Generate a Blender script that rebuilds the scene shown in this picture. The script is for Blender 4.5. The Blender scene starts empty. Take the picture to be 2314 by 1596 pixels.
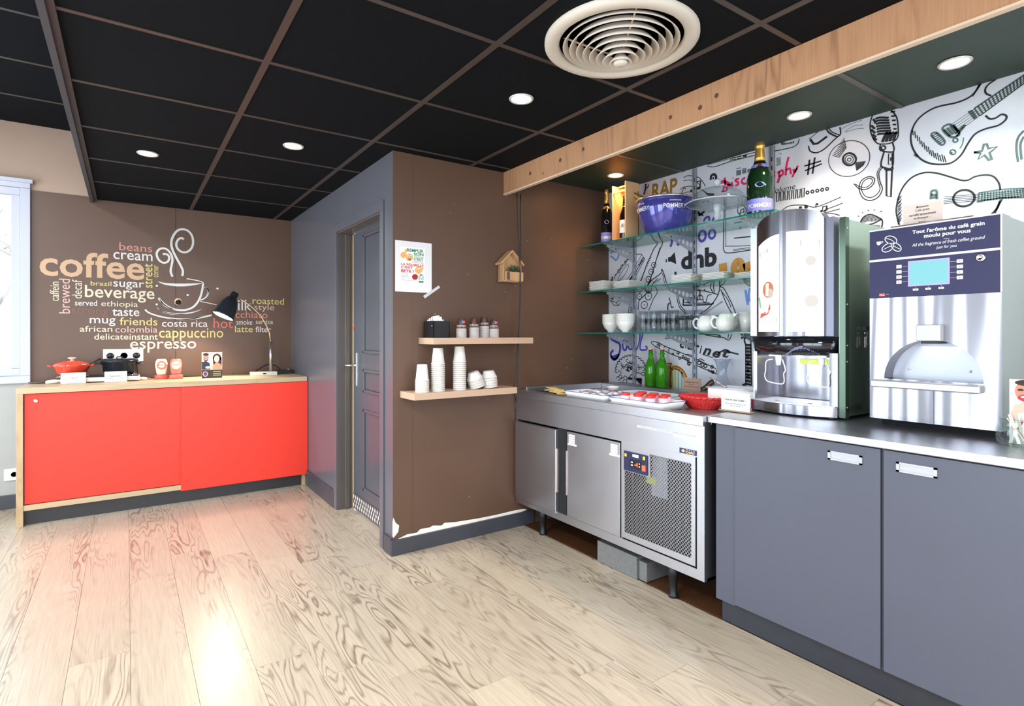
import bpy, bmesh, math, random
from math import pi, sin, cos, radians
from mathutils import Vector, Matrix
random.seed(7)
SC = bpy.context.scene
COL = SC.collection
# ---------------------------------------------------------------- camera, world, exposure
FPX, YAW, HOR, H = 1262.0, radians(34.6), 757.0, 1.28
cam = bpy.data.objects.new('camera', bpy.data.cameras.new('camera')); COL.objects.link(cam)
cam.location = (0, 0, H)
cam.rotation_euler = (pi/2, 0, -YAW)
cam.data.sensor_width = 36.0
cam.data.lens = 36.0*FPX/2314
cam.data.shift_y = -(798-HOR)/2314
cam.data.clip_start = .05
SC.camera = cam
vs = SC.view_settings
vs.view_transform = 'Standard'; vs.look = 'None'; vs.gamma = 1; vs.use_curve_mapping = False
vs.exposure = 0.35
w = bpy.data.worlds.new('world'); SC.world = w; w.use_nodes = True
bg = w.node_tree.nodes['Background']
bg.inputs['Color'].default_value = (.80, .89, 1, 1); bg.inputs['Strength'].default_value = 3.0
SC.cycles.max_bounces = 10
SC.cycles.diffuse_bounces = 4
SC.cycles.glossy_bounces = 5
SC.cycles.transmission_bounces = 10
SC.cycles.transparent_max_bounces = 12
SC.cycles.caustics_reflective = False
SC.cycles.caustics_refractive = False
SC.cycles.sample_clamp_indirect = 8
SC.cycles.use_denoising = True

def area(name, loc, rot, sx, sy, power, col=(1, 1, 1), spread=180, shape='RECTANGLE'):
    l = bpy.data.lights.new(name, 'AREA'); l.shape = shape; l.size = sx
    if shape in ('RECTANGLE', 'ELLIPSE'): l.size_y = sy
    l.energy = power; l.color = col; l.spread = radians(spread)
    o = bpy.data.objects.new(name, l); o.location = loc; o.rotation_euler = rot; COL.objects.link(o)
    return o
# daylight area lamps: left pair through the glazed side, rear one added as fill
for y_, w_, e_ in ((.72, 1.8, 66), (4.0, 1.95, 60)):
    area('daylight_and_fill', (-2.10, y_, 1.3), (0, -pi/2, 0), 2.2, w_, e_, (.84, .92, 1))
area('daylight_and_fill', (.3, -2.68, 1.35), (pi/2, 0, 0), 4.4, 2.2, 80, (.97, .98, 1))

# ---------------------------------------------------------------- pixel rays onto real planes
FW = Vector((sin(YAW), cos(YAW), 0)); RT = Vector((cos(YAW), -sin(YAW), 0))
def ray(x, y): return FW + RT*((x-1157)/FPX) + Vector((0, 0, -(y-HOR)/FPX))
def on(ax, v, x, y):
    d = ray(x, y); c = Vector((0, 0, H)); return c + d*((v-c[ax])/d[ax])
def PX(v, x, y): return on(0, v, x, y)
def PY(v, x, y): return on(1, v, x, y)
def PZ(v, x, y): return on(2, v, x, y)

# ---------------------------------------------------------------- materials
def lin(c):
    return tuple(((v/255)/12.92 if v/255 <= .04045 else ((v/255+.055)/1.055)**2.4) for v in c) + (1,)
MATS = {}
def mat(name, col, rough=.5, metal=0, spec=.5, noise=0, nscale=8, bump=0, bscale=60, emit=None, estr=0, trans=0, ior=1.45, coat=0, stretch=None, rvar=0, alpha=1):
    if name in MATS: return MATS[name]
    m = bpy.data.materials.new(name); m.use_nodes = True; MATS[name] = m
    nt = m.node_tree; b = nt.nodes['Principled BSDF']
    c = lin(col)
    b.inputs['Base Color'].default_value = c
    b.inputs['Roughness'].default_value = rough
    b.inputs['Metallic'].default_value = metal
    b.inputs['Specular IOR Level'].default_value = spec
    b.inputs['IOR'].default_value = ior
    b.inputs['Coat Weight'].default_value = coat
    b.inputs['Transmission Weight'].default_value = trans
    b.inputs['Alpha'].default_value = alpha
    if emit:
        b.inputs['Emission Color'].default_value = lin(emit); b.inputs['Emission Strength'].default_value = estr
    tc = mp = None
    if noise or bump or rvar:
        g = nt.nodes.new('ShaderNodeTexCoord'); mp = nt.nodes.new('ShaderNodeMapping')
        mp.inputs['Scale'].default_value = stretch or (1, 1, 1)
        nt.links.new(g.outputs['Object'], mp.inputs['Vector'])
    if noise:
        n = nt.nodes.new('ShaderNodeTexNoise'); n.inputs['Scale'].default_value = nscale; n.inputs['Detail'].default_value = 5
        nt.links.new(mp.outputs[0], n.inputs['Vector'])
        mx = nt.nodes.new('ShaderNodeMix'); mx.data_type = 'RGBA'
        lo = tuple(v*(1-noise) for v in c[:3])+(1,); hi = tuple(min(1, v*(1+noise)) for v in c[:3])+(1,)
        mx.inputs['A'].default_value = lo; mx.inputs['B'].default_value = hi
        nt.links.new(n.outputs['Fac'], mx.inputs['Factor']); nt.links.new(mx.outputs['Result'], b.inputs['Base Color'])
    if rvar:
        n = nt.nodes.new('ShaderNodeTexNoise'); n.inputs['Scale'].default_value = nscale; n.inputs['Detail'].default_value = 4
        nt.links.new(mp.outputs[0], n.inputs['Vector'])
        r = nt.nodes.new('ShaderNodeMapRange'); r.inputs['To Min'].default_value = max(0, rough-rvar); r.inputs['To Max'].default_value = rough+rvar
        nt.links.new(n.outputs['Fac'], r.inputs['Value']); nt.links.new(r.outputs[0], b.inputs['Roughness'])
    if bump:
        n = nt.nodes.new('ShaderNodeTexNoise'); n.inputs['Scale'].default_value = bscale; n.inputs['Detail'].default_value = 3
        nt.links.new(mp.outputs[0], n.inputs['Vector'])
        bp = nt.nodes.new('ShaderNodeBump'); bp.inputs['Strength'].default_value = bump; bp.inputs['Distance'].default_value = .002
        nt.links.new(n.outputs['Fac'], bp.inputs['Height']); nt.links.new(bp.outputs[0], b.inputs['Normal'])
    return m

def wood(name, light, dark, along, rough=.5, scale=1.0, ringf=9, contrast=1.0, perobj=False, vary=.12, spec=.4, coat=0):
    """grain that follows axis `along`, cathedral figure from contour lines of stretched noise"""
    if name in MATS: return MATS[name]
    m = bpy.data.materials.new(name); m.use_nodes = True; MATS[name] = m
    nt = m.node_tree; b = nt.nodes['Principled BSDF']; N = nt.nodes.new; L = nt.links.new
    b.inputs['Roughness'].default_value = rough; b.inputs['Specular IOR Level'].default_value = spec
    b.inputs['Coat Weight'].default_value = coat; b.inputs['Coat Roughness'].default_value = .25
    geo = N('ShaderNodeNewGeometry'); oi = N('ShaderNodeObjectInfo')
    add = N('ShaderNodeVectorMath'); add.operation = 'ADD'
    sc = N('ShaderNodeVectorMath'); sc.operation = 'SCALE'; sc.inputs[0].default_value = (17, 31, 5)
    L(oi.outputs['Random'], sc.inputs['Scale'])
    L(geo.outputs['Position'], add.inputs[0])
    if perobj: L(sc.outputs[0], add.inputs[1])
    mp = N('ShaderNodeMapping'); s = [5.6*scale]*3; s['XYZ'.index(along)] = .75*scale
    mp.inputs['Scale'].default_value = s; L(add.outputs[0], mp.inputs['Vector'])
    n1 = N('ShaderNodeTexNoise'); n1.inputs['Scale'].default_value = 1.0; n1.inputs['Detail'].default_value = 2.5; n1.inputs['Distortion'].default_value = .25
    L(mp.outputs[0], n1.inputs['Vector'])
    mul = N('ShaderNodeMath'); mul.operation = 'MULTIPLY'; mul.inputs[1].default_value = ringf*2*pi; L(n1.outputs['Fac'], mul.inputs[0])
    sn = N('ShaderNodeMath'); sn.operation = 'SINE'; L(mul.outputs[0], sn.inputs[0])
    ab = N('ShaderNodeMath'); ab.operation = 'ABSOLUTE'; L(sn.outputs[0], ab.inputs[0])
    r1 = N('ShaderNodeMapRange'); r1.inputs['From Min'].default_value = .75; r1.inputs['From Max'].default_value = .0; L(ab.outputs[0], r1.inputs['Value'])
    mp2 = N('ShaderNodeMapping'); s2 = [150*scale]*3; s2['XYZ'.index(along)] = 4*scale
    mp2.inputs['Scale'].default_value = s2; L(add.outputs[0], mp2.inputs['Vector'])
    n2 = N('ShaderNodeTexNoise'); n2.inputs['Scale'].default_value = 1; n2.inputs['Detail'].default_value = 3; L(mp2.outputs[0], n2.inputs['Vector'])
    n3 = N('ShaderNodeTexNoise'); n3.inputs['Scale'].default_value = .6; n3.inputs['Detail'].default_value = 2; L(mp.outputs[0], n3.inputs['Vector'])
    r3 = N('ShaderNodeMapRange'); r3.inputs['From Min'].default_value = .40; r3.inputs['From Max'].default_value = .66; L(n3.outputs['Fac'], r3.inputs['Value'])
    m1 = N('ShaderNodeMath'); m1.operation = 'MULTIPLY'; L(r1.outputs[0], m1.inputs[0]); L(r3.outputs[0], m1.inputs[1])
    m2 = N('ShaderNodeMath'); m2.operation = 'MULTIPLY_ADD'; m2.inputs[1].default_value = .65*contrast; L(m1.outputs[0], m2.inputs[0])
    m3 = N('ShaderNodeMath'); m3.operation = 'MULTIPLY'; m3.inputs[1].default_value = .62*contrast; L(n2.outputs['Fac'], m3.inputs[0]); L(m3.outputs[0], m2.inputs[2])
    mx = N('ShaderNodeMix'); mx.data_type = 'RGBA'; mx.inputs['A'].default_value = lin(light); mx.inputs['B'].default_value = lin(dark)
    L(m2.outputs[0], mx.inputs['Factor'])
    hs = N('ShaderNodeHueSaturation'); L(mx.outputs['Result'], hs.inputs['Color'])
    if perobj:
        rv = N('ShaderNodeMapRange'); rv.inputs['To Min'].default_value = 1-vary; rv.inputs['To Max'].default_value = 1+vary*.6
        L(oi.outputs['Random'], rv.inputs['Value']); L(rv.outputs[0], hs.inputs['Value'])
    L(hs.outputs[0], b.inputs['Base Color'])
    bp = N('ShaderNodeBump'); bp.inputs['Strength'].default_value = .15; bp.inputs['Distance'].default_value = .001
    L(n2.outputs['Fac'], bp.inputs['Height']); L(bp.outputs[0], b.inputs['Normal'])
    return m

def glass(name, col=(255, 255, 255), rough=0.0, ior=1.45, thin=False):
    if name in MATS: return MATS[name]
    m = bpy.data.materials.new(name); m.use_nodes = True; MATS[name] = m
    nt = m.node_tree; nt.nodes.clear(); N = nt.nodes.new; L = nt.links.new
    out = N('ShaderNodeOutputMaterial')
    if thin:   # a pane or thin-walled vessel: tinted transparency plus a fresnel reflection
        t = N('ShaderNodeBsdfTransparent'); t.inputs['Color'].default_value = lin(col)
        g = N('ShaderNodeBsdfGlossy'); g.inputs['Roughness'].default_value = max(rough, .02)
        lw = N('ShaderNodeLayerWeight'); lw.inputs['Blend'].default_value = .5
        pw = N('ShaderNodeMath'); pw.operation = 'POWER'; pw.inputs[1].default_value = 3.2; L(lw.outputs['Facing'], pw.inputs[0])
        fr = N('ShaderNodeMath'); fr.operation = 'MULTIPLY_ADD'; fr.inputs[1].default_value = .55; fr.inputs[2].default_value = (ior-1)*.09; L(pw.outputs[0], fr.inputs[0])
        mx = N('ShaderNodeMixShader'); L(fr.outputs[0], mx.inputs[0]); L(t.outputs[0], mx.inputs[1]); L(g.outputs[0], mx.inputs[2])
        L(mx.outputs[0], out.inputs['Surface'])
    else:
        g = N('ShaderNodeBsdfGlass'); g.inputs['Color'].default_value = lin(col); g.inputs['Roughness'].default_value = rough; g.inputs['IOR'].default_value = ior
        L(g.outputs[0], out.inputs['Surface'])
    return m

# ---------------------------------------------------------------- mesh builder
class MB:
    def __init__(s): s.v = []; s.f = []; s.m = []; s.sm = []; s.mats = []; s.M = Matrix(); s.weld = False
    def mi(s, m):
        if m is None: return 0
        if m not in s.mats: s.mats.append(m)
        return s.mats.index(m)
    def add(s, vs_, fs, m=None, smooth=False):
        b = len(s.v); k = s.mi(m)
        s.v += [tuple(s.M @ Vector(v)) for v in vs_]
        for f in fs: s.f.append(tuple(i+b for i in f)); s.m.append(k); s.sm.append(smooth)
        return s
    def box(s, x0, x1, y0, y1, z0, z1, m=None):
        x0, x1 = sorted((x0, x1)); y0, y1 = sorted((y0, y1)); z0, z1 = sorted((z0, z1))
        v = [(x0,y0,z0),(x1,y0,z0),(x1,y1,z0),(x0,y1,z0),(x0,y0,z1),(x1,y0,z1),(x1,y1,z1),(x0,y1,z1)]
        return s.add(v, [(0,3,2,1),(4,5,6,7),(0,1,5,4),(1,2,6,5),(2,3,7,6),(3,0,4,7)], m)
    def lathe(s, prof, c=(0,0,0), n=24, m=None, smooth=True, sx=1, sy=1, ax=None):
        """profile [(r,z)...]; closed at ends where r==0"""
        vs_ = []; fs = []
        for r, z in prof:
            for k in range(n):
                a = 2*pi*k/n; vs_.append((c[0]+r*sx*cos(a), c[1]+r*sy*sin(a), c[2]+z))
        for i in range(len(prof)-1):
            for k in range(n):
                k2 = (k+1) % n
                fs.append((i*n+k, i*n+k2, (i+1)*n+k2, (i+1)*n+k))
        if prof[0][0] > 1e-4: fs.append(tuple(range(n-1, -1, -1))) if s_cap[0] else None
        if prof[-1][0] > 1e-4 and s_cap[0]: fs.append(tuple((len(prof)-1)*n+k for k in range(n)))
        if ax is not None:
            q = Vector((0,0,1)).rotation_difference(Vector(ax)).to_matrix(); cc = Vector(c)
            vs_ = [tuple(q @ (Vector(v)-cc)+cc) for v in vs_]
        s.weld = True
        return s.add(vs_, fs, m, smooth)
    def tube(s, pts, r, n=8, m=None, closed=False, cap=True):
        pts = [Vector(p) for p in pts]; N = len(pts); vs_ = []; fs = []
        rs = r if isinstance(r, (list, tuple)) else [r]*N
        up = Vector((0,0,1)); prev = None
        for i, p in enumerate(pts):
            if closed: t = pts[(i+1) % N]-pts[i-1]
            else: t = pts[min(i+1, N-1)]-pts[max(i-1, 0)]
            t.normalize()
            if prev is None:
                a = t.cross(up)
                if a.length < .05: a = t.cross(Vector((1,0,0)))
            else: a = prev-t*prev.dot(t)
            a.normalize(); prev = a; b = t.cross(a)
            for k in range(n):
                an = 2*pi*k/n; vs_.append(tuple(p+a*(rs[i]*cos(an))+b*(rs[i]*sin(an))))
        for i in range(N if closed else N-1):
            j = (i+1) % N
            for k in range(n):
                k2 = (k+1) % n; fs.append((i*n+k, i*n+k2, j*n+k2, j*n+k))
        if cap and not closed:
            fs.append(tuple(range(n-1, -1, -1))); fs.append(tuple((N-1)*n+k for k in range(n)))
        return s.add(vs_, fs, m, True)
    def prism(s, poly, a0, a1, ax=2, m=None):
        """extrude a 2-D polygon along axis ax; poly coords are the two other axes in order"""
        n = len(poly); vs_ = []
        for a in (a0, a1):
            for p in poly:
                q = list(p); q.insert(ax, a); vs_.append(tuple(q))
        fs = [tuple(range(n)), tuple(range(2*n-1, n-1, -1))]+[(i, i+n, (i+1) % n+n, (i+1) % n) for i in range(n)]
        return s.add(vs_, fs, m)
    def build(s, name, m=None, parent=None, bevel=0, loc=None, fix=True, seg=2):
        me = bpy.data.meshes.new(name); me.from_pydata(s.v, [], s.f)
        if m is not None and not s.mats: s.mats = [m]
        elif m is not None and None in s.mats: pass
        for q in s.mats: me.materials.append(q)
        me.polygons.foreach_set('material_index', s.m); me.polygons.foreach_set('use_smooth', s.sm)
        if fix:
            bm = bmesh.new(); bm.from_mesh(me)
            if s.weld: bmesh.ops.remove_doubles(bm, verts=bm.verts, dist=2e-6)
            bmesh.ops.recalc_face_normals(bm, faces=bm.faces); bm.to_mesh(me); bm.free()
        me.update()
        o = bpy.data.objects.new(name, me); COL.objects.link(o)
        if parent is not None:
            o.parent = parent
            pl = parent
            off = Vector((0,0,0)); R = Matrix()
            while pl is not None: off = off+pl.location; pl = pl.parent
            o.location = -off if loc is None else loc
        elif loc is not None: o.location = loc
        if bevel:
            b = o.modifiers.new('bevel', 'BEVEL'); b.width = bevel; b.segments = seg; b.limit_method = 'ANGLE'; b.angle_limit = radians(40)
            for p in me.polygons: p.use_smooth = True
            b.harden_normals = True
        return o
s_cap = [True]
def tag(o, label=None, cat=None, group=None, kind=None):
    if label: o['label'] = label
    if cat: o['category'] = cat
    if group: o['group'] = group
    if kind: o['kind'] = kind
    return o
def thing(name, label, cat, loc=(0,0,0), group=None, kind=None):
    o = bpy.data.objects.new(name, None); o.location = loc; o.empty_display_size = .05; COL.objects.link(o)
    return tag(o, label, cat, group, kind)
def struct(name, mb, m, label=None, bevel=0, parent=None):
    o = mb.build(name, m, parent, bevel)
    if parent is None: o['kind'] = 'structure'
    if label: o['label'] = label
    return o
def dup(o, loc=None, label=None, rz=None, rot=None):
    c = o.copy(); COL.objects.link(c)
    for ch in o.children:
        d = ch.copy(); COL.objects.link(d); d.parent = c
        for g in ch.children:
            e = g.copy(); COL.objects.link(e); e.parent = d
    if loc is not None: c.location = loc
    if rz is not None: c.rotation_euler = (0, 0, rz)
    if rot is not None: c.rotation_euler = rot
    if label: c['label'] = label
    return c
def ordn(i): return ['topmost','second','third','fourth','fifth','sixth','seventh','eighth','ninth','tenth','eleventh','twelfth','thirteenth','fourteenth','fifteenth','sixteenth','seventeenth','eighteenth','nineteenth','twentieth'][i]
def fromtop(i): return 'topmost' if i == 0 else ordn(i)+' from the top'

# ---------------------------------------------------------------- flat print: text and drawn lines on a plane
TXT = {}
def textgeo(s, bold=0, shear=0, space=1):
    k = (s, bold, shear, space)
    if k not in TXT:
        cu = bpy.data.curves.new('t', 'FONT'); cu.body = s; cu.size = 1; cu.offset = bold; cu.shear = shear; cu.resolution_u = 3; cu.space_character = space
        o = bpy.data.objects.new('t', cu); me = bpy.data.meshes.new_from_object(o)
        v = [(p.co.x, p.co.y) for p in me.vertices]; f = [tuple(p.vertices) for p in me.polygons]
        x0 = min(p[0] for p in v); x1 = max(p[0] for p in v); y0 = min(p[1] for p in v); y1 = max(p[1] for p in v)
        v = [((p[0]-x0)/(x1-x0), (p[1]-y0)/(y1-y0)) for p in v]
        TXT[k] = (v, f); bpy.data.objects.remove(o); bpy.data.curves.remove(cu); bpy.data.meshes.remove(me)
    return TXT[k]
class Print:
    """drawing surface: plane axis ax at value v; coordinates in a zoomed crop (ox, oy, s) of the photograph"""
    def __init__(s, ax, v, ox=0, oy=0, sc=1): s.ax = ax; s.v = v; s.o = (ox, oy, sc); s.mb = MB()
    def at(s, ox, oy, sc): s.o = (ox, oy, sc); return s
    def p(s, x, y): return on(s.ax, s.v, s.o[0]+x/s.o[2], s.o[1]+y/s.o[2])
    def uv(s, q): return (q[1-s.ax] if s.ax < 2 else q[0], q[2] if s.ax < 2 else q[1])
    def mk(s, a, b):
        if s.ax == 0: return (s.v, a, b)
        if s.ax == 1: return (a, s.v, b)
        return (a, b, s.v)
    def line(s, pts, w=.008, closed=False, smooth=True, m=None, taper=False):
        P = [Vector(s.uv(s.p(*q))) for q in pts]
        if smooth and len(P) > 2:
            Q = []; n = len(P)
            for i in range(n if closed else n-1):
                g = lambda k: P[k % n] if closed else P[max(0, min(n-1, k))]
                a, b, c, d = g(i-1), g(i), g(i+1), g(i+2)
                for t in (0, .25, .5, .75):
                    Q.append(.5*((2*b)+(c-a)*t+(2*a-5*b+4*c-d)*t*t+(3*b-a-3*c+d)*t**3))
            if not closed: Q.append(P[-1])
            P = Q
        n = len(P); L = []; R = []
        for i in range(n):
            if closed: t = P[(i+1) % n]-P[i-1]
            else: t = P[min(i+1, n-1)]-P[max(i-1, 0)]
            if t.length < 1e-9: t = Vector((1, 0))
            t.normalize(); nn = Vector((-t.y, t.x))*w/2
            if taper: nn *= max(.12, sin(pi*(i+.3)/(n-.4)))
            L.append(P[i]+nn); R.append(P[i]-nn)
        vs_ = [s.mk(*q) for q in L]+[s.mk(*q) for q in R]
        fs = [(i, (i+1) % n, n+(i+1) % n, n+i) for i in range(n if closed else n-1)]
        s.mb.add(vs_, fs, m); return s
    def fill(s, pts, m=None, smooth=False):
        s.mb.add([s.mk(*s.uv(s.p(*q))) for q in pts], [tuple(range(len(pts)))], m); return s
    def ell(s, cx, cy, rx, ry, rot=0, n=20):
        return [(cx+rx*cos(2*pi*k/n)*cos(rot)-ry*sin(2*pi*k/n)*sin(rot), cy+rx*cos(2*pi*k/n)*sin(rot)+ry*sin(2*pi*k/n)*cos(rot)) for k in range(n)]
    def ring(s, cx, cy, rx, ry, w=.008, rot=0, n=12, m=None): return s.line(s.ell(cx, cy, rx, ry, rot, n), w, True, True, m)
    def disc(s, cx, cy, rx, ry, rot=0, n=16, m=None): return s.fill(s.ell(cx, cy, rx, ry, rot, n), m)
    def text(s, t, x0, x1, yt, yb, rot=0, bold=0, shear=0, m=None, slope=0):
        """box corners measured in the crop; rot=1: reads upward; slope: extra vertical drift in crop px, left to right"""
        ym = (yt+yb)/2; xm = (x0+x1)/2
        a0 = s.uv(s.p(x0, ym))[0]; a1 = s.uv(s.p(x1, ym))[0]; b1 = s.uv(s.p(xm, yt))[1]; b0 = s.uv(s.p(xm, yb))[1]
        sl = 0
        if slope: sl = s.uv(s.p(xm, ym+slope))[1]-s.uv(s.p(xm, ym))[1]
        v, f = textgeo(t, bold, shear)
        vs_ = []
        for u, q in v:
            if rot == 1: u, q = 1-q, u
            vs_.append(s.mk(a0+(a1-a0)*u, b0+(b1-b0)*q+sl*(u-.5)))
        s.mb.add(vs_, f, m); return s
    def build(s, name, m, parent, label=None):
        o = s.mb.build(name, m, parent, fix=False)
        if label: o['label'] = label
        s.mb = MB(); return o
def frame_text(mb, t, O, U, V, bold=0, shear=0, m=None):
    v, f = textgeo(t, bold, shear); O = Vector(O); U = Vector(U); V = Vector(V)
    mb.add([tuple(O+U*a+V*b) for a, b in v], f, m)

# material palette
STEEL = mat('brushed_steel', (192, 192, 198), .34, 1, rvar=.05, nscale=6, bump=.04, bscale=30, stretch=(40, 1, 1))
STEELV = mat('brushed_steel_vertical', (150, 150, 158), .22, 1, bump=1.0, bscale=1.0, stretch=(2, 7, .4))
for _n in STEELV.node_tree.nodes:
    if _n.type == 'BUMP': _n.inputs['Distance'].default_value = .035
    if _n.type == 'TEX_NOISE': _n.inputs['Detail'].default_value = 1
CHROME = mat('chrome', (225, 225, 228), .08, 1)
BLACK = mat('black_plastic', (18, 18, 20), .35)
BLACKM = mat('black_matt', (14, 14, 15), .8)
WHITE = mat('white_plastic', (232, 232, 230), .35)
PAPER = mat('paper', (240, 238, 233), .85)
CERAM = mat('white_ceramic', (238, 236, 232), .15, coat=.4)
TEXTK = mat('print_black', (25, 25, 28), .7)
# ================================================================ ROOM
YB, YS, XD, XR, ZC, ZH = 5.5, 3.06, 1.27, 3.0, 2.35, 2.857
XL, YF = -1.95, -2.5
BROWN = mat('taupe_paint', (94, 70, 56), .40, noise=.08, nscale=3, bump=.05, bscale=90, spec=.45)
SLATE = mat('slate_paint', (92, 91, 98), .26, noise=.06, nscale=3, bump=.05, bscale=90, spec=.5)
BEIGE = mat('beige_paint', (172, 146, 128), .6, noise=.05)
GREYP = mat('pale_grey_paint', (160, 160, 156), .6, noise=.04)
PLASTER = mat('bare_plaster', (236, 226, 216), .9, noise=.1, nscale=40)
SKIRT = mat('slate_skirting', (62, 63, 70), .35, noise=.12, nscale=10)
TILE = mat('black_ceiling_tile', (10, 12, 16), .85, noise=.25, nscale=60, bump=.3, bscale=300, spec=.15)
BAR = mat('ceiling_bar_black', (66, 56, 52), .38, spec=.6)
SOFT = mat('soffit_panel', (36, 50, 38), .55, noise=.2, nscale=30, bump=.1, bscale=200)
PLANK = wood('floor_plank', (204, 187, 163), (84, 60, 42), 'Y', rough=.30, coat=.25, scale=1.3, ringf=9, contrast=.85, perobj=True, vary=.10, spec=.5)
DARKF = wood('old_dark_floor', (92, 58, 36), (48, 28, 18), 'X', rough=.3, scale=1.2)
OAK = wood('oak_top', (194, 170, 136), (150, 118, 82), 'X', rough=.45, scale=1.6, ringf=4, contrast=.6)
OAKV = wood('oak_leg', (188, 160, 124), (150, 118, 82), 'Z', rough=.45, scale=1.6, ringf=4, contrast=.6)
BEAM = wood('rustic_beam', (190, 142, 104), (112, 72, 48), 'Z', rough=.6, scale=1.6, ringf=3, contrast=.75)
SHELFW = wood('pale_shelf_wood', (192, 162, 136), (160, 128, 104), 'X', rough=.4, scale=2, ringf=3, contrast=.5)

# floor: sub-base, old dark boards, and individual planks
fl = struct('floor', MB().box(XL, XR+.1, YF, YB+.1, -.06, -.014), mat('floor_base', (60, 46, 36), .7))
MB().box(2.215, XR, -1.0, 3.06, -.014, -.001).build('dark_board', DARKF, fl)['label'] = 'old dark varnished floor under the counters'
PW, PL = .1975, 1.286
anch = {}
def colx(i): return .0125+PW*i
meas = {1: 2.50, 2: 2.324, 3: 2.118, 4: 1.965, 5: 3.02, 6: 2.61+.0, 7: 1.58, 8: 1.40, 9: 1.077, 10: 2.17, 0: 2.22, -1: 2.74}
full = MB().box(0, PW-.0011, 0, PL-.0013, -.0135, 0).build('plank', PLANK, fl, loc=(0, 0, -5)); full_me = full.data
bpy.data.objects.remove(full)
for i in range(-13, 12):
    x0 = colx(i); x1 = x0+PW-.0011
    if x0 > 2.2: continue
    a = meas.get(i, random.uniform(0, PL))
    k = math.floor((YF-a)/PL)
    while a+k*PL < YB:
        y0, y1 = a+k*PL, a+(k+1)*PL-.0013; k += 1
        yy0, yy1 = max(y0, YF), min(y1, YB-.01)
        if yy1-yy0 < .03: continue
        xx1 = min(x1, 2.2); xx0 = max(x0, XL)
        if xx0 > XD-.05 and yy1 > 4.0 and xx0 < 1.5 and False: pass
        if x0 == xx0 and x1 == xx1 and y0 == yy0 and y1 == yy1:
            o = bpy.data.objects.new('plank', full_me); COL.objects.link(o); o.parent = fl; o.location = (x0, y0, random.uniform(-.0006, 0))
        else:
            o = MB().box(0, xx1-xx0, 0, yy1-yy0, -.0135, 0).build('plank', PLANK, fl, loc=(xx0, yy0, random.uniform(-.0006, 0)))

# walls
wb = MB()
WX0, WX1, WZ0, WZ1 = -1.80, -.592, .92, 2.427
wb.box(XL, WX0, YB, YB+.12, 0, ZH+.05); wb.box(WX1, XD+.2, YB, YB+.12, 0, ZH+.05)
wb.box(WX0, WX1, YB, YB+.12, 0, WZ0); wb.box(WX0, WX1, YB, YB+.12, WZ1, ZH+.05)
wall_back = struct('wall_back', wb, BEIGE, 'beige and grey painted end wall behind the red cabinet')
MB().box(-.592, XD, YB-.004, YB+.001, 0, 2.366).build('paint_panel', BROWN, wall_back)['label'] = 'dark brown painted panel carrying the coffee words'
MB().box(XL, -.592, YB-.003, YB+.001, 0, .92).build('paint_panel', GREYP, wall_back)['label'] = 'pale grey paint below the window'
MB().tube([(.34, YB-.0045, .93), (.34, YB-.0045, 2.366)], .0012, 5).build('panel_seam', BLACKM, wall_back)

wl = MB()   # left side, glazed beyond the frame; piers and slit invented to streak steel reflections
wl.box(XL-.12, XL, YF, YB+.1, 2.45, ZH+.05); wl.box(XL-.12, XL, YF, YB+.1, 0, .12)
for ya_, yb_ in ((YF, -.2), (1.65, 2.2), (2.45, 3.0), (5.0, YB+.1)): wl.box(XL-.12, XL, ya_, yb_, 0, ZH)
struct('wall_left', wl, BEIGE)
wf = MB()
wf.box(XL, -1.9, YF-.12, YF, 0, ZH); wf.box(2.6, XR+.1, YF-.12, YF, 0, ZH); wf.box(-1.9, 2.6, YF-.12, YF, 2.45, ZH); wf.box(-1.9, 2.6, YF-.12, YF, 0, .12)
struct('wall_front', wf, BEIGE)
# doorway wall
dw = MB()
DY0, DY1, DZ = 3.215, 4.115, 2.05
dw.box(XD, XD+.12, YS, DY0, 0, ZC+.02); dw.box(XD, XD+.12, DY1, YB+.05, 0, ZC+.02); dw.box(XD, XD+.12, DY0, DY1, DZ, ZC+.02)
wall_door = struct('wall_doorway', dw, SLATE, 'slate grey wall with the door in it')
wa = MB().box(XD+.12, XR+.1, YS, YS+.12, 0, ZC+.1); wa.box(XD+.0005, XD+.12, YS-.0, YS+.001, 0, ZC+.02)
wall_alcove = struct('wall_alcove', wa, BROWN, 'short brown wall with two wooden shelves')
MB().box(XD-.0, XD+.121, YS-.003, YS+.0, .0, ZC).build('paint_panel', BROWN, wall_alcove)
wall_right = struct('wall_right', MB().box(XR, XR+.12, YF, YS+.12, 0, ZC+.1), mat('white_mural_panel', (204, 204, 212), .38, noise=.02), 'white wall panel covered in black music drawings')
# chipped paint along the skirting and at the corner
cp = Print(1, YS-.005, 880, 1100, 1)
cp.fill([(7,80),(9,70),(14,82),(22,88),(20,102),(14,110),(9,116),(7,112)])
cp.fill([(12,122),(40,108),(62,104),(70,96),(92,92),(98,88),(118,88),(124,82),(150,80),(162,78),(200,72),(240,64),(282,54),(304,50),(312,52),(290,60),(250,70),(215,80),(190,86),(150,94),(122,98),(95,104),(60,112),(30,122),(14,127)])
cp.build('chipped_paint', PLASTER, wall_alcove)
random.seed(3)
sp = MB()
for k in range(26):
    x = random.uniform(1.3, 2.9); z = random.uniform(.2, 2.1); r = random.uniform(.001, .003)
    sp.lathe([(r, 0), (r*.6, .001)], (x, YS-.0035, z), 6, ax=(0, -1, 0))
sp.build('paint_fleck', PLASTER, wall_alcove)['kind'] = 'stuff'
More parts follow.
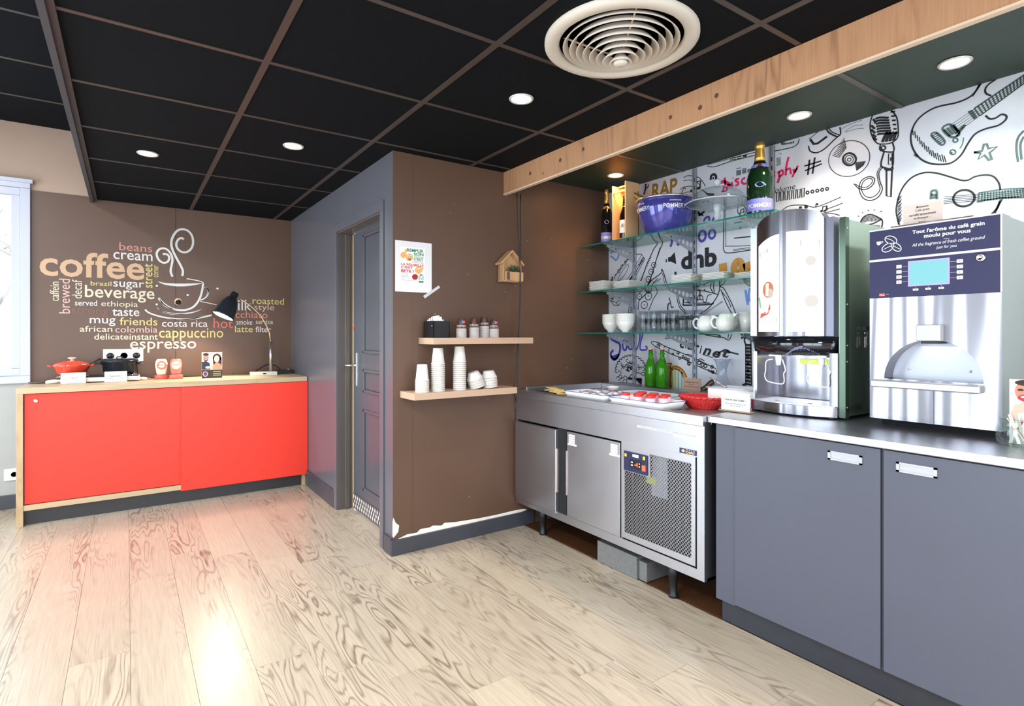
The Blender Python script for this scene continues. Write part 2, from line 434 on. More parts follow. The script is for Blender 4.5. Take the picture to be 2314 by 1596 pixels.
# skirtings
def skirt(name, x0, x1, y0, y1, h=.09):
    m = MB().box(x0, x1, y0, y1, 0, h); return struct(name, m, SKIRT, bevel=.004)
skirt('baseboard_alcove', XD-.016, 2.28, YS-.018, YS, .09)
skirt('baseboard_doorway', XD-.016, XD, DY1+.03, YB, .13)
skirt('baseboard_corner', XD-.016, XD, YS, DY0-.05, .10)
skirt('baseboard_back', XL, -.6, YB-.018, YB, .10)

# ceilings
CX = [-.21, .45, 1.12, 1.79, 2.046]
cl = MB().box(-.21, XR+.1, YF, YB+.1, ZC+.025, ZC+.05)
ceiling = struct('ceiling', cl, mat('ceiling_void', (12, 12, 13), .9))
ys = [2.345+.6265*k for k in range(-7, 6)]
YC = [YF]+[y for y in ys if YF < y < YB-.1]+[YB]
VX, VY, VR = 1.475, 1.445, .262
for i in range(len(CX)-1):
    for j in range(len(YC)-1):
        MB().box(CX[i]+.004, CX[i+1]-.004, YC[j]+.004, YC[j+1]-.004, ZC, ZC+.018).build('ceiling_tile', TILE, ceiling)
for x in CX[1:-1]:
    MB().box(x-.013, x+.013, YF, YB, ZC-.003, ZC+.001).build('ceiling_bar', BAR, ceiling)
for j, y in enumerate(YC[1:-1]):
    for i in range(len(CX)-1):
        MB().box(CX[i]+.013, CX[i+1]-.013, y-.010, y+.010, ZC-.0025, ZC+.001).build('ceiling_bar', BAR, ceiling)
SX = [2.046, 3.0]
SYS = [YF, -.55, .78, 1.03+.0, 2.25, YS] ; SYS = [YF, -.6, .4, 1.30, 2.22, YS]
sy = sorted([PZ(ZC, 1460, 366).y, PZ(ZC, 1960, 200).y])
SYS = [YF, -1.2, 0.1, sy[0], sy[1], YS]
for j in range(len(SYS)-1):
    MB().box(2.062, XR-.001, SYS[j]+.003, SYS[j+1]-.003, ZC, ZC+.018).build('soffit_panel', SOFT, ceiling)
for y in SYS[1:-1]:
    MB().box(2.062, XR-.001, y-.012, y+.012, ZC-.003, ZC+.001).build('ceiling_bar', BAR, ceiling)
MB().box(2.064, 2.088, YF, YS, ZC-.012, ZC+.001).build('ceiling_bar', BAR, ceiling)
# step edge of the lowered ceiling, then the higher tiles beyond it
se = MB().box(-.212, -.19, YF, YB, ZC-.012, ZH); se.box(-.235, -.212, YF, YB, ZC-.03, ZC+.02); struct('trim_1', se, mat('step_edge', (54, 56, 64), .4), 'dark edge where the ceiling steps up')
hi = struct('ceiling_high', MB().box(XL, -.2, YF, YB+.1, ZH+.022, ZH+.05), mat('ceiling_void', (12, 12, 13), .9), 'higher black tiled ceiling on the left')
yh = [PZ(ZH, 40, 27).y, PZ(ZH, 60, 140).y, PZ(ZH, 60, 220).y]
st = (yh[2]-yh[0])/2; YH = [yh[1]+st*k for k in range(-9, 4)]; YH = [YF]+[y for y in YH if YF < y < YB-.15]+[YB]
XH = [XL, -1.9, -1.23, -.56-.0, -.236]; XH = [XL, -1.55, -.9, -.236]
for i in range(len(XH)-1):
    for j in range(len(YH)-1):
        MB().box(XH[i]+.004, XH[i+1]-.004, YH[j]+.004, YH[j+1]-.004, ZH, ZH+.018).build('ceiling_tile', TILE, hi)
for y in YH[1:-1]: MB().box(XL, -.236, y-.011, y+.011, ZH-.003, ZH+.001).build('ceiling_bar', BAR, hi)
for x in XH[1:-1]: MB().box(x-.012, x+.012, YF, YB, ZH-.004, ZH+.001).build('ceiling_bar', BAR, hi)
# wooden beam hanging along the soffit, with a pale edge band
bm_ = struct('trim_2', MB().box(2.044, 2.062, YF, YS, 2.208, ZC), BEAM, 'rustic wooden fascia board hanging under the ceiling')
MB().box(2.041, 2.066, YF, YS, 2.200, 2.208).build('edge_band', mat('edge_band', (214, 188, 162), .5), bm_)
kb = MB()
random.seed(5)
KN = mat('knot', (92, 58, 38), .7, noise=.4, nscale=200)
for px, py in ((1515, 265), (1619, 216), (1582, 243), (1266, 362), (1318, 337), (1198, 392), (1227, 392)):
    q = PX(2.0435, px, py); r = random.uniform(.006, .012)
    kb.lathe([(r, 0), (r*.8, .0006)], (2.0438, q.y, q.z), 10, ax=(-1, 0, 0))
kb.build('knot', KN, bm_)

# window in the end wall
WF = mat('white_upvc', (178, 178, 192), .3)
w1 = thing('window_1', 'white framed window at the left edge, garden outside', None, (WX1, YB, WZ0), kind='structure')
f = MB()
f.box(WX0, WX1, YB-.03, YB+.06, WZ0, WZ0+.055); f.box(WX0, WX1, YB-.03, YB+.06, WZ1-.055, WZ1)
f.box(WX1-.06, WX1, YB-.03, YB+.06, WZ0+.055, WZ1-.055); f.box(WX0, WX0+.06, YB-.03, YB+.06, WZ0+.055, WZ1-.055)
f.box(WX0-.02, WX1+.016, YB-.045, YB-.004, WZ1-.018, WZ1+.012)
f.build('window_frame', WF, w1, bevel=.004)
f = MB(); a0, a1, b0, b1 = WX0+.06, WX1-.06, WZ0+.055, WZ1-.055
f.box(a0, a1, YB-.015, YB+.04, b0, b0+.055); f.box(a0, a1, YB-.015, YB+.04, b1-.055, b1); f.box(a1-.05, a1, YB-.015, YB+.04, b0+.055, b1-.055); f.box(a0, a0+.05, YB-.015, YB+.04, b0+.055, b1-.055)
f.build('sash', WF, w1, bevel=.004)
MB().box(a0+.05, a1-.05, YB+.01, YB+.016, b0+.055, b1-.055).build('pane', glass('window_glass', (250, 254, 255), thin=True), w1)
# unseen glazing: left side inferred, rear side added to let in fill light
for nm, ax in (('window_2', 0), ('window_3', 1)):
    t = thing(nm, 'large assumed glazing outside the frame', None, (0, 0, 0), kind='structure')
    g = MB()
    if ax == 0:
        for y in (-.2, .7, 1.61, 2.2, 2.41, 3.0, 3.96, 4.96): g.box(XL-.09, XL-.03, y, y+.04, .12, 2.45)
    else:
        for x in (-1.9, -.95, .25, 1.45, 2.56): g.box(x, x+.05, YF-.09, YF-.03, .12, 2.45)
    g.build('mullion', WF, t)
    g = MB().box(XL-.062, XL-.058, -.2, 5.0, .12, 2.45) if ax == 0 else MB().box(-1.9, 2.6, YF-.062, YF-.058, .12, 2.45)
    g.build('pane', glass('window_glass', (250, 254, 255), thin=True), t)
# outside: ground, hedge, bare tree
gr = MB().box(-14, 6, YB+.13, 22, -.5, -.4); struct('ground_outside', gr, mat('grass_ground', (120, 140, 110), .9, noise=.4, nscale=3), 'lawn outside the window')
random.seed(11)
def foliage(name, label, cat, c, rx, ry, rz, n, size, m, group=None):
    b = MB()
    for k in range(n):
        th = random.uniform(0, 2*pi); ph = math.acos(random.uniform(-.3, 1)); r = random.uniform(.6, 1)
        p = Vector((c[0]+rx*r*sin(ph)*cos(th), c[1]+ry*r*sin(ph)*sin(th), c[2]+rz*r*cos(ph)))
        d = Vector((random.gauss(0,1), random.gauss(0,1), random.gauss(0,1))).normalized(); e = d.orthogonal().normalized()
        s_ = size*random.uniform(.6, 1.3)
        b.add([p, p+d*s_+e*s_*.4, p+d*s_*2, p+d*s_-e*s_*.4], [(0,1,2,3)], m)
    return tag(b.build(name, None, fix=False), label, cat, group)
LEAF = mat('hedge_leaf', (128, 152, 140), .7)
foliage('hedge', 'pale green hedge low outside the window', 'hedge', (-2.1, 9.0, -.4), 1.5, .9, 1.75, 3500, .045, LEAF)
tr = thing('bare_tree', 'bare branched tree outside the window', 'tree', (-1.9, 11.5, -.4))
b = MB()
def branch(p, d, l, r, n):
    q = p+d*l; b.tube([p, (p+q)/2+Vector((random.gauss(0,.03*l),)*3), q], [r, r*.85, r*.7], 5)
    if n > 0:
        for k in range(3):
            dd = (d+Vector((random.gauss(0,.5), random.gauss(0,.5), random.gauss(.05,.35)))).normalized(); branch(q, dd, l*.75, r*.6, n-1)
branch(Vector((-1.9, 11.5, -.4)), Vector((.03, 0, 1)).normalized(), 1.7, .05, 5)
b.build('branches', mat('bark', (150, 140, 135), .9), tr)

# ---------------------------------------------------------------- door in the slate wall
XDR = 1.37
DP = mat('door_paint', (80, 81, 88), .28, noise=.1, nscale=5, spec=.55)
door = thing('door_1', 'slate panelled door set back in its frame', None, (XDR, 3.6, 0), kind='structure')
f = MB()   # casing and lining
g = MB(); g.box(XD-.012, XD, DY1-.03, DY1+.035, 0, DZ-.02); g.box(XD-.012, XD, DY0-.03, DY0+.02, 0, DZ-.02); g.box(XD-.012, XD, DY0-.03, DY1+.035, DZ-.02, DZ+.04); g.build('casing', SLATE, door, bevel=.002)
f.box(XD, XD+.12, DY1-.035, DY1, 0, DZ-.03); f.box(XD, XD+.12, DY0, DY0+.02, 0, DZ-.03); f.box(XD, XD+.12, DY0, DY1, DZ-.03, DZ)
f.box(XD+.05, XD+.08, DY1-.055, DY1-.035, 0, DZ-.03)
f.build('door_frame', mat('door_frame_paint', (90, 82, 78), .3, noise=.1, nscale=6), door, bevel=.002)
yl, yr = 4.035, DY0+.022
f = MB(); f.box(XDR+.012, XDR+.04, yr, yl, .012, DZ-.035)
st_, rails = .10, [(.012, .165), (.70, .775), (.83+.04, .91), (1.03, 1.13), (1.985-.0, 2.015)]
f.box(XDR, XDR+.012, yl-.21+.0, yl, .012, DZ-.035); f.box(XDR, XDR+.012, yr, yr+.10, .012, DZ-.035)
yi0, yi1 = yr+.10, yl-.21
for z0, z1 in ((.012, .185), (.76, .875), (1.04, 1.15), (1.985, DZ-.035)): f.box(XDR, XDR+.012, yi0, yi1, z0, z1)
f.build('door_leaf', DP, door, bevel=.0015)
for z0, z1 in ((.185, .76), (.875, 1.04), (1.15, 1.985)):
    g = MB(); w_ = .022
    for (A, B, C_, D_) in ((yi0, yi0+w_, z0, z1), (yi1-w_, yi1, z0, z1), (yi0, yi1, z0, z0+w_), (yi0, yi1, z1-w_, z1)): g.box(XDR-.006, XDR+.012, A, B, C_, D_)
    g.box(XDR+.006, XDR+.014, yi0+w_, yi1-w_, z0+w_, z1-w_)
    g.build('door_panel', DP, door, bevel=.004)
MB().box(XDR-.002, XDR+.042, yl, yl+.012, .012, DZ-.035).build('edge_strip', mat('raw_wood_edge', (212, 184, 140), .6, noise=.15, nscale=30), door)
hp = MB().box(XDR-.006, XDR, yl-.075, yl-.035, .91, 1.15).build('handle_plate', CHROME, door, bevel=.002)
h = MB(); h.tube([(XDR-.004, yl-.055, 1.06), (XDR-.05, yl-.055, 1.06), (XDR-.06, yl-.045, 1.06), (XDR-.06, yl+.03, 1.058), (XDR-.058, yl+.07, 1.056)], .008, 10)
h.build('lever_handle', CHROME, hp)
# diamond patterned kick grille
g = MB().box(XDR-.004, XDR+.001, yr+.002, yl-.004, .018, .125, mat('grille_plate', (74, 70, 68), .4)); GW = mat('grille_diamond', (214, 206, 204), .5)
ny = 18
for j in range(3):
    for i in range(ny+(j % 2 == 0)):
        cy = yr+.02+(i+(.5 if j % 2 else 0))*(yl-yr-.04)/ny; cz = .04+j*.031; ry, rz = .012, .019
        g.add([(XDR-.0045, cy-ry, cz), (XDR-.0045, cy, cz+rz), (XDR-.0045, cy+ry, cz), (XDR-.0045, cy, cz-rz)], [(0,1,2,3)], GW)
g.build('kick_grille', None, door, fix=False)
MB().lathe([(0, 0), (.013, 0), (.013, .004), (0, .004)], (XDR-.001, yl-.02, 1.33), 14, ax=(-1, 0, 0)).build('red_dot', mat('red_dot', (190, 40, 40), .5), door)

# ---------------------------------------------------------------- ceiling fittings
def downlight(x, y, label, col, power, sz=.045, out=.052):
    t = thing('downlight', label, 'light', (x, y, ZC), 'recessed ceiling downlights')
    MB().lathe([(sz, -.004), (out, -.007), (out+.004, -.002), (out+.004, .0), (sz, .0), (sz-.006, .010)], (x, y, ZC-.002), 28).build('trim_ring', mat('downlight_ring', (214, 208, 200), .3, .3), t) if True else None
    MB().lathe([(0, -.001), (sz-.002, -.001), (sz-.002, .003), (0, .003)], (x, y, ZC-.0035), 24).build('lamp_face', mat('lamp_face_'+label.split()[0], (255, 255, 255), .5, emit=col, estr=28), t)
    l = bpy.data.lights.new('downlight_beam', 'SPOT'); l.energy = power; l.color = lin(col)[:3]; l.spot_size = radians(125); l.spot_blend = .8; l.shadow_soft_size = .035
    o = bpy.data.objects.new('downlight_beam', l); o.location = (x, y, ZC-.02); COL.objects.link(o)
s_cap[0] = False
downlight(1.468, 2.054, 'cool white downlight beside the round vent', (225, 232, 255), 34)
downlight(.775, 3.298, 'greenish white downlight near the door wall', (240, 255, 238), 34)
downlight(.102, 3.921, 'bluish white downlight above the red cabinet', (215, 230, 255), 34)
downlight(2.688, 2.678, 'warm orange downlight above the wooden bottle box', (255, 196, 120), 16)
downlight(2.693, 1.443, 'warm white downlight above the juice dispenser', (255, 244, 220), 24)
downlight(2.672, .816, 'bright white downlight above the coffee machine', (240, 255, 246), 30)
s_cap[0] = True
for (x, y) in ((.15, .6), (.15, -1.4), (1.4, -.6), (-1.2, 1.2), (-1.2, 3.6), (-1.2, -1.2), (2.6, -.6)):  # unseen disk lamps added to brighten the room and the left floor
    l = bpy.data.lights.new('room_fill_disk', 'AREA'); l.shape = 'DISK'; l.size = .16 if x > -.2 else .4; l.energy = 16 if x > -.2 else (62 if y < 2 else 34); l.color = (1, .97, .93) if x > -.2 else (.90, .95, 1)
    o = bpy.data.objects.new('room_fill_disk', l); o.location = (x, y, (ZC if x > -.2 else ZH)-.02); COL.objects.link(o)

# round ceiling diffuser: nested cones hanging on a cross of struts
VENT = mat('vent_cream', (204, 194, 182), .45, noise=.06, nscale=20)
v = thing('ceiling_vent', 'large round cream air vent of concentric rings in the black ceiling', 'vent', (VX, VY, ZC))
s_cap[0] = False
MB().lathe([(.275, 0), (.275, -.012), (.262, -.020), (.235, -.022), (.222, -.010), (.222, .06)], (VX, VY, ZC), 56).build('rim', VENT, v)
for k in range(8):
    r = .205-.024*k; z = -.018-.0095*k
    MB().lathe([(r-.020, .030+z), (r-.006, .012+z), (r+.004, z), (r+.001, z-.002), (r-.009, .010+z), (r-.023, .028+z)], (VX, VY, ZC), 48).build('ring', VENT, v)
s_cap[0] = True
MB().lathe([(0, -.094), (.018, -.092), (.026, -.085), (.022, -.07), (.012, -.055), (0, -.05)], (VX, VY, ZC), 28).build('hub', VENT, v)
for k in range(4):
    a = pi/4+k*pi/2+.25
    MB().tube([(VX+.03*cos(a), VY+.03*sin(a), ZC-.055), (VX+.218*cos(a), VY+.218*sin(a), ZC+.005)], .0035, 6).build('strut', mat('vent_strut', (190, 160, 136), .5), v)
MB().lathe([(.222, -.001), (0, -.001)], (VX, VY, ZC), 40).build('throat_shade_disc', BLACKM, v)  # flat black disc standing in for the shade inside the duct
# ================================================================ RED CABINET AND WHAT STANDS ON IT
RED = mat('red_laminate', (230, 58, 43), .42, spec=.4)
CT = .926
c = thing('red_cabinet', 'long cabinet with two red sliding doors under a wooden top', 'cabinet', (.33, 4.9, 0))
MB().box(-.603, 1.264, 4.9, 5.47, CT-.04, CT).build('worktop', OAK, c, bevel=.002)
MB().box(-.603, -.567, 4.9, 5.47, 0, CT-.04).build('side_panel', OAKV, c, bevel=.0015)
MB().box(1.228, 1.262, 4.93, 5.47, 0, CT-.04).build('side_panel', OAKV, c, bevel=.0015)
MB().box(-.567, 1.228, 4.905, 5.47, .105, .14).build('bottom_board', OAK, c, bevel=.0015)
MB().box(-.567, 1.228, 4.955, 4.975, .0, .105).build('kick_board', mat('kick_dark', (48, 46, 48), .35), c)
MB().box(-.567, 1.228, 5.46, 5.47, .14, CT-.04).build('back_panel', BLACKM, c)
l = MB().box(-.563, .345, 4.918, 4.936, .145, CT-.044).build('sliding_door', RED, c, bevel=.001)
MB().box(.338, 1.27-.004, 4.892, 4.910, .099, CT-.042).build('sliding_door', RED, c, bevel=.001)
MB().lathe([(0, -.001), (.012, -.001), (.013, .003), (.009, .005), (0, .004)], (-.504, 4.918, .835), 18, ax=(0, -1, 0)).build('lock', CHROME, l)

def y_on_top(px, py, z=CT): return PZ(z, px, py)
# socket strip on the wall
SOCK = mat('socket_plate', (238, 238, 238), .3)
s = thing('socket_strip', 'white triple wall socket above the red cabinet with black plugs', 'socket', (-.02, YB, 1.105))
MB().box(-.155, .112, YB-.016, YB-.004, 1.046, 1.166).build('plate', SOCK, s, bevel=.004)
for k, x in enumerate((-.108, -.018, .065)):
    q = MB(); q.lathe([(.026, 0), (.030, .0), (.030, .003), (.026, .003), (.024, -.001), (0, -.001)], (x, YB-.016, 1.112), 24, ax=(0, -1, 0)); q.build('socket', SOCK, s)
    if k == 1:
        q = MB(); q.lathe([(0, .0015), (.0035, .0015)], (x-.01, YB-.016, 1.112), 8, ax=(0, -1, 0)); q.lathe([(0, .0015), (.0035, .0015)], (x+.012, YB-.016, 1.112), 8, ax=(0, -1, 0)); q.build('pin_hole', BLACK, s)
for x, lab in ((-.108, 'left'), (.065, 'right')):
    t = thing('power_plug', f'black power plug in the {lab} socket of the wall strip', 'plug', (x, YB-.02, 1.11))
    MB().lathe([(.024, 0), (.024, .012), (.016, .02), (0, .02)], (x, YB-.0195, 1.112), 20, ax=(0, -1, 0)).build('plug_body', BLACK, t)
    MB().tube([(x, YB-.04, 1.10), (x, YB-.042, 1.07), (x+.005, YB-.035, 1.0), (x+.01, YB-.04, .95)], .004, 8).build('cable', BLACK, t)
s = thing('wall_socket', 'single white wall socket low on the grey wall left of the red cabinet', 'socket', (-.70, YB, .25))
MB().box(-.742, -.655, YB-.014, YB-.003, .205, .292).build('plate', SOCK, s, bevel=.004)
q = MB(); q.lathe([(.02, 0), (.024, 0), (.024, .003), (.02, .003), (.018, -.001), (0, -.001)], (-.685, YB-.014, .248), 20, ax=(0, -1, 0)); q.build('socket', SOCK, s)
# hole with a ragged pale ring around it
hq = PY(YB-.005, 403, 683)
t = thing('wall_hole', 'small ragged hole in the brown wall inside the painted cup', 'hole', (hq.x, YB-.004, hq.z))
pr = Print(1, YB-.0055, 340, 500, 4.9875)
random.seed(9)
pr.fill([(312+44*cos(a)*random.uniform(.85, 1.1), 908+40*sin(a)*random.uniform(.85, 1.1)) for a in [k*2*pi/16 for k in range(16)]]).build('pale_ring', mat('pale_ring', (222, 190, 140), .8, noise=.3, nscale=150), t)
pr.v = YB-.0065; pr.fill([(315+38*cos(a)*random.uniform(.8, 1.1), 914+32*sin(a)*random.uniform(.8, 1.1)) for a in [k*2*pi/14 for k in range(14)]]).build('hole', BLACKM, t)

# double gas-style hotplate
HP = mat('hotplate_white', (236, 234, 228), .35)
hz = CT
t = thing('hotplate', 'white double hotplate standing under the red and black pots', 'hotplate', (-.14, 5.27, hz))
MB().box(-.395, .085, 5.165, 5.42, hz+.006, hz+.038).build('body', HP, t, bevel=.005)
MB().box(-.385, .075, 5.172, 5.41, hz+.038, hz+.042).build('black_top', BLACK, t)
for (x, y) in ((-.33, 5.27), (-.02, 5.29)):
    q = MB()
    for k in range(4):
        a = k*pi/2+pi/4; q.tube([(x+.10*cos(a), y+.10*sin(a), hz+.042), (x+.095*cos(a), y+.095*sin(a), hz+.056), (x+.03*cos(a), y+.03*sin(a), hz+.056)], .003, 6)
    q.tube([(x+.1*cos(a), y+.1*sin(a), hz+.046) for a in [2*pi*k/24 for k in range(24)]], .003, 6, closed=True)
    q.build('pan_support', CHROME, t)
for x in (-.36, .04): MB().lathe([(0, .014), (.012, .014), (.014, 0)], (x, 5.165, hz+.021), 14, ax=(0, -1, 0)).build('knob', HP, t)
for x in (-.38, .07): MB().lathe([(.01, -.006), (.01, 0)], (x, 5.2, hz+.006), 10).build('foot', BLACK, t)
MB().tube([(-.395, 5.2, hz+.02), (-.43, 5.19, hz+.018), (-.47, 5.2, hz+.012), (-.455, 5.22, hz+.01)], [.008, .014, .014, .006], 8).build('side_knob', HP, t)
MB().tube([(.085, 5.2, hz+.02), (.11, 5.2, hz+.016), (.13, 5.21, hz+.014)], [.008, .012, .008], 8).build('side_knob', HP, t)
# shallow red casserole
ENR = mat('red_enamel', (226, 74, 52), .12, coat=.6)
x, y, z = -.335, 5.27, hz+.060
t = thing('casserole', 'shallow red enamelled casserole with lid on the hotplate', 'pot', (x, y, z))
MB().lathe([(0, 0), (.072, 0), (.085, .006), (.112, .062), (.118, .066), (.114, .069), (.108, .062), (.082, .012), (0, .008)], (x, y, z), 36).build('body', ENR, t)
MB().lathe([(.113, .068), (.113, .072), (.10, .083), (.07, .096), (.03, .102), (0, .103)], (x, y, z), 36).build('lid', ENR, t)
MB().lathe([(.012, .10), (.009, .108), (.013, .114), (.025, .119), (.026, .123), (.02, .127), (0, .129)], (x, y, z), 20).build('knob', mat('knob_cream', (232, 196, 176), .25), t)
for sx in (-1, 1):
    MB().tube([(x+sx*.112, y-.03, z+.064), (x+sx*.134, y-.022, z+.067), (x+sx*.137, y, z+.068), (x+sx*.134, y+.022, z+.067), (x+sx*.112, y+.03, z+.064)], .006, 8).build('handle', ENR, t)
t = thing('serving_spoon', 'dark handled spoon resting across the red casserole', 'spoon', (-.21, 5.2, z+.07))
MB().tube([(-.245, 5.17, z+.074), (-.22, 5.17, z+.083), (-.155, 5.16, z+.117)], [.004, .004, .006], 8).build('handle', BLACK, t)
MB().lathe([(0, -.004), (.016, 0), (.018, .004), (.014, .003), (0, 0)], (-.25, 5.172, z+.074), 16, sx=1.4).build('bowl', CHROME, t)
# black cast iron pot
CI = mat('cast_iron', (38, 42, 50), .28, .3, noise=.1, nscale=60)
x, y = -.045, 5.285
t = thing('cast_iron_pot', 'black cast iron pot with lid on the right half of the hotplate', 'pot', (x, y, z))
MB().lathe([(0, 0), (.092, 0), (.104, .010), (.114, .085), (.119, .088), (.112, .09), (.10, .014), (0, .008)], (x, y, z), 40).build('body', CI, t)
MB().lathe([(.121, .089), (.122, .096), (.115, .105), (.108, .110), (.104, .106), (.05, .112), (0, .114)], (x, y, z), 40).build('lid', CI, t)
for sx in (-1, 1):
    MB().tube([(x+sx*.108, y-.04, z+.076), (x+sx*.146, y-.03, z+.079), (x+sx*.152, y, z+.08), (x+sx*.146, y+.03, z+.079), (x+sx*.108, y+.04, z+.076)], .0065, 8).build('handle', CI, t)
MB().tube([(x-.02, y, z+.112), (x-.015, y, z+.124), (x+.015, y, z+.124), (x+.02, y, z+.112)], .005, 8).build('lid_handle', CI, t)
MB().tube([(x+.13, y+.02, z+.02), (x+.125, y+.05, z+.06), (x+.13, y+.03, z+.0), (x+.15, y+.02, z-.02)], .004, 6).build('wire', CHROME, t) if False else None

def card(name, label, p0, p1, y, z0, lines, m=PAPER, lean=.012, cat='sign', foot=True):
    """tent card facing -Y; lines: (text, centre u, v0, v1, halfwidth)"""
    x0, x1 = p0[0], p1[0]; h_ = p1[1]-z0
    t = thing(name, label, cat, ((x0+x1)/2, y, z0))
    b = MB(); b.add([(x0, y, z0), (x1, y, z0), (x1, y+lean, z0+h_), (x0, y+lean, z0+h_), (x0, y+.002, z0), (x1, y+.002, z0), (x1, y+lean+.002, z0+h_), (x0, y+lean+.002, z0+h_)],
        [(0,1,2,3), (7,6,5,4), (0,4,5,1), (3,2,6,7), (1,5,6,2), (0,3,7,4)])
    b.build('card', m, t)
    if foot: MB().box(x0-.01, x1+.01, y-.012, y+.03, z0, z0+.003).build('foot', mat('card_foot', (170, 140, 115), .6), t)
    tb = MB()
    for (s_, u, v0, v1, hw) in lines:
        frame_text(tb, s_, (x0+(x1-x0)*(u-hw), y-.0012+lean*v0, z0+h_*v0), ((x1-x0)*2*hw, 0, 0), (0, lean*(v1-v0), h_*(v1-v0)))
    if lines: tb.build('lettering', TEXTK, t, fix=False)
    return t
a, b_ = PY(5.12, 137, 862), PY(5.12, 194, 842)
card('food_card', 'white food label card in front of the red casserole', (a.x, a.z), (b_.x, b_.z), 5.12, CT, [('-Tajine-', .5, .42, .62, .2), ('legumes et epices', .5, .22, .32, .22), ('servi chaud', .5, .08, .16, .3)])
a, b_ = PY(5.12, 236, 860), PY(5.12, 287, 839)
card('food_card', 'white food label card in front of the black pot', (a.x, a.z), (b_.x, b_.z), 5.12, CT, [('Saucisses', .5, .50, .72, .26), ('pommes de terre et oignons', .5, .30, .42, .38), ('du jour', .5, .12, .22, .18)])

# inverted squeeze bottles on their wide red caps
def squeeze(x, y, label, body, red):
    t = thing('sauce_bottle', label, 'bottle', (x, y, CT), 'squeeze sauce bottles')
    MB().lathe([(0, 0), (.046, 0), (.049, .004), (.048, .030), (.042, .034), (0, .034)], (x, y, CT), 28, sy=.62).build('cap', mat('sauce_cap', (224, 92, 84), .3), t)
    MB().lathe([(0, .034), (.030, .034), (.034, .05), (.042, .10), (.043, .12), (.038, .145), (.030, .158), (.026, .160), (0, .160)], (x, y, CT), 28, sy=.5).build('body', body, t)
    lb = MB(); 
    for k in range(2):
        yy = y-.0235-.0006*k; rr = .033-.010*k
        lb.add([(x+rr*cos(a), yy, CT+.112+rr*1.05*sin(a)*(.8 if k else 1)) for a in [2*pi*j/20 for j in range(20)]], [tuple(range(20))], red if k == 0 else mat('label_cream', (246, 226, 200), .5))
    frame_text(lb, 'SAUCE', (x-.024, y-.0250, CT+.108), (.048, 0, 0), (0, 0, .014), .02, m=mat('label_red', (196, 44, 44), .5))
    lb.build('label', None, t, fix=False)
squeeze(PZ(CT+.015, 365, 853).x, 5.275, 'pale squeeze sauce bottle with a red cap, the left one of the pair', mat('mayo_body', (240, 226, 196), .3), mat('label_ring', (214, 110, 90), .5))
squeeze(PZ(CT+.015, 399, 853).x, 5.245, 'reddish squeeze sauce bottle with a red cap, the right one of the pair', mat('ketchup_body', (214, 112, 96), .3), mat('label_pink', (240, 180, 160), .5))

# picture card with two smiling people
a, b_ = PY(5.15, 456, 855), PY(5.15, 502, 796)
t = thing('picture_card', 'photo card of two smiling people standing on the red cabinet', 'card', ((a.x+b_.x)/2, 5.15, CT))
x0, x1, z0, z1 = a.x, b_.x, CT, b_.z
MB().box(x0, x1, 5.15, 5.156, z0, z1).build('board', PAPER, t)
SKIN = mat('print_skin', (206, 138, 112), .6); SKIN2 = mat('print_skin_pale', (232, 186, 164), .6); HAIR = mat('print_hair', (52, 34, 34), .6); NAVY = mat('print_navy', (42, 48, 74), .6); PRED = mat('print_red', (196, 52, 58), .6)
def people_print(mp, mb):
    """mp(u, v) -> 3-D point; flat printed picture of two people sharing food"""
    def poly(p, m): mb.add([mp(*q) for q in p], [tuple(range(len(p)))], m)
    def el(cx, cy, rx, ry, m, k=0): mb.add([mp(cx+rx*cos(2*pi*j/18), cy+ry*sin(2*pi*j/18), k) for j in range(18)], [tuple(range(18))], m)
    poly([(0, 0), (1, 0), (1, .33), (0, .33)], mat('print_dark', (60, 42, 44), .6))
    el(.74, .78, .21, .17, HAIR, 1); mb.add([mp(.56, .42, 1), mp(.98, .42, 1), mp(.97, .8, 1), mp(.54, .8, 1)], [(0,1,2,3)], HAIR)
    el(.73, .74, .135, .135, SKIN2, 2); el(.2, .80, .14, .15, SKIN, 2); el(.2, .92, .145, .055, HAIR, 3); el(.2, .70, .09, .05, HAIR, 3)
    mb.add([mp(0, .34, 2), mp(.42, .34, 2), (mp(.38, .58, 2)), mp(.22, .66, 2), mp(0, .64, 2)], [(0,1,2,3,4)], NAVY)
    mb.add([mp(.5, .34, 2), mp(1, .34, 2), mp(.95, .52, 2), (mp(.74, .62, 2)), mp(.55, .5, 2)], [(0,1,2,3,4)], SKIN)
    el(.20, .715, .045, .016, PAPER, 4); el(.73, .67, .055, .022, PAPER, 4)
    for cx in (.16, .25, .68, .79): el(cx, .80 if cx < .5 else .765, .016, .008, HAIR, 4)
    el(.3, .42, .13, .05, SKIN2, 4); el(.52, .45, .08, .04, mat('print_food', (222, 168, 96), .6), 4)
    el(.17, .17, .12, .1, PAPER, 4); el(.17, .17, .10, .083, mat('print_purple', (92, 60, 110), .6), 5)
    for v_ in (.1, .17, .24): mb.add([mp(.55, v_, 4), mp(.93, v_, 4), mp(.93, v_+.025, 4), mp(.55, v_+.025, 4)], [(0,1,2,3)], mat('print_green', (150, 180, 120), .6))
pm = MB(); people_print(lambda u, v_, k=0: (x0+(x1-x0)*u, 5.1495-.0002*k, z0+(z1-z0)*v_), pm); pm.build('printed_picture', None, t, fix=False)

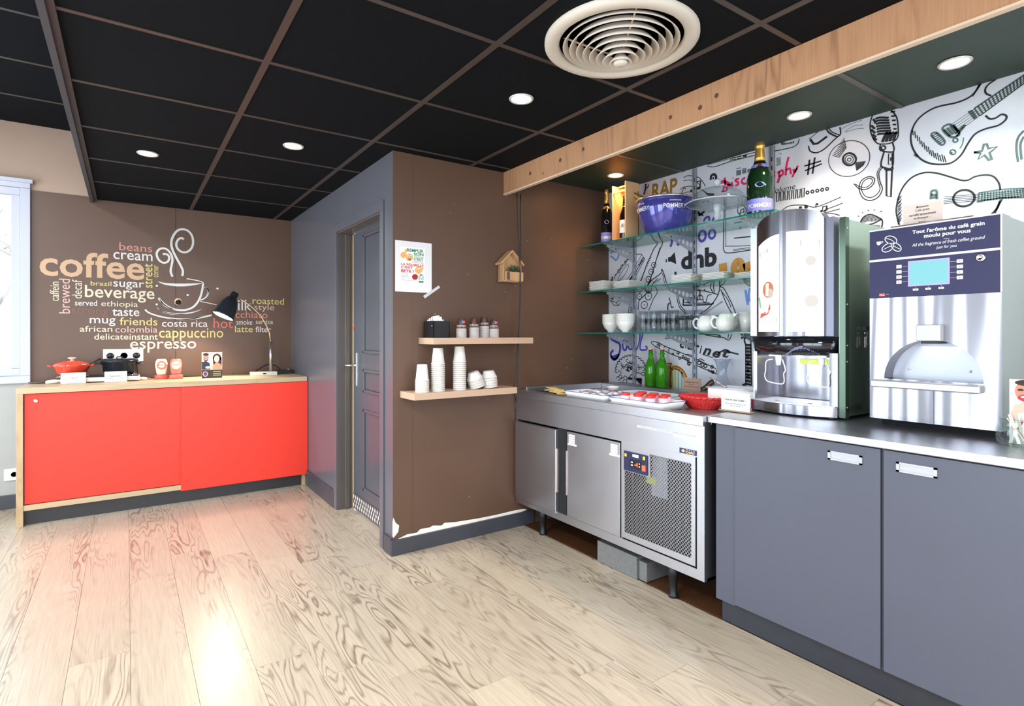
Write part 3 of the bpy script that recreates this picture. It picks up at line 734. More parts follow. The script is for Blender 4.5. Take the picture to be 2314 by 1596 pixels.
# desk lamp
LB = PZ(CT, 595, 846)
t = thing('desk_lamp', 'desk lamp with black shade and bent chrome gooseneck', 'lamp', (1.04, 5.27, CT))
q0, q1 = PY(5.27, 566, 847), PY(5.27, 624, 838)
MB().box(q0.x, q1.x, 5.22, 5.31, CT, CT+.032).build('base', mat('lamp_base', (206, 204, 196), .35), t, bevel=.003)
MB().box((q0.x+q1.x)/2-.012, (q0.x+q1.x)/2+.012, 5.2185, 5.222, CT+.011, CT+.023).build('switch', BLACK, t)
pts = [PY(5.27, *p) for p in ((612, 843), (612, 835))]
px_ = PY(5.27, 612, 838).x
MB().tube([(px_, 5.27, CT+.03), (px_, 5.27, PY(5.27, 612, 772).z)], .013, 16).build('stem', mat('lamp_chrome', (190, 188, 186), .2, .9), t)
gp = [(612, 773, 5.27), (609, 752, 5.262), (602, 735, 5.25), (590, 714, 5.235), (572, 696, 5.22), (555, 683, 5.205), (541, 675, 5.195)]
MB().tube([PY(yy, a_, b2) for a_, b2, yy in gp], .0065, 10).build('gooseneck', mat('gooseneck_brass', (214, 200, 176), .3, .8), t)
# shade: axis from cap (px 530,668) to the open mouth (px 505,715)
A = PY(5.17, 532, 662); Bm = PY(5.135, 503, 716)
ax = (Bm-A).normalized(); Lh = (Bm-A).length
SH = mat('lamp_shade_black', (34, 36, 42), .25, coat=.3)
s_cap[0] = False
q = MB(); q.lathe([(.0, 0), (.026, 0), (.030, .01), (.030, .045), (.040, .055), (.058, .085), (.072, .13), (.088, Lh-.01), (.090, Lh), (.086, Lh), (.069, .13), (.055, .088), (.030, .06), (0, .055)], tuple(A), 32, ax=tuple(ax)); q.build('shade', SH, t)
bq = A+ax*(Lh-.035); q = MB(); q.lathe([(0, -.05), (.02, -.045), (.034, -.02), (.036, 0), (.026, .022), (0, .032)], tuple(bq), 20, ax=tuple(ax)); q.build('bulb', mat('bulb_glow', (255, 250, 235), .4, emit=(255, 244, 222), estr=40), t)
q = MB(); q.lathe([(.085, 0), (0, 0)], tuple(A+ax*(Lh-.012)), 30, ax=tuple(ax)); q.build('diffuser', mat('lamp_diffuser', (255, 252, 240), .4, emit=(255, 246, 226), estr=14), t)
s_cap[0] = True
l = bpy.data.lights.new('desk_lamp_beam', 'SPOT'); l.energy = 32; l.color = (1, .88, .70); l.spot_size = radians(155); l.spot_blend = .6; l.shadow_soft_size = .04
o = bpy.data.objects.new('desk_lamp_beam', l); o.location = A+ax*(Lh+.005); o.rotation_mode = 'QUATERNION'; o.rotation_quaternion = Vector((0, 0, -1)).rotation_difference(ax); COL.objects.link(o)
# black power strip and the loose cables behind
t = thing('power_strip', 'black power strip at the wall corner right of the desk lamp', 'power strip', (1.17, 5.37, CT))
MB().box(1.11, 1.255, 5.35, 5.40, CT, CT+.035).build('body', BLACK, t, bevel=.004)
MB().lathe([(.012, 0), (.012, .012), (0, .012)], (1.22, 5.375, CT+.034), 14).build('switch', CHROME, t)
def cable(name, label, pts, r, m=BLACK, group=None): return tag(MB().tube(pts, r, 8).build(name, m), label, 'cable', group)
def smooth(P, n=6):
    P = [Vector(p) for p in P]; Q = []
    for i in range(len(P)-1):
        a, b, c_, d = P[max(i-1, 0)], P[i], P[i+1], P[min(i+2, len(P)-1)]
        for k in range(n):
            t_ = k/n; Q.append(.5*((2*b)+(c_-a)*t_+(2*a-5*b+4*c_-d)*t_**2+(3*b-a-3*c_+d)*t_**3))
    return Q+[P[-1]]
cable('lamp_cable', 'black cable arching behind the lamp stem to the power strip', smooth([(.90, 5.33, CT+.006), (.96, 5.36, CT+.045), (1.04, 5.38, CT+.085), (1.11, 5.385, CT+.075), (1.15, 5.385, CT+.038)]), .004)
cable('long_cable', 'thin black cable lying along the back of the red cabinet top', smooth([(.16, 5.40, CT+.004), (.4, 5.42, CT+.004), (.62, 5.41, CT+.004), (.80, 5.38, CT+.005), (.90, 5.34, CT+.006)]), .0035)
cable('hotplate_cable', 'black cable trailing off the left end of the hotplate', smooth([(-.40, 5.36, CT+.012), (-.47, 5.30, CT+.005), (-.53, 5.27, CT+.005), (-.57, 5.30, CT+.005), (-.59, 5.36, CT+.005)]), .004)

# ================================================================ WALL SHELVES AND THE CUPS ON THEM
SHF = 2.86
s1 = thing('wall_shelf', 'upper pale wooden wall shelf holding brown cups', 'shelf', (1.79, YS, 1.24))
a = PY(SHF, 985, 763); b_ = PY(SHF, 1205, 764.4)
U0, U1, UZ = PY(YS, 945, 763).x, b_.x, 1.263
def shelf_poly(x0b, x0f, x1, z0, z1, par):
    MB().prism([(x0b, YS-.003), (x0b, YS-.11), (x0f, SHF), (x1, SHF), (x1, YS-.003)], z0, z1, 2).build('board', SHELFW, par, bevel=.0015)
shelf_poly(U0, U0+.001, U1, UZ-.038, UZ, s1)
s2 = thing('wall_shelf', 'lower pale wooden wall shelf holding white cups', 'shelf', (1.65, YS, .93))
a = PY(SHF, 942.7, 891.8); b_ = PY(SHF, 1168.8, 874)
LZ = .952; L0 = PY(YS, 903, 883).x; L1 = b_.x
shelf_poly(L0, L0+.001, L1, LZ-.038, LZ, s2)
def lathe_thing(name, label, cat, group, prof, loc, m, n=24, parts=None):
    o = MB().lathe(prof, (0, 0, 0), n).build(name, m); o.location = loc
    return tag(o, label, cat, group)
CUP = mat('paper_cup_white', (212, 206, 198), .6)
cup_prof = [(.027, 0), (.028, .0), (.037, -.088), (.0395, -.090), (.0395, -.094), (.036, -.094), (.0355, -.088), (.0275, -.004), (0, -.003)]
cup_prof = [(0, -.002), (.0265, -.002), (.0272, 0), (.0285, -.001), (.0375, -.088), (.0405, -.089), (.0405, -.094), (.0365, -.094), (.0275, -.006), (0, -.004)]
wc = MB().lathe(cup_prof, (0, 0, 0), 24).build('paper_cup', CUP); wc['category'] = 'cup'
first = [True]
def stack(px, pyb, ntot, dz, zs, yy, group, what, src, h0=.094):
    base = PY(yy, px, pyb).x
    for k in range(ntot):       # k = 0 bottom cup (mouth down), top cup last
        lab = f'{what}, {fromtop(ntot-1-k)}'
        o = src if first[0] else src.copy()
        if not first[0]:
            COL.objects.link(o)
            for ch in src.children: d = ch.copy(); COL.objects.link(d); d.parent = o
        first[0] = False
        o.location = (base, yy, zs+h0+k*dz); o['label'] = lab; o['group'] = group
        o.rotation_euler = (0, 0, random.uniform(0, 6))
    return base
stack(954, 880, 7, .0108, LZ, 2.925, 'left stack of white paper cups', 'white paper cup in the short left stack on the lower shelf', wc)
stack(990, 878, 15, .0112, LZ, 2.925, 'second stack of white paper cups', 'white paper cup in the second stack on the lower shelf', wc)
stack(1038.5, 874, 15, .0118, LZ, 2.925, 'third stack of white paper cups', 'white paper cup in the third stack on the lower shelf', wc)
# brown espresso cups with wavy white mark
first[0] = True
BRC = mat('paper_cup_brown', (74, 44, 36), .4); RIMW = mat('paper_cup_rim', (196, 186, 182), .6)
b = MB(); pf = [(0, -.002), (.0205, -.002), (.021, 0), (.0225, -.001), (.029, -.056), (.0315, -.057), (.0315, -.062), (.028, -.062), (.0215, -.006), (0, -.004)]
bc = b.lathe(pf[:5], (0, 0, 0), 24).build('espresso_cup', BRC); bc['category'] = 'cup'
MB().lathe(pf[4:], (0, 0, 0), 24).build('rim', RIMW, bc)
wv = MB()
for k in range(22):
    a = 2*pi*k/22; r = lambda z_: .0226+(.029-.0226)*(-z_/.056)+.0003
    P_ = [(a-.04, -.034), (a+.07, -.040), (a+.10, -.048), (a+.04, -.052), (a+.02, -.044), (a-.07, -.038)]
    wv.add([(r(z_)*cos(q_), r(z_)*sin(q_), z_) for q_, z_ in P_], [(0,1,2,5), (2,3,4,5)])
wv.build('wave_print', PAPER, bc, fix=False)
for i, (px, n_, w_) in enumerate(((1042.5, 9, 'first'), (1071, 9, 'second'), (1094, 10, 'third'), (1116, 9, 'fourth'))):
    n_ = (9, 10, 11, 9)[i]
    yy = 2.925+(.02 if i == 2 else 0)
    stack(px, 757, n_, .0062+.0004*(i == 2), UZ, yy, f'{w_} stack of brown espresso cups', f'brown paper cup in the {w_} stack on the upper shelf', bc, h0=.062)
bcs = [o for o in bpy.data.objects if o.name.startswith('espresso_cup')]
for px, w_ in ((1041, 'first'), (1117, 'fourth')):      # little blue and red sticker on the top cup
    g = [o for o in bcs if o['group'].startswith(w_)]; top = max(g, key=lambda o: o.location.z); top.rotation_euler = (0, 0, 0)
    sb = MB()
    for k, m in ((0, mat('sticker_blue', (70, 150, 200), .5)), (1, mat('sticker_red', (226, 70, 76), .5))):
        x0 = -.011+.011*k
        sb.add([(x0, -.0262, -.026), (x0+.011, -.0262, -.026), (x0+.011, -.0240, -.010), (x0, -.0240, -.010)], [(0,1,2,3)], m)
    sb.build('sticker', None, top, fix=False, loc=(0, 0, 0))
# tilted nests of white bowls
first[0] = True
bp_ = [(0, -.001), (.030, -.001), (.033, -.003), (.046, -.036), (.0495, -.037), (.0495, -.042), (.045, -.042), (.031, -.008), (0, -.006)]
wbw = MB().lathe(bp_, (0, 0, 0), 26).build('paper_bowl', CUP); wbw['category'] = 'bowl'
for j, (px, py, n_, tilt, w_) in enumerate(((1079, 873, 8, -.30, 'left'), (1107, 871, 9, -.10, 'right'))):
    base = PY(2.93, px, py).x; base -= .0
    M_ = Matrix.Rotation(tilt, 4, 'Y')
    for k in range(n_):
        o = wbw if first[0] else wbw.copy()
        if not first[0]: COL.objects.link(o)
        first[0] = False
        hgt = .036+.0075*k
        off = M_ @ Vector((0, 0, hgt))
        o.location = Vector((base-(.004 if j == 0 else 0), 2.93+.002*(k % 2), LZ+.008+abs(sin(tilt))*.032))+off
        o.rotation_euler = (0, tilt+random.uniform(-.02, .02), 0)
        o['label'] = f'white paper bowl in the {w_} tilted nest on the lower shelf, {fromtop(n_-1-k)}'; o['group'] = f'{w_} nest of white paper bowls'
# black box of sugar sachets
q = PY(2.90, 980, 759); q1 = PY(2.90, 1016, 759); qz = PY(2.90, 1000, 727).z
X0, X1 = q.x, q1.x
t = thing('sachet_box', 'black open box holding white sugar sachets on the upper shelf', 'box', ((X0+X1)/2, 2.97, UZ))
b = MB(); z0, z1 = UZ, UZ+.098; Y0, Y1 = 2.90, 3.03
b.box(X0, X1, Y0, Y0+.003, z0, z1); b.box(X0, X1, Y1-.003, Y1, z0, z1); b.box(X0, X0+.003, Y0, Y1, z0, z1); b.box(X1-.003, X1, Y0, Y1, z0, z1); b.box(X0, X1, Y0, Y1, z0, z0+.003)
b.build('box', BLACK, t)
random.seed(21)
for k in range(18):
    x = X0+.008+(X1-X0-.016)*random.random()*.93; y = random.uniform(2.915, 3.0); h_ = random.uniform(.075, .125)-(.02 if x > X0+.07 else 0); tl = random.uniform(-.5, .5)
    o = MB().box(-.012, .012, -.0015, .0015, 0, .055).build('sugar_sachet', PAPER)
    o.location = (x, y, UZ+h_-.055+.02*0+.008); o.rotation_euler = (random.uniform(-.2, .2), tl*.5, random.uniform(-.6, .6))
    tag(o, 'white paper sugar sachet sticking out of the black box', 'sachet', 'sugar sachets in the black box')
# wooden house with succulent
t = thing('house_planter', 'small wooden house shaped wall planter with a succulent', 'planter', (2.09, YS, 1.74))
HW = wood('house_wood', (206, 166, 122), (158, 112, 74), 'Z', rough=.6, scale=2.5, ringf=4, contrast=.8)
hx = lambda px, py, yy: PY(yy, px, py)
q0, q1, qt = hx(1135, 634, 3.0), hx(1176, 634, 3.0), hx(1157, 570, 3.0)
x0, x1, z0, ze, zt = q0.x, q1.x, q0.z, hx(1135, 592, 3.0).z, qt.z; xm = (x0+x1)/2
MB().prism([(x0, z0), (x1, z0), (x1, ze), (xm, zt), (x0, ze)], 3.035, 3.05, 1).build('back_board', HW, t)
b = MB(); tt = .008
for sx, xe in ((-1, x0), (1, x1)):
    b.prism([(xm, zt), (xm, zt+tt*1.6), (xe+sx*.022, ze-.012+tt*.6), (xe+sx*.022-sx*.004, ze-.018)], 2.985, 3.052, 1)
b.build('roof', HW, t)
b = MB(); b.box(x0, x0+.007, 2.99, 3.04, z0, ze); b.box(x1-.007, x1, 2.99, 3.04, z0, ze); b.box(x0, x1, 2.985, 3.05, z0-.006, z0); b.build('sides', HW, t)
zp = z0+.058
MB().box(x0+.012, x1+.004, 2.972, 3.03, z0, zp).build('pot_box', HW, t, bevel=.001)
MB().box(x0+.016, x0+.04, 2.9705, 2.973, z0+.004, zp-.003).build('dark_tag', mat('dark_tag', (96, 76, 66), .7, noise=.3, nscale=200), t)
b = MB(); pc = Vector((xm+.016, 2.995, zp))
random.seed(4)
for k in range(22):
    a = k*2.4; el_ = .25+.055*k; L_ = .062-.001*k
    d = Vector((cos(a)*cos(el_), sin(a)*cos(el_)*.6, sin(el_))); sd = Vector((-sin(a), cos(a)*.6, 0)).normalized()
    up = Vector((0, 0, 1)); w_ = .0085
    p0 = pc+d*.006; p1 = pc+d*L_*.5+up*-.004; p2 = pc+d*L_+up*.008
    b.add([p0-sd*w_*.6, p0+sd*w_*.6, p1+sd*w_, p2, p1-sd*w_, p1-up*.004], [(0, 1, 5), (1, 2, 5), (2, 3, 5), (3, 4, 5), (4, 0, 5), (0, 4, 2, 1), (4, 3, 2)])
b.build('succulent', mat('succulent_green', (48, 74, 44), .5, noise=.3, nscale=60), t, fix=False)
# hanging black cables
xa = PY(2.97, 1168, 440); xb = PY(2.97, 1176, 440)
cable('hanging_cable', 'black cable hanging slanted from the wooden beam past the little house', smooth([(xa.x, 2.97, 2.2), PY(2.97, 1172, 560), PY(2.97, 1176, 620), PY(2.975, 1174, 700), PY(2.98, 1171, 763), PY(2.98, 1168, 800), PY(2.98, 1161, 878)]), .0032)
cable('hanging_cable', 'black cable hanging straight down from the wooden beam to the fridge', smooth([(xb.x, 2.97, 2.2), PY(2.97, 1175.5, 600), PY(2.97, 1172, 763), PY(2.97, 1170, 830), PY(2.97, 1168, 890), PY(2.97, 1163, 930)]), .0032)

# poster on the short wall
t = thing('poster', 'white taped poster with green and red French text', 'poster', (1.4, YS, 1.68))
pc0, pc1 = PY(YS-.005, 893, 601), PY(YS-.005, 975.5, 606); zt_, zb_ = 1.832, 1.533
MB().box(pc0.x, pc1.x, YS-.0055, YS-.0035, zb_, zt_).build('sheet', mat('poster_sheet', (234, 230, 232), .25), t)
P = Print(1, YS-.006, 890, 540, 11.4)
GRN = mat('poster_green', (52, 140, 84), .6); PR = mat('poster_red', (208, 58, 66), .6); ORG = mat('poster_orange', (240, 178, 106), .6)
P.fill([(150, 190), (800, 250), (805, 1135), (150, 1105)], mat('poster_inner', (246, 243, 244), .3)); P.v -= .0004
for (s_, x0, x1, yt, yb, m, bo) in (('REMPLIR', 335, 765, 262, 345, GRN, .03), ('SON', 510, 765, 362, 440, GRN, .04), ('ASSIETTE', 510, 762, 455, 488, GRN, .02), ("C'EST", 510, 760, 497, 560, GRN, .04), ('CHOUETTE,', 490, 755, 568, 602, GRN, .0),
    ("SI C'EST POUR", 470, 765, 602, 632, PR, .0), ('LA POUBELLE', 185, 765, 638, 702, PR, .03), ("C'EST", 185, 490, 700, 768, PR, .04), ('BETE !', 185, 515, 790, 868, PR, .04),
    ('Il est urgent', 185, 370, 895, 920, TEXTK, 0), ('que nous, citoyens,', 185, 370, 930, 952, TEXTK, 0), ("n'hesitons pas a", 185, 430, 962, 985, TEXTK, 0), ('gaspiller moins de', 185, 430, 998, 1020, TEXTK, 0), ('nourriture', 185, 310, 1030, 1050, TEXTK, 0), ('www.stopgaspillage.fr', 185, 510, 1063, 1085, PR, 0)):
    P.text(s_, x0, x1, yt, yb, bold=bo, m=m)
P.disc(250, 415, 80, 80, m=ORG).disc(310, 310, 32, 45, m=ORG).disc(640, 800, 100, 95, m=ORG); P.v -= .0003
P.disc(400, 480, 92, 100, m=ORG).disc(745, 760, 25, 30, m=ORG); P.v -= .0003
for cx, cy in ((375, 440), (430, 450), (610, 780), (655, 780)): P.disc(cx, cy, 22, 26, m=PAPER)
P.v -= .0003
for cx, cy in ((378, 445), (433, 455), (615, 795), (650, 795)): P.disc(cx, cy, 9, 13, m=TEXTK)
P.fill([(350, 495), (400, 520), (450, 500), (420, 545), (390, 545)], TEXTK).line([(620, 885), (640, 875), (660, 885)], .0012, m=TEXTK)
P.disc(545, 982, 78, 78, m=PR).text('STOP', 490, 600, 945, 990, m=PAPER, bold=.03).text('GASPI', 490, 600, 1000, 1030, m=PAPER)
P.fill([(640, 945), (700, 905), (760, 945)], GRN).fill([(640, 1080), (765, 1090), (765, 1130), (640, 1125)], GRN).line([(650, 960), (655, 1060)], .004, m=GRN).line([(755, 960), (750, 1070)], .004, m=GRN).line([(690, 960), (710, 1060)], .004, m=GRN)
P.build('printed_text', None, t)
P = Print(1, YS-.0066, 890, 540, 11.4)
P.fill([(755, 1470), (800, 1535), (1195, 1255), (1155, 1200)]).build('tape', mat('clear_tape', (206, 204, 208), .2), t)
# ================================================================ REFRIGERATED BUFFET UNIT
FX = 2.135; FY0, FY1 = 1.573, 3.045
fr = thing('buffet_fridge', 'stainless steel refrigerated buffet unit with two doors and a diamond mesh grille', 'fridge', (FX, 2.3, 0))
DARKI = mat('fridge_inside', (16, 16, 18), .7)
b = MB()
b.box(FX+.02, 2.80, FY0, FY0+.012, .165, .868)                 # right flank
b.box(FX+.02, 2.80, FY1-.004, FY1+.004, .165, .868); b.box(FX+.02, 2.80, FY0, FY1, .165, .18)
b.box(FX, FX+.02, FY0, 1.613, .168, .868); b.box(FX, FX+.02, 3.023, FY1+.004, .165, .868)
b.box(FX, FX+.02, 1.613, 3.023, .168, .214); b.box(FX, FX+.02, 1.613, 3.023, .722, .868)
b.box(FX, FX+.02, 2.079, 2.085, .214, .722)
b.build('body', STEEL, fr)
MB().box(FX+.03, 2.79, FY0+.014, FY1-.01, .185, .70).build('interior', DARKI, fr)
b = MB()                                                       # top with recessed well and raised back
b.box(FX-.012, FX+.05, FY0, FY1, .868, .915); b.box(FX+.05, 2.86, FY0, FY1, .870, .889)
b.box(FX+.05, 2.86, FY0, FY0+.02, .889, .915); b.box(FX+.05, 2.86, FY1-.05, FY1, .889, .932)
b.box(2.86, 2.995, FY0, FY1, .870, .930)
b.build('top', STEEL, fr, bevel=.003)
d = MB().box(FX-.028, FX-.001, 2.597, 3.018, .212, .712).build('door', STEEL, fr, bevel=.003)
MB().box(FX-.020, FX-.004, 2.575, 2.597, .34, .60).build('handle', CHROME, d)
d = MB().box(FX-.010, FX+.008, 2.089, 2.513, .219, .714).build('door', STEEL, fr, bevel=.002)
MB().box(FX-.016, FX+.004, 2.513, 2.522, .34, .60).build('handle', CHROME, d)
MB().box(FX-.004, FX+.012, 2.522, 2.60, .216, .72).build('dark_gap', DARKI, fr)
def stickers(Y, zt, ws, par, nm='label_sticker'):
    q = MB()
    for k, w_ in enumerate(ws): q.box(FX-.0297 if Y > 2.6 else FX-.0112, FX-.010, Y-w_/2+(.008 if k == len(ws)-1 else 0)*(-1), Y+w_/2, zt-.013*k-.010, zt-.013*k)
    q.build(nm, PAPER, par)
stickers(2.470, .700, [.052]*4+[.068], d); stickers(2.128, .700, [.05]*4+[.07], d)
# grille panel with a real diamond lattice
gp = MB(); GX = FX-.006
g0, g1 = 1.618, 2.076
gp.box(GX, GX+.006, g0, 1.640, .225, .722); gp.box(GX, GX+.006, 2.056, g1, .225, .722); gp.box(GX, GX+.006, 1.64, 2.056, .225, .256)
gp.box(GX, GX+.006, 1.64, 2.056, .690, .722); gp.box(GX, GX+.006, 1.887, 2.056, .577, .690)
gp = gp.build('grille_panel', STEEL, fr)
lat = MB(); pit = .0173
def diag(y0, y1, z0, z1):
    for sg in (1, -1):
        # lines z = sg*y*k + c
        k = 1.08; cs = [sg*k*y for y in (y0, y1)]
        cmin = z0-max(cs); cmax = z1-min(cs); n0 = math.ceil(cmin/(pit*k)); n1 = math.floor(cmax/(pit*k))
        for n in range(n0, n1+1):
            c0 = n*pit*k
            ya = (z0-c0)/(sg*k); yb = (z1-c0)/(sg*k); lo, hi_ = max(min(ya, yb), y0), min(max(ya, yb), y1)
            if hi_-lo < .001: continue
            za, zb = sg*k*lo+c0, sg*k*hi_+c0; w_ = .0019
            lat.add([(GX+.001, lo, za-w_), (GX+.001, hi_, zb-w_), (GX+.001, hi_, zb+w_), (GX+.001, lo, za+w_), (GX+.003, lo, za-w_), (GX+.003, hi_, zb-w_), (GX+.003, hi_, zb+w_), (GX+.003, lo, za+w_)], [(0,1,2,3), (0,4,5,1), (3,2,6,7)])
diag(1.64, 2.056, .256, .577); diag(1.64, 1.887, .577, .690)
tag(lat.build('grille_mesh', STEEL, fr), kind='stuff')
MB().box(FX+.022, FX+.026, 1.80, 1.90, .48, .70).build('inner_plate', mat('inner_plate', (150, 152, 160), .5), fr)
MB().box(FX+.018, FX+.021, 1.87, 1.93, .535, .572).build('yellow_label', mat('yellow_label', (190, 200, 60), .6), fr)
cpn = MB().box(GX-.006, GX, 1.898, 2.057, .580, .680).build('control_panel', mat('control_navy', (34, 38, 72), .35), fr, bevel=.002)
q = MB(); X_ = GX-.0065
YEL = mat('label_yellow', (240, 186, 40), .5); ORD = mat('digit_red', (255, 70, 40), .5, emit=(255, 60, 30), estr=3)
q.box(X_, GX-.005, 2.036, 2.050, .652, .667, YEL); q.box(X_, GX-.005, 1.912, 1.926, .655, .672, YEL); q.box(X_, GX-.005, 1.955, 1.995, .658, .672, PAPER)
q.box(X_-.003, GX-.005, 1.937, 2.012, .602, .642, BLACK)
for yy in (2.0, 1.993):
    for zz in (.613, .628): q.box(X_-.004, X_, yy-.003, yy+.002, zz, zz+.006, PAPER)
for zz in (.613, .628): q.box(X_-.004, X_, 1.942, 1.948, zz, zz+.006, PAPER)
frame_text(q, '-4', (X_-.0035, 1.978, .612), (0, -.022, 0), (0, 0, .022), .04, m=ORD)
q.box(X_-.003, GX-.005, 1.908, 1.930, .600, .628, mat('switch_red', (230, 90, 60), .4, emit=(230, 70, 40), estr=1))
q.build('controls', None, cpn, fix=False)
q = MB(); q.box(FX-.0015, FX, 1.614, 1.71, .728, .752, mat('badge_navy', (34, 42, 96), .4)); q.add([(FX-.002, 1.70, .74), (FX-.002, 1.688, .748), (FX-.002, 1.676, .74), (FX-.002, 1.688, .733)], [(0,1,2,3)], YEL)
frame_text(q, 'CAPIC', (FX-.002, 1.674, .731), (0, -.052, 0), (0, 0, .011), .03, .3, m=YEL)
for k in range(4): q.box(FX-.002, FX-.001, 1.665-.013*k, 1.669-.013*k, .746, .749, PAPER)
q.build('badge', None, fr, fix=False)
q = MB(); y0_, y1_ = PX(FX, 1440, 955).y, PX(FX, 1575, 975).y
q.box(FX-.0008, FX, y1_, y0_, .812, .822, mat('notice_strip', (214, 214, 218), .4)); q.box(FX-.0008, FX, y1_+.01, y1_+.13, .798, .807, mat('notice_strip', (214, 214, 218), .4))
frame_text(q, "CES PRODUITS SONT SORTIS DU FROID POUR ETRE CONSOMMES DANS LES DEUX HEURES", (FX-.0012, y0_-.005, .814), (0, -(y0_-y1_-.01), 0), (0, 0, .006), m=TEXTK)
q.build('notice', None, fr, fix=False)
LEGM = mat('black_leg', (22, 22, 24), .4)
for (x, y) in ((2.20, 1.80), (2.20, 2.84), (2.7, 1.80), (2.7, 2.84)):
    MB().lathe([(.026, .165), (.026, .1), (.021, .095), (.019, .02), (.024, .012), (.024, 0), (0, 0)], (x, y, 0), 18).build('leg', LEGM, fr)
GALV = mat('galvanised', (118, 118, 116), .55, .3, noise=.25, nscale=60)
t = thing('drip_box', 'speckled grey metal box lying on the floor under the fridge', 'box', (2.2, 2.2, 0))
MB().box(2.19, 2.50, 2.03, 2.325, .002, .118).build('housing', GALV, t, bevel=.002)
MB().box(2.205, 2.46, 1.975, 2.028, .002, .10).build('end_block', GALV, t, bevel=.002)
# ================================================================ COUNTER
CZ = .915
ct = thing('counter', 'long slate counter with a brushed steel top carrying the two machines', 'counter', (2.15, .2, 0))
MB().box(2.152, 2.998, -1.6, 1.570, CZ-.029, CZ).build('worktop', STEEL, ct, bevel=.003)
CAB = mat('slate_door', (78, 80, 92), .38, noise=.05, nscale=4, spec=.45)
MB().box(2.176, 2.97, -1.6, 1.535, .11, CZ-.030).build('carcass', CAB, ct)
MB().box(2.169, 2.176, 1.442, 1.537, .105, CZ-.032).build('filler_panel', CAB, ct)
MB().box(2.205, 2.225, -1.6, 1.53, 0, .11).build('kick_board', mat('kick_slate', (44, 46, 52), .35, noise=.2, nscale=20), ct)
for k, (ya, yb) in enumerate(((.873, 1.438), (.300, .862), (-.27, .294), (-.84, -.276), (-1.41, -.846))):
    d = MB().box(2.160, 2.175, ya, yb, .114, CZ-.034).build('door', CAB, ct, bevel=.001)
    if k < 3:
        hy = (.93, 1.048) if k == 0 else ((.706, .823) if k == 1 else (.02, .137)); z0, z1 = .815, .848
        q = MB(); w_ = .006
        q.box(2.156, 2.161, hy[0], hy[1], z0, z0+w_); q.box(2.156, 2.161, hy[0], hy[1], z1-w_, z1); q.box(2.156, 2.161, hy[0], hy[0]+w_*1.6, z0, z1); q.box(2.156, 2.161, hy[1]-w_*1.6, hy[1], z0, z1)
        q.box(2.1592, 2.1605, hy[0]+w_, hy[1]-w_, z0+w_, z1-w_)
        q.build('recessed_handle', mat('handle_alu', (176, 176, 180), .35, .4), d)

# ================================================================ GLASS SHELVES, UPRIGHTS, BRACKETS
SG = glass('shelf_glass', (214, 238, 232), thin=True, ior=1.5)
EDGE = mat('glass_edge', (20, 112, 100), .1, spec=.6)
shelfZ = (1.913, 1.587, 1.296)
for k, (z, y0) in enumerate(zip(shelfZ, (1.565, 1.60, 1.60))):
    t = thing('glass_shelf', f'{("top","middle","bottom")[k]} glass shelf on steel brackets against the mural wall', 'shelf', (2.83, 2.3, z), 'glass shelves on the mural wall')
    MB().box(2.678, 2.985, y0, 3.045, z-.008, z).build('pane', SG, t)
    q = MB(); q.box(2.6755, 2.678, y0, 3.045, z-.008, z); q.box(2.678, 2.985, y0-.0025, y0, z-.008, z); q.build('polished_edge', EDGE, t)
BRK = mat('bracket_steel', (176, 180, 190), .35, .6)
def bracket(y, z, name='bracket'):
    cu = bpy.data.curves.new('b', 'CURVE'); cu.dimensions = '2D'; cu.fill_mode = 'BOTH'; cu.extrude = .0012; cu.resolution_u = 3
    def sp(pts):
        s_ = cu.splines.new('POLY'); s_.points.add(len(pts)-1); s_.use_cyclic_u = True
        for i, p in enumerate(pts): s_.points[i].co = (p[0], p[1], 0, 1)
    sp([(0, 0), (-.26, 0), (-.272, -.012), (-.25, -.022), (0, -.105)])
    for i in range(6):
        cx = -.03-.038*i; hh = .105-.083*(-cx)/.25; r = min(.016, hh*.22)
        sp([(cx+r*cos(2*pi*k/12), -hh*.52+r*sin(2*pi*k/12)) for k in range(12)])
    o = bpy.data.objects.new('b', cu); me = bpy.data.meshes.new_from_object(o); bpy.data.objects.remove(o)
    me.materials.clear(); me.materials.append(BRK)
    return me
bme = bracket(0, 0)
for yu in (2.795, 2.28, 1.761):
    w_ = {2.795: 'left', 2.28: 'middle', 1.761: 'right'}[yu]
    t = thing('shelf_upright', f'{w_} slotted steel wall upright holding the glass shelves', 'upright', (XR, yu, .93), 'slotted wall uprights')
    q = MB(); q.box(XR-.014, XR, yu-.013, yu-.009, .932, 2.345); q.box(XR-.014, XR, yu+.009, yu+.013, .932, 2.345); q.box(XR-.003, XR, yu-.013, yu+.013, .932, 2.345)
    q.build('channel', BRK, t)
    q = MB()
    for k in range(27): q.box(XR-.0035, XR-.0028, yu-.004, yu+.004, .96+k*.05, .985+k*.05)
    tag(q.build('slots', BLACKM, t), kind='stuff')
    for z in shelfZ:
        if z > 1.9 or yu > 1.7:
            o = bpy.data.objects.new('bracket', bme); COL.objects.link(o); o.parent = t
            o.rotation_euler = (pi/2, 0, 0); o.location = Vector((XR-.012, yu, z-.010))-t.location
            c_ = MB().box(2.70, 2.735, yu-.012, yu+.012, z-.0105, z-.0085).build('rubber_pad', mat('pad', (150, 130, 112), .5), t)

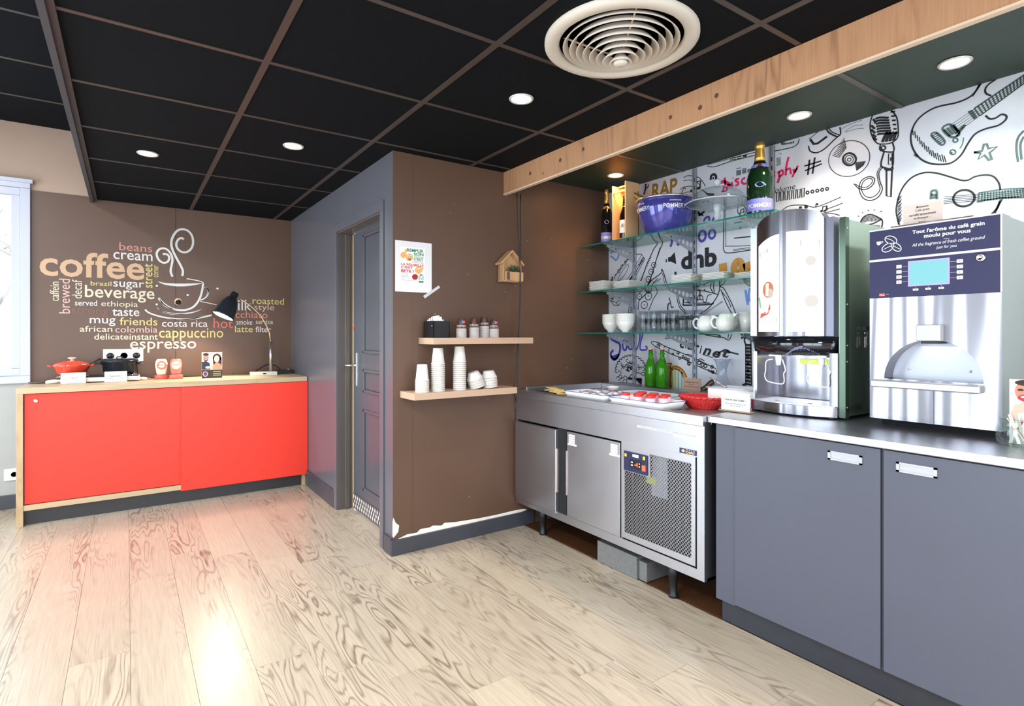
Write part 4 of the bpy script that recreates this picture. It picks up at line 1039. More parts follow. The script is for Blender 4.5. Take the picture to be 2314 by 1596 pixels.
# ---------------------------------------------------------------- things on the glass shelves
def Yx(px, X, py=600): return PX(X, px, py).y
GOLD = mat('gold_foil', (206, 168, 92), .35, .75, bump=.4, bscale=90)
DKG = mat('dark_green_bottle', (10, 34, 16), .08, coat=.5); BLKB = mat('black_bottle', (12, 12, 14), .08, coat=.5)
PURP = mat('label_purple', (120, 118, 196), .4)
WCH = mat('label_white', (232, 230, 230), .6)
def champagne(loc, h, r, label, glassm, labelm, text=None, foil=GOLD, oval=True, par=True, rot=0, script=None):
    x, y, z = loc
    t = thing('champagne_bottle', label, 'bottle', loc)
    s_cap[0] = True
    MB().lathe([(0, .01*h), (.7*r, .0), (r*.97, .004*h), (r, .02*h), (r, .50*h), (.93*r, .56*h), (.72*r, .64*h), (.5*r, .71*h), (.42*r, .75*h)], loc, 32).build('glass_body', glassm, t)
    MB().lathe([(.44*r, .735*h), (.40*r, .80*h), (.34*r, .90*h), (.34*r, .925*h), (.40*r, .935*h), (.40*r, .955*h), (.36*r, .965*h), (.37*r, .99*h), (.30*r, 1.0*h), (0, h)], loc, 28).build('foil_neck', foil, t)
    lb = MB()
    def curved(z0, z1, a0, a1, m, rr=1.006, n=12):
        P = []
        for k in range(n+1):
            a = a0+(a1-a0)*k/n; P.append(((x+r*rr*cos(a), y+r*rr*sin(a), z+z0*h), (x+r*rr*cos(a), y+r*rr*sin(a), z+z1*h)))
        lb.add([q for p in P for q in p], [(2*k, 2*k+2, 2*k+3, 2*k+1) for k in range(n)], m, True)
    A = math.atan2(-y, -x)+rot   # towards the room
    if text:
        curved(.06, .22, A-1.25, A+1.25, labelm)
        if oval:
            P = [(A+.38*cos(2*pi*j/16), .40+.035*sin(2*pi*j/16)) for j in range(16)]
            lb.add([(x+r*1.012*cos(a), y+r*1.012*sin(a), z+v_*h) for a, v_ in P], [tuple(range(16))], labelm)
        v_, f_ = textgeo(text, .004)
        lb.add([(x+r*1.02*cos(A-.95+1.9*u), y+r*1.02*sin(A-.95+1.9*u), z+h*(.10+.055*q)) for u, q in v_], f_, WCH)
        # collar band with red seal
        P = []
        for k in range(17):
            a = A-1.9+3.8*k/16; P.append((a,))
        lb.add([q for k in range(17) for q in ((x+(.74*r)*cos(A-2+4*k/16), y+.74*r*sin(A-2+4*k/16), z+.642*h-(.02*h if k in (7, 8, 9) else 0)), (x+.60*r*cos(A-2+4*k/16), y+.60*r*sin(A-2+4*k/16), z+.69*h))], [(2*k, 2*k+2, 2*k+3, 2*k+1) for k in range(16)], labelm if glassm is DKG else GOLD)
        lb.lathe([(.0, .0), (.14*r, 0)], (x+.74*r*cos(A), y+.74*r*sin(A), z+.665*h), 14, m=mat('seal_red', (196, 44, 40), .4), ax=(cos(A), sin(A), .35))
    elif script:
        curved(.13, .42, A-1.25, A+1.25, WCH)
        v_, f_ = textgeo(script, 0, .4)
        lb.add([(x+r*1.02*cos(A-.8+1.6*u), y+r*1.02*sin(A-.8+1.6*u), z+h*(.25+.08*q)) for u, q in v_], f_, TEXTK)
    lb.build('label', None, t, fix=False)
    return t
z = shelfZ[0]
X_ = 2.80
y = Yx(1371, X_, 500); champagne((X_, y, z), PX(X_, 1372, 428).z-z, .043, 'dark champagne bottle with gold neck left of the wooden box', BLKB, PURP, 'POMMERY')
y = Yx(1717, X_, 400); champagne((X_, y, z), PX(X_, 1717, 322).z-z, .066, 'large green champagne bottle with purple label at the right end of the top shelf', DKG, PURP, 'POMMERY')
# wooden presentation box with a bottle in it
PINE = wood('pine_box', (222, 176, 128), (190, 140, 92), 'Z', rough=.5, scale=2, ringf=4, contrast=.5)
xb0, xb1 = 2.705, 2.83; yb1 = Yx(1383, xb0); yb0 = Yx(1414, xb0); zt = PX(xb0, 1414, 408).z
t = thing('bottle_box', 'tall open pine box holding a dark wine bottle', 'box', ((xb0+xb1)/2, (yb0+yb1)/2, z))
q = MB(); q.box(xb0, xb1, yb0, yb0+.009, z, zt); q.box(xb0, xb1, yb1-.009, yb1, z, zt-.012); q.box(xb1-.008, xb1, yb0, yb1, z, zt-.05); q.box(xb0, xb1, yb0, yb1, z, z+.01)
q.build('box', PINE, t, bevel=.001)
MB().box(xb0, xb0+.012, yb0+.009, yb1-.009, zt-.066, zt-.052).build('cross_bar', PINE, t)
MB().box(xb0+.05, xb0+.062, yb0+.009, yb1-.009, zt-.02, zt-.01).build('cross_bar', PINE, t)
champagne(((xb0+xb1)/2-.006, (yb0+yb1)/2, z+.011), (zt-z)*.78, .036, 'dark wine bottle with a handwritten white label inside the pine box', BLKB, WCH, None, foil=BLKB, script='Brut')
# purple ice bucket
X_ = 2.815; PB = mat('bucket_purple', (76, 74, 160), .12, .35, coat=.5)
yc = Yx(1504, X_, 480); dep = X_*sin(YAW)+yc*cos(YAW); R_ = 66/FPX*dep; zr = H+(757-453)/FPX*dep
t = thing('champagne_bucket', 'glossy purple champagne bucket on the top glass shelf', 'bucket', (X_, yc, z))
s_cap[0] = True
hb = zr-z
MB().lathe([(0, .004), (.55*R_, .0), (.62*R_, .006), (.80*R_, .33*hb), (.93*R_, .66*hb), (.985*R_, .95*hb), (.95*R_, .95*hb), (.90*R_, .66*hb), (.5*R_, .02), (0, .015)], (X_, yc, z), 48).build('bowl', PB, t)
MB().lathe([(.985*R_, .945*hb), (1.005*R_, .955*hb), (1.005*R_, .99*hb), (.975*R_, hb), (.95*R_, .985*hb), (.95*R_, .95*hb)], (X_, yc, z), 48).build('rim', mat('bucket_rim', (200, 198, 206), .2, .8), t)
lb = MB(); A0 = math.atan2(-yc, -X_)
for da in (-.98, .33):
    v_, f_ = textgeo('POMMERY', .004)
    lb.add([((X_+(R_*(.93+(.62+.12*q-.66)*.19)+.004)*cos(A0+da-.40+.8*u)), yc+(R_*(.93+(.62+.12*q-.66)*.19)+.004)*sin(A0+da-.40+.8*u), z+hb*(.62+.12*q)) for u, q in v_], f_, WCH)
    v_, f_ = textgeo('CHAMPAGNE', 0)
    lb.add([((X_+(R_*(.93+(.80+.04*q-.66)*.19)+.004)*cos(A0+da-.2+.4*u)), yc+(R_*(.93+(.80+.04*q-.66)*.19)+.004)*sin(A0+da-.2+.4*u), z+hb*(.80+.04*q)) for u, q in v_], f_, WCH)
lb.build('lettering', None, t, fix=False)
# bottle lying in the bucket, gold neck out
t = thing('champagne_bottle', 'champagne bottle tilted in the purple bucket, gold neck showing', 'bottle', (X_, yc, z+.05))
tip = PX(X_-.03, 1422, 434); mid = PX(X_, 1475, 463); dv = (tip-mid).normalized(); L_ = (tip-mid).length
MB().lathe([(.022, 0), (.019, L_*.5), (.0155, L_*.82), (.0175, L_*.84), (.0175, L_*.90), (.016, L_*.92), (.0165, L_*.99), (0, L_)], tuple(mid), 24, ax=tuple(dv)).build('foil_neck', GOLD, t)
MB().lathe([(.0, -.12), (.036, -.11), (.04, -.06), (.03, -.02), (.022, .01)], tuple(mid), 24, ax=tuple(dv)).build('glass_body', DKG, t)
# glass cake stand with dome
X_ = 2.82; CG = glass('clear_glass', (247, 249, 250), thin=True, ior=1.45); CGE = mat('clear_glass_edge', (214, 218, 224), .08, spec=.8, alpha=.55)
yc = Yx(1621, X_, 460); dep = X_*sin(YAW)+yc*cos(YAW); R_ = 68/FPX*dep; zp = H+(757-458)/FPX*dep; zk = H+(757-405)/FPX*dep
t = thing('cake_stand', 'clear glass cake stand with a domed lid on the top shelf', 'cake stand', (X_, yc, z))
MB().lathe([(0, .012), (.05, .010), (.062, 0), (.058, .012), (.02, .022), (.012, .035), (.022, .055), (.014, .075), (.02, .09), (.026, zp-z-.01), (0, zp-z-.006)], (X_, yc, z), 30).build('foot', CGE, t)
MB().lathe([(0, zp-z-.004), (.9*R_, zp-z-.004), (R_, zp-z+.004), (R_*1.01, zp-z-.012), (R_*.97, zp-z-.012), (.9*R_, zp-z-.009), (0, zp-z-.009)], (X_, yc, z), 40).build('plate', CG, t)
MB().tube([(X_+R_*cos(2*pi*k/48), yc+R_*sin(2*pi*k/48), zp-.004) for k in range(48)], .0042, 6, closed=True).build('beaded_rim', CGE, t)
s_cap[0] = False
MB().lathe([(.90*R_*cos(a), zp-z+(zk-zp-.045)*sin(a)) for a in [j*pi/2/12 for j in range(13)]], (X_, yc, z), 44).build('dome', CG, t)
MB().tube([(X_+.9*R_*cos(2*pi*k/48), yc+.9*R_*sin(2*pi*k/48), zp+.003) for k in range(48)], .0028, 6, closed=True).build('dome_rim', CGE, t)
s_cap[0] = True
MB().lathe([(.012, -.045), (.010, -.032), (.02, -.022), (.022, -.010), (.014, -.002), (0, 0)], (X_, yc, zk), 20).build('knob', CGE, t)

# square saucers in stacks on the middle shelf
s_cap[0] = True
def square_plate(sz, name='saucer'):
    a, b2, h_ = sz/2*.72, sz/2, .011
    q = MB(); v = []
    for (r, zz) in ((a, 0), (b2, h_*.8), (b2, h_), (a*.96, .0035)):
        v += [(-r, -r, zz), (r, -r, zz), (r, r, zz), (-r, r, zz)]
    fs = [(3, 2, 1, 0), (12, 13, 14, 15)]
    for k in range(3):
        for i in range(4): j = (i+1) % 4; fs.append((4*k+i, 4*k+j, 4*k+4+j, 4*k+4+i))
    q.add(v, fs); o = q.build(name, CERAM); o['category'] = 'saucer'; return o
pl = square_plate(.145); pz = shelfZ[1]; used = False
for w_, px, X_, n_, dz in (('first', 1364, 2.775, 8, .0082), ('second', 1420, 2.80, 6, .0088), ('third', 1556, 2.80, 6, .0086), ('fourth', 1628, 2.80, 5, .0084), ('fifth', 1703, 2.86, 4, .0084)):
    y = Yx(px, X_, 650)
    if y+.073 > 3.045: y = 3.045-.074
    for k in range(n_):
        o = pl if not used else pl.copy()
        if used: COL.objects.link(o)
        used = True
        o.location = (X_+random.uniform(-.002, .002), y+random.uniform(-.0015, .0015), pz+.0005+k*dz)
        o['label'] = f'square white saucer on the middle glass shelf, {w_} stack from left, {fromtop(n_-1-k)}'; o['group'] = f'square saucers in the {w_} stack'
# bowls
bz = shelfZ[2]
bp_ = [(0, .0), (.026, 0), (.024, .010), (.045, .028), (.058, .055), (.063, .078), (.060, .079), (.054, .055), (.040, .032), (0, .016)]
bo = MB().lathe(bp_, (0, 0, 0), 30).build('bowl', CERAM); bo['category'] = 'bowl'; used = False
for w_, px, X_, n_ in (('left', 1381, 2.77, 5), ('right', 1413, 2.74, 5)):
    y = Yx(px, X_, 740)
    for k in range(n_):
        o = bo if not used else bo.copy()
        if used: COL.objects.link(o)
        used = True
        o.location = (X_, y, bz+.0005+k*.0115); o['label'] = f'white bowl in the {w_} stack on the bottom glass shelf, {fromtop(n_-1-k)}'; o['group'] = f'{w_} stack of white bowls'
# tumblers, stacked in pairs
tp = [(0, .003), (.022, .0), (.0235, .004), (.025, .030), (.0285, .055), (.031, .088), (.0295, .0885), (.027, .055), (.0235, .030), (.0205, .010), (0, .009)]
gl = MB().lathe(tp, (0, 0, 0), 20).build('tumbler', glass('tumbler_glass', (248, 250, 252), thin=True, ior=1.5)); gl['category'] = 'glass'; used = False
spots = [(1454, 2.76, 2), (1478, 2.76, 2), (1500, 2.76, 2), (1523, 2.78, 2), (1543, 2.76, 1.5), (1562, 2.79, 1.5), (1466, 2.86, 2), (1490, 2.86, 2), (1512, 2.86, 2), (1535, 2.87, 2), (1556, 2.88, 2), (1577, 2.87, 2)]
for i, (px, X_, n_) in enumerate(spots):
    y = Yx(px, X_, 740); row = 'front' if i < 6 else 'back'; ii = i if i < 6 else i-6
    for k in range(2 if n_ == 2 else 1):
        o = gl if not used else gl.copy()
        if used: COL.objects.link(o)
        used = True
        o.location = (X_, y, bz+.0006+k*.048); o['label'] = f'clear tumbler on the bottom glass shelf, {row} row, {ordn(ii) if ii else "first"} from left'+(', upper of its pair' if k else (', lower of its pair' if n_ == 2 else ''))
        o['group'] = 'clear tumblers on the bottom glass shelf'
        if n_ != 2: o.scale = (1.15, 1.15, 1.1)
# white round jugs with a looped handle
def jug(px, X_, r, h_, lab):
    y = Yx(px, X_, 740); t = thing('white_jug', lab, 'jug', (X_, y, bz), 'round white jugs')
    MB().lathe([(0, 0), (.55*r, 0), (.85*r, .15*h_), (r, .42*h_), (.93*r, .68*h_), (.68*r, .93*h_), (.55*r, 1.0*h_), (.50*r, .99*h_), (.60*r, .9*h_), (.85*r, .6*h_), (.8*r, .2*h_), (0, .06*h_)], (X_, y, bz+.0005), 32).build('body', CERAM, t)
    d = Vector((-.1, 1, 0)).normalized(); c_ = Vector((X_, y, bz))
    MB().tube(smooth([c_+d*.80*r+Vector((0,0,.72*h_)), c_+d*1.25*r+Vector((0,0,.82*h_)), c_+d*1.55*r+Vector((0,0,.60*h_)), c_+d*1.35*r+Vector((0,0,.30*h_)), c_+d*.85*r+Vector((0,0,.20*h_))], 5), .0065, 8).build('handle', CERAM, t)
    MB().prism([(y-.9*r, .78*h_+bz), (y-1.28*r, 1.0*h_+bz), (y-.7*r, .98*h_+bz)], X_-.012, X_+.012, 0).build('spout', CERAM, t, bevel=.003)
jug(1596, 2.80, .054, .098, 'round white jug on the bottom glass shelf beside the tumblers')
jug(1642, 2.78, .060, .104, 'round white jug in front of the other, nearer the juice dispenser')
t = thing('white_beaker', 'slanted white beaker behind the juice dispenser on the bottom glass shelf', 'beaker', (2.82, 1.90, bz))
yb = Yx(1686, 2.86, 740)
MB().lathe([(0, 0), (.028, 0), (.046, .11), (.043, .11), (.026, .006), (0, .006)], (2.86, yb, bz+.001), 24).build('body', CERAM, t)

# ================================================================ ON THE BUFFET UNIT
WZ = .889
TRAYW = mat('dish_white', (238, 238, 240), .18, coat=.3); TBL = mat('dish_blue_rim', (70, 84, 160), .3)
def dish(name, label, x0, x1, y0, y1, h_=.045, fl_=.022, z0=WZ):
    t = thing(name, label, 'dish', ((x0+x1)/2, (y0+y1)/2, z0), 'white serving dishes with a blue rim')
    def ringp(x0, x1, y0, y1, r, zz, n=5):
        P = []
        for cx, cy, a in ((x1-r, y1-r, 0), (x0+r, y1-r, pi/2), (x0+r, y0+r, pi), (x1-r, y0+r, 3*pi/2)):
            for k in range(n+1): an = a+pi/2*k/n; P.append((cx+r*cos(an), cy+r*sin(an), zz))
        return P
    L = [ringp(x0+fl_, x1-fl_, y0+fl_, y1-fl_, .02, z0), ringp(x0, x1, y0, y1, .035, z0+h_), ringp(x0+.006, x1-.006, y0+.006, y1-.006, .03, z0+h_), ringp(x0+fl_+.006, x1-fl_-.006, y0+fl_+.006, y1-fl_-.006, .018, z0+.019)]
    n = len(L[0]); v = [p for l_ in L for p in l_]; fs = [tuple(range(n-1, -1, -1)), tuple(range(3*n, 4*n))]
    for k in range(3):
        for i in range(n): j = (i+1) % n; fs.append((k*n+i, k*n+j, (k+1)*n+j, (k+1)*n+i))
    q = MB(); q.add(v, fs, None, True); q.build('dish', TRAYW, t)
    q = MB(); q.tube(ringp(x0, x1, y0, y1, .035, z0+h_+.001), .0016, 6, closed=True); q.build('blue_rim', TBL, t)
    return t
dish('serving_dish', 'white blue-rimmed dish full of red-lidded jam jars', 2.205, 2.42, 1.88, 2.27)
dish('serving_dish', 'white blue-rimmed dish of butter portions nearer the brown wall', 2.225, 2.43, 2.30, 2.68)
dish('serving_dish', 'empty white blue-rimmed dish behind the jam jars', 2.52, 2.72, 2.08, 2.52, .038)
JR = mat('jam_lid_red', (206, 40, 34), .25, noise=.2, nscale=120); JB = mat('jam_label', (236, 196, 210), .4)
jl = None; k = 0
jp = [(2.245, 1.985), (2.25, 2.075), (2.25, 2.165), (2.305, 1.95), (2.31, 2.035), (2.31, 2.12), (2.365, 1.985), (2.37, 2.07), (2.37, 2.155)]
posn = ['front right', 'front middle', 'front left', 'middle right', 'centre', 'middle left', 'back right', 'back middle', 'back left']
for (x, y) in jp:
    if jl is None:
        jl = thing('jam_jar', 'x', 'jar', (x, y, WZ+.020), 'small jam jars in the dish')
        MB().lathe([(0, 0), (.022, 0), (.024, .003), (.024, .036), (.022, .042)], (x, y, WZ+.020), 18).build('jar', JB, jl)
        MB().lathe([(.0, .054), (.024, .054), (.0255, .052), (.0255, .043), (.022, .042)], (x, y, WZ+.020), 18).build('lid', JR, jl); o = jl
    else: o = dup(jl, (x, y, WZ+.020), rz=random.uniform(0, 3))
    o['label'] = f'small jam jar with a red lid in the dish, {posn[k]}'; k += 1
BUT = mat('butter_foil', (214, 214, 226), .3, .2, noise=.2, nscale=80); random.seed(13); bt = None
for i in range(15):
    x = 2.255+.045*(i % 4)+random.uniform(-.006, .006); y = 2.34+.075*(i//4)+random.uniform(-.01, .01); zz = WZ+.021+random.uniform(0, .022)
    if bt is None: bt = MB().lathe([(0, .001), (.016, 0), (.02, .014), (.022, .0155), (0, .017)], (0, 0, 0), 14, sy=1.3).build('butter_portion', BUT); bt['category'] = 'butter'; o = bt
    else: o = bt.copy(); COL.objects.link(o)
    o.location = (x, y, zz); o.rotation_euler = (random.uniform(-.4, .4), random.uniform(-.4, .4), random.uniform(0, 3))
    o['label'] = 'small foil portion of butter lying in the dish nearer the brown wall'; o['group'] = 'butter portions in the dish'
CHZ = mat('cheese', (238, 214, 140), .5, noise=.1, nscale=30)
t = thing('cheese_board', 'black tray with yellow cheese slices at the left end of the buffet', 'tray', (2.36, 2.87, WZ))
MB().box(2.23, 2.44, 2.72, 2.97, WZ, WZ+.012).build('tray', BLACK, t, bevel=.003)
random.seed(2)
for k in range(6):
    o = MB().box(-.045, .045, -.03, .03, 0, .003).build('cheese_slice', CHZ); o.location = (2.30+.035*(k % 2), 2.76+.028*k, WZ+.014+.004*k); o.rotation_euler = (random.uniform(-.15, .15), random.uniform(-.1, .1), random.uniform(-.5, .5))
    tag(o, f'yellow cheese slice on the black tray, {ordn(5-k) if k < 5 else "uppermost"} of the fanned pile' if k < 5 else 'yellow cheese slice on the black tray, uppermost of the fanned pile', 'cheese', 'cheese slices on the black tray')
# yogurt tub
yt = PX(2.55, 1385, 872); yt.z = WZ
t = thing('yogurt_tub', 'white tub with red lettering standing behind the butter dish', 'tub', (2.55, yt.y, WZ))
MB().lathe([(0, 0), (.030, 0), (.034, .055), (.038, .058), (.038, .062), (.034, .062), (.030, .006), (0, .006)], (2.55, yt.y, WZ), 24).build('tub', mat('tub_white', (240, 238, 238), .4), t)
lb = MB(); A0 = math.atan2(-yt.y, -2.55); v_, f_ = textgeo('NATURE', .02); lb.add([(2.55+(.0335+.001*q)*cos(A0-.7+1.4*u), yt.y+(.0335+.001*q)*sin(A0-.7+1.4*u), WZ+.030+.014*q) for u, q in v_], f_, mat('label_red', (196, 44, 44), .5)); lb.build('lettering', None, t, fix=False)
# green swing-top bottles on the back ledge
GB = mat('green_glass_bottle', (70, 176, 20), .05, trans=.55, ior=1.3, coat=.5)
for px, X_, lab in ((1470.5, 2.925, 'green glass swing-top bottle, the left one of the pair'), (1496.5, 2.905, 'green glass swing-top bottle, the right one of the pair')):
    y = Yx(px, X_, 850); h_ = PX(X_, px, 792).z-.931; r = .040
    t = thing('green_bottle', lab, 'bottle', (X_, y, .931), 'green swing-top bottles')
    MB().lathe([(0, .004), (r*.9, 0), (r, .006), (r, .50*h_), (r*.93, .57*h_), (r*.55, .74*h_), (r*.36, .83*h_), (r*.34, .87*h_), (r*.44, .885*h_), (r*.44, .92*h_), (r*.34, .93*h_), (r*.36, .985*h_), (r*.26, h_), (0, h_)], (X_, y, .931), 28).build('glass_body', GB, t)
    MB().lathe([(.0, h_+.02), (r*.28, h_+.018), (r*.30, h_+.004)], (X_, y, .931), 18).build('stopper', mat('stopper_cream', (236, 200, 186), .4), t)
    MB().lathe([(r*.32, h_-.001), (r*.38, h_+.002), (r*.32, h_+.005)], (X_, y, .931), 18).build('red_seal', mat('red_seal', (150, 40, 20), .5), t)
    MB().tube([(X_-.012, y-.014, .931+.90*h_), (X_-.02, y-.022, .931+.80*h_), (X_-.018, y-.024, .931+.74*h_)], .0014, 6).build('wire_clip', CHROME, t)
# brown sign on a stand
KR = mat('kraft_card', (150, 122, 104), .7)
def xcard(name, label, X_, px0, px1, pyt, pyb, lines, m, z0=None, th=.003, foot=None, ty=0, tm=None):
    """upright card whose face looks to -X; columns measured on the photograph at plane X_"""
    ya, yb = PX(X_, px0, (pyt+pyb)/2).y, PX(X_, px1, (pyt+pyb)/2).y; xm_ = (px0+px1)/2
    zt_ = PX(X_, xm_, pyt).z; zb_ = PX(X_, xm_, pyb).z if z0 is None else z0
    t = thing(name, label, 'sign', (X_, (ya+yb)/2, zb_))
    MB().box(X_, X_+th, yb, ya, zb_, zt_).build('card', m, t)
    if foot: MB().box(X_-.012, X_+.03, yb-.005, ya+.005, zb_-.001, zb_+.004).build('foot', foot, t)
    q = MB()
    for (s_, u, v0, v1, hw) in lines:
        frame_text(q, s_, (X_-.0008, ya+(yb-ya)*(u-hw), zb_+(zt_-zb_)*v0), (0, (yb-ya)*2*hw, 0), (0, 0, (zt_-zb_)*(v1-v0)), .01)
    if lines: q.build('lettering', tm or TEXTK, t, fix=False)
    return t
xcard('brown_sign', 'small brown card sign right of the green bottles', 2.74, 1543, 1583, 855, 884, [('-Le bonheur est dans le pre-', .5, .62, .74, .40), ('Bien sur !', .5, .50, .56, .14), ('Selection fromages fermiers', .5, .30, .38, .42)], KR, foot=KR)
xcard('white_sign', 'white card sign between the red basket and the juice dispenser', 2.36, 1630, 1694, 888, 925, [('-Vous me voyez trouble ?-', .5, .52, .68, .38), ("c'est normal que je sois un jus de", .5, .36, .44, .36), ('pommes artisanal', .5, .26, .32, .18)], PAPER, z0=CZ+.004, foot=mat('card_foot', (170, 140, 115), .6))
# sachets between the sign and the basket
random.seed(17)
SGN = mat('sachet_green', (90, 130, 100), .5); 
for k in range(9):
    p_ = PZ(WZ+.01, 1528+10*k, 893+random.uniform(-3, 5)); o = MB().box(-.045, .045, -.02, .02, 0, .006).build('tea_sachet', PAPER if k % 2 else SGN)
    o.location = (p_.x+.06, p_.y+.05, WZ+.006+.006*(k % 3)); o.rotation_euler = (random.uniform(-.25, .25), random.uniform(-.1, .3), random.uniform(-1, 1))
    tag(o, ('white' if k % 2 else 'green')+' paper tea sachet in the loose pile behind the red basket', 'sachet', 'tea sachets behind the red basket')
# woven red basket
BR = mat('basket_red', (226, 50, 52), .35); bc_ = Vector((2.42, 1.80, WZ+.0))
bx = PZ(WZ, 1588, 926); bc_ = Vector((bx.x+.052, bx.y+.036, WZ))
t = thing('bread_basket', 'oval red woven basket in front of the white card sign', 'basket', tuple(bc_))
q = MB(); n = 28; RB = lambda v: .066+.050*v; hb = .060
def bp3(a, v, dr=0): return (bc_.x+(RB(v)+dr)*cos(a)*.95, bc_.y+(RB(v)+dr)*sin(a)*1.12, bc_.z+.003+hb*v)
for j in range(10):
    v = (j+.5)/10
    q.tube([bp3(2*pi*k/(2*n), v, .0036*(1 if (k+j) % 2 else -1)) for k in range(2*n)], .0028, 5, closed=True)
q.build('weave', BR, t)['kind'] = 'stuff'
q = MB()
for k in range(n): q.tube([bp3(2*pi*k/n, 0), bp3(2*pi*k/n, .5), bp3(2*pi*k/n, 1)], .002, 5)
tag(q.build('upright_strand', BR, t), kind='stuff')
q = MB()
for ph in (0, pi): q.tube([(bp3(2*pi*k/96, 1, .003*cos(14*2*pi*k/96+ph))[0], bp3(2*pi*k/96, 1, .003*cos(14*2*pi*k/96+ph))[1], bc_.z+hb+.003+.003*sin(14*2*pi*k/96+ph)) for k in range(96)], .0038, 6, closed=True)
q.build('braided_rim', BR, t)
MB().lathe([(0, 0), (.068, 0), (.068, .004), (0, .004)], tuple(bc_), 30, sx=.95, sy=1.12).build('base', BR, t)
# white container on a dark box, by the juice dispenser
ca = PZ(CZ, 1640, 903)
t = thing('cream_container', 'white open rectangular container behind the white card sign', 'container', (2.62, 1.80, CZ))
x0, x1, y0, y1 = 2.55, 2.72, 1.585, 1.86
zb = PX(x0, 1650, 879).z
q = MB(); q.box(x0, x1, y0, y0+.005, WZ+.03, zb); q.box(x0, x1, y1-.005, y1, WZ+.03, zb); q.box(x0, x0+.005, y0, y1, WZ+.03, zb); q.box(x1-.005, x1, y0, y1, WZ+.03, zb); q.box(x0, x1, y0, y1, WZ+.027, WZ+.033)
q.build('container', mat('cream_plastic', (232, 230, 220), .35), t, bevel=.002)
q = MB(); q.tube([(x0-.004, y0-.004, zb), (x1+.004, y0-.004, zb), (x1+.004, y1+.004, zb), (x0-.004, y1+.004, zb)], .004, 6, closed=True); q.build('rolled_rim', mat('lavender_rim', (196, 196, 222), .3), t)
MB().tube([(x0+.03, 1.72, zb-.02), (x0-.01, 1.79, zb+.03), (x0-.02, 1.83, zb+.05)], .0025, 6).build('spoon_handle', CHROME, t)
# glass carafe on the back ledge
yc = Yx(1632, 2.91, 840); zt_ = PX(2.91, 1632, 812).z
t = thing('glass_carafe', 'clear hourglass carafe standing against the mural', 'carafe', (2.91, yc, .931)); hh = zt_-.931
s_cap[0] = False
MB().lathe([(0, .002), (.052, .0), (.056, .012), (.050, .25*hh), (.034, .45*hh), (.026, .58*hh), (.028, .72*hh), (.040, .92*hh), (.052, hh), (.050, hh), (.038, .92*hh), (.026, .72*hh), (.024, .58*hh)], (2.91, yc, .931), 30).build('glass_body', glass('carafe_glass', (244, 246, 250), thin=True, ior=1.6), t)
s_cap[0] = True

# ================================================================ JUICE DISPENSER
t = jd = thing('juice_dispenser', 'tall steel juice dispenser with two backlit fruit panels', 'drinks machine', (2.5, 1.37, CZ))
JY0, JY1 = 1.176, 1.578; JC = (JY0+JY1)/2
SIDEM = mat('green_grey_steel', (150, 166, 150), .16, .75)
def bulgeX(y, amt=.052, x=2.502, hw=None):
    hw = hw or (JY1-JY0)/2; u = (y-JC)/hw; return x-amt*max(0, 1-u*u)
def curved_block(y0, y1, z0, z1, back, amt=.052, x=2.502, n=20, ztop=None, m=None, hwid=None, z0f=None):
    q = MB(); ys_ = [y1+(y0-y1)*k/n for k in range(n+1)]; v = []; fs = []
    for y in ys_:
        xf = bulgeX(y, amt, x, hwid); zt = ztop(y) if ztop else z1
        v += [(xf, y, z0), (xf, y, zt), (back, y, zt), (back, y, z0)]
    for k in range(n):
        a = 4*k; b2 = a+4
        for i in range(4): j = (i+1) % 4; fs.append((a+i, a+j, b2+j, b2+i))
    fs += [(3, 2, 1, 0), (4*n, 4*n+1, 4*n+2, 4*n+3)]
    q.add(v, fs, m); return q
curved_block(JY0, JY1, CZ+.008, .968, 2.90).build('base', STEELV, jd, bevel=.0015)
curved_block(JY0+.008, JY1-.008, .968, .972, 2.68, .045).build('drip_tray', mat('drip_tray', (226, 228, 236), .25), jd)
q = MB()
for y in (1.30, 1.455): q.lathe([(0, .0005), (.010, .0005)], (2.52, y, .972), 14)
q.build('drain_hole', BLACK, jd)
for y in (1.20, 1.555): 
    for x in (2.50, 2.86): MB().lathe([(0, 0), (.014, 0), (.014, .009)], (x, y, CZ), 12).build('foot', BLACK, jd)
# back body and flank
MB().box(2.70, 2.90, JY0-.02, JY1-.005, .968, 1.275).build('rear_body', STEELV, jd)
MB().box(2.545, 2.90, JY0-.02, JY1-.005, 1.275, 1.768).build('upper_body', SIDEM, jd, bevel=.002)
MB().box(2.505, 2.70, JY1-.03, JY1-.012, .97, 1.20).build('cheek', STEELV, jd)
MB().box(2.505, 2.70, JY0-.0, JY0+.034, .97, 1.20).build('cheek', STEELV, jd)
MB().box(2.515, 2.895, JY0-.026, JY0-.0, .93, 1.775).build('flank', SIDEM, jd, bevel=.001)
MB().box(2.512, 2.545, JY0-.028, JY0-.003, .925, 1.783).build('corner_post', mat('corner_green', (74, 90, 76), .15, .5), jd)
for z in (.97, 1.165, 1.235, 1.41, 1.735): MB().lathe([(0, .003), (.005, .002), (.006, 0)], (2.528, JY0-.028, z), 10, ax=(0, -1, 0)).build('rivet', CHROME, jd)
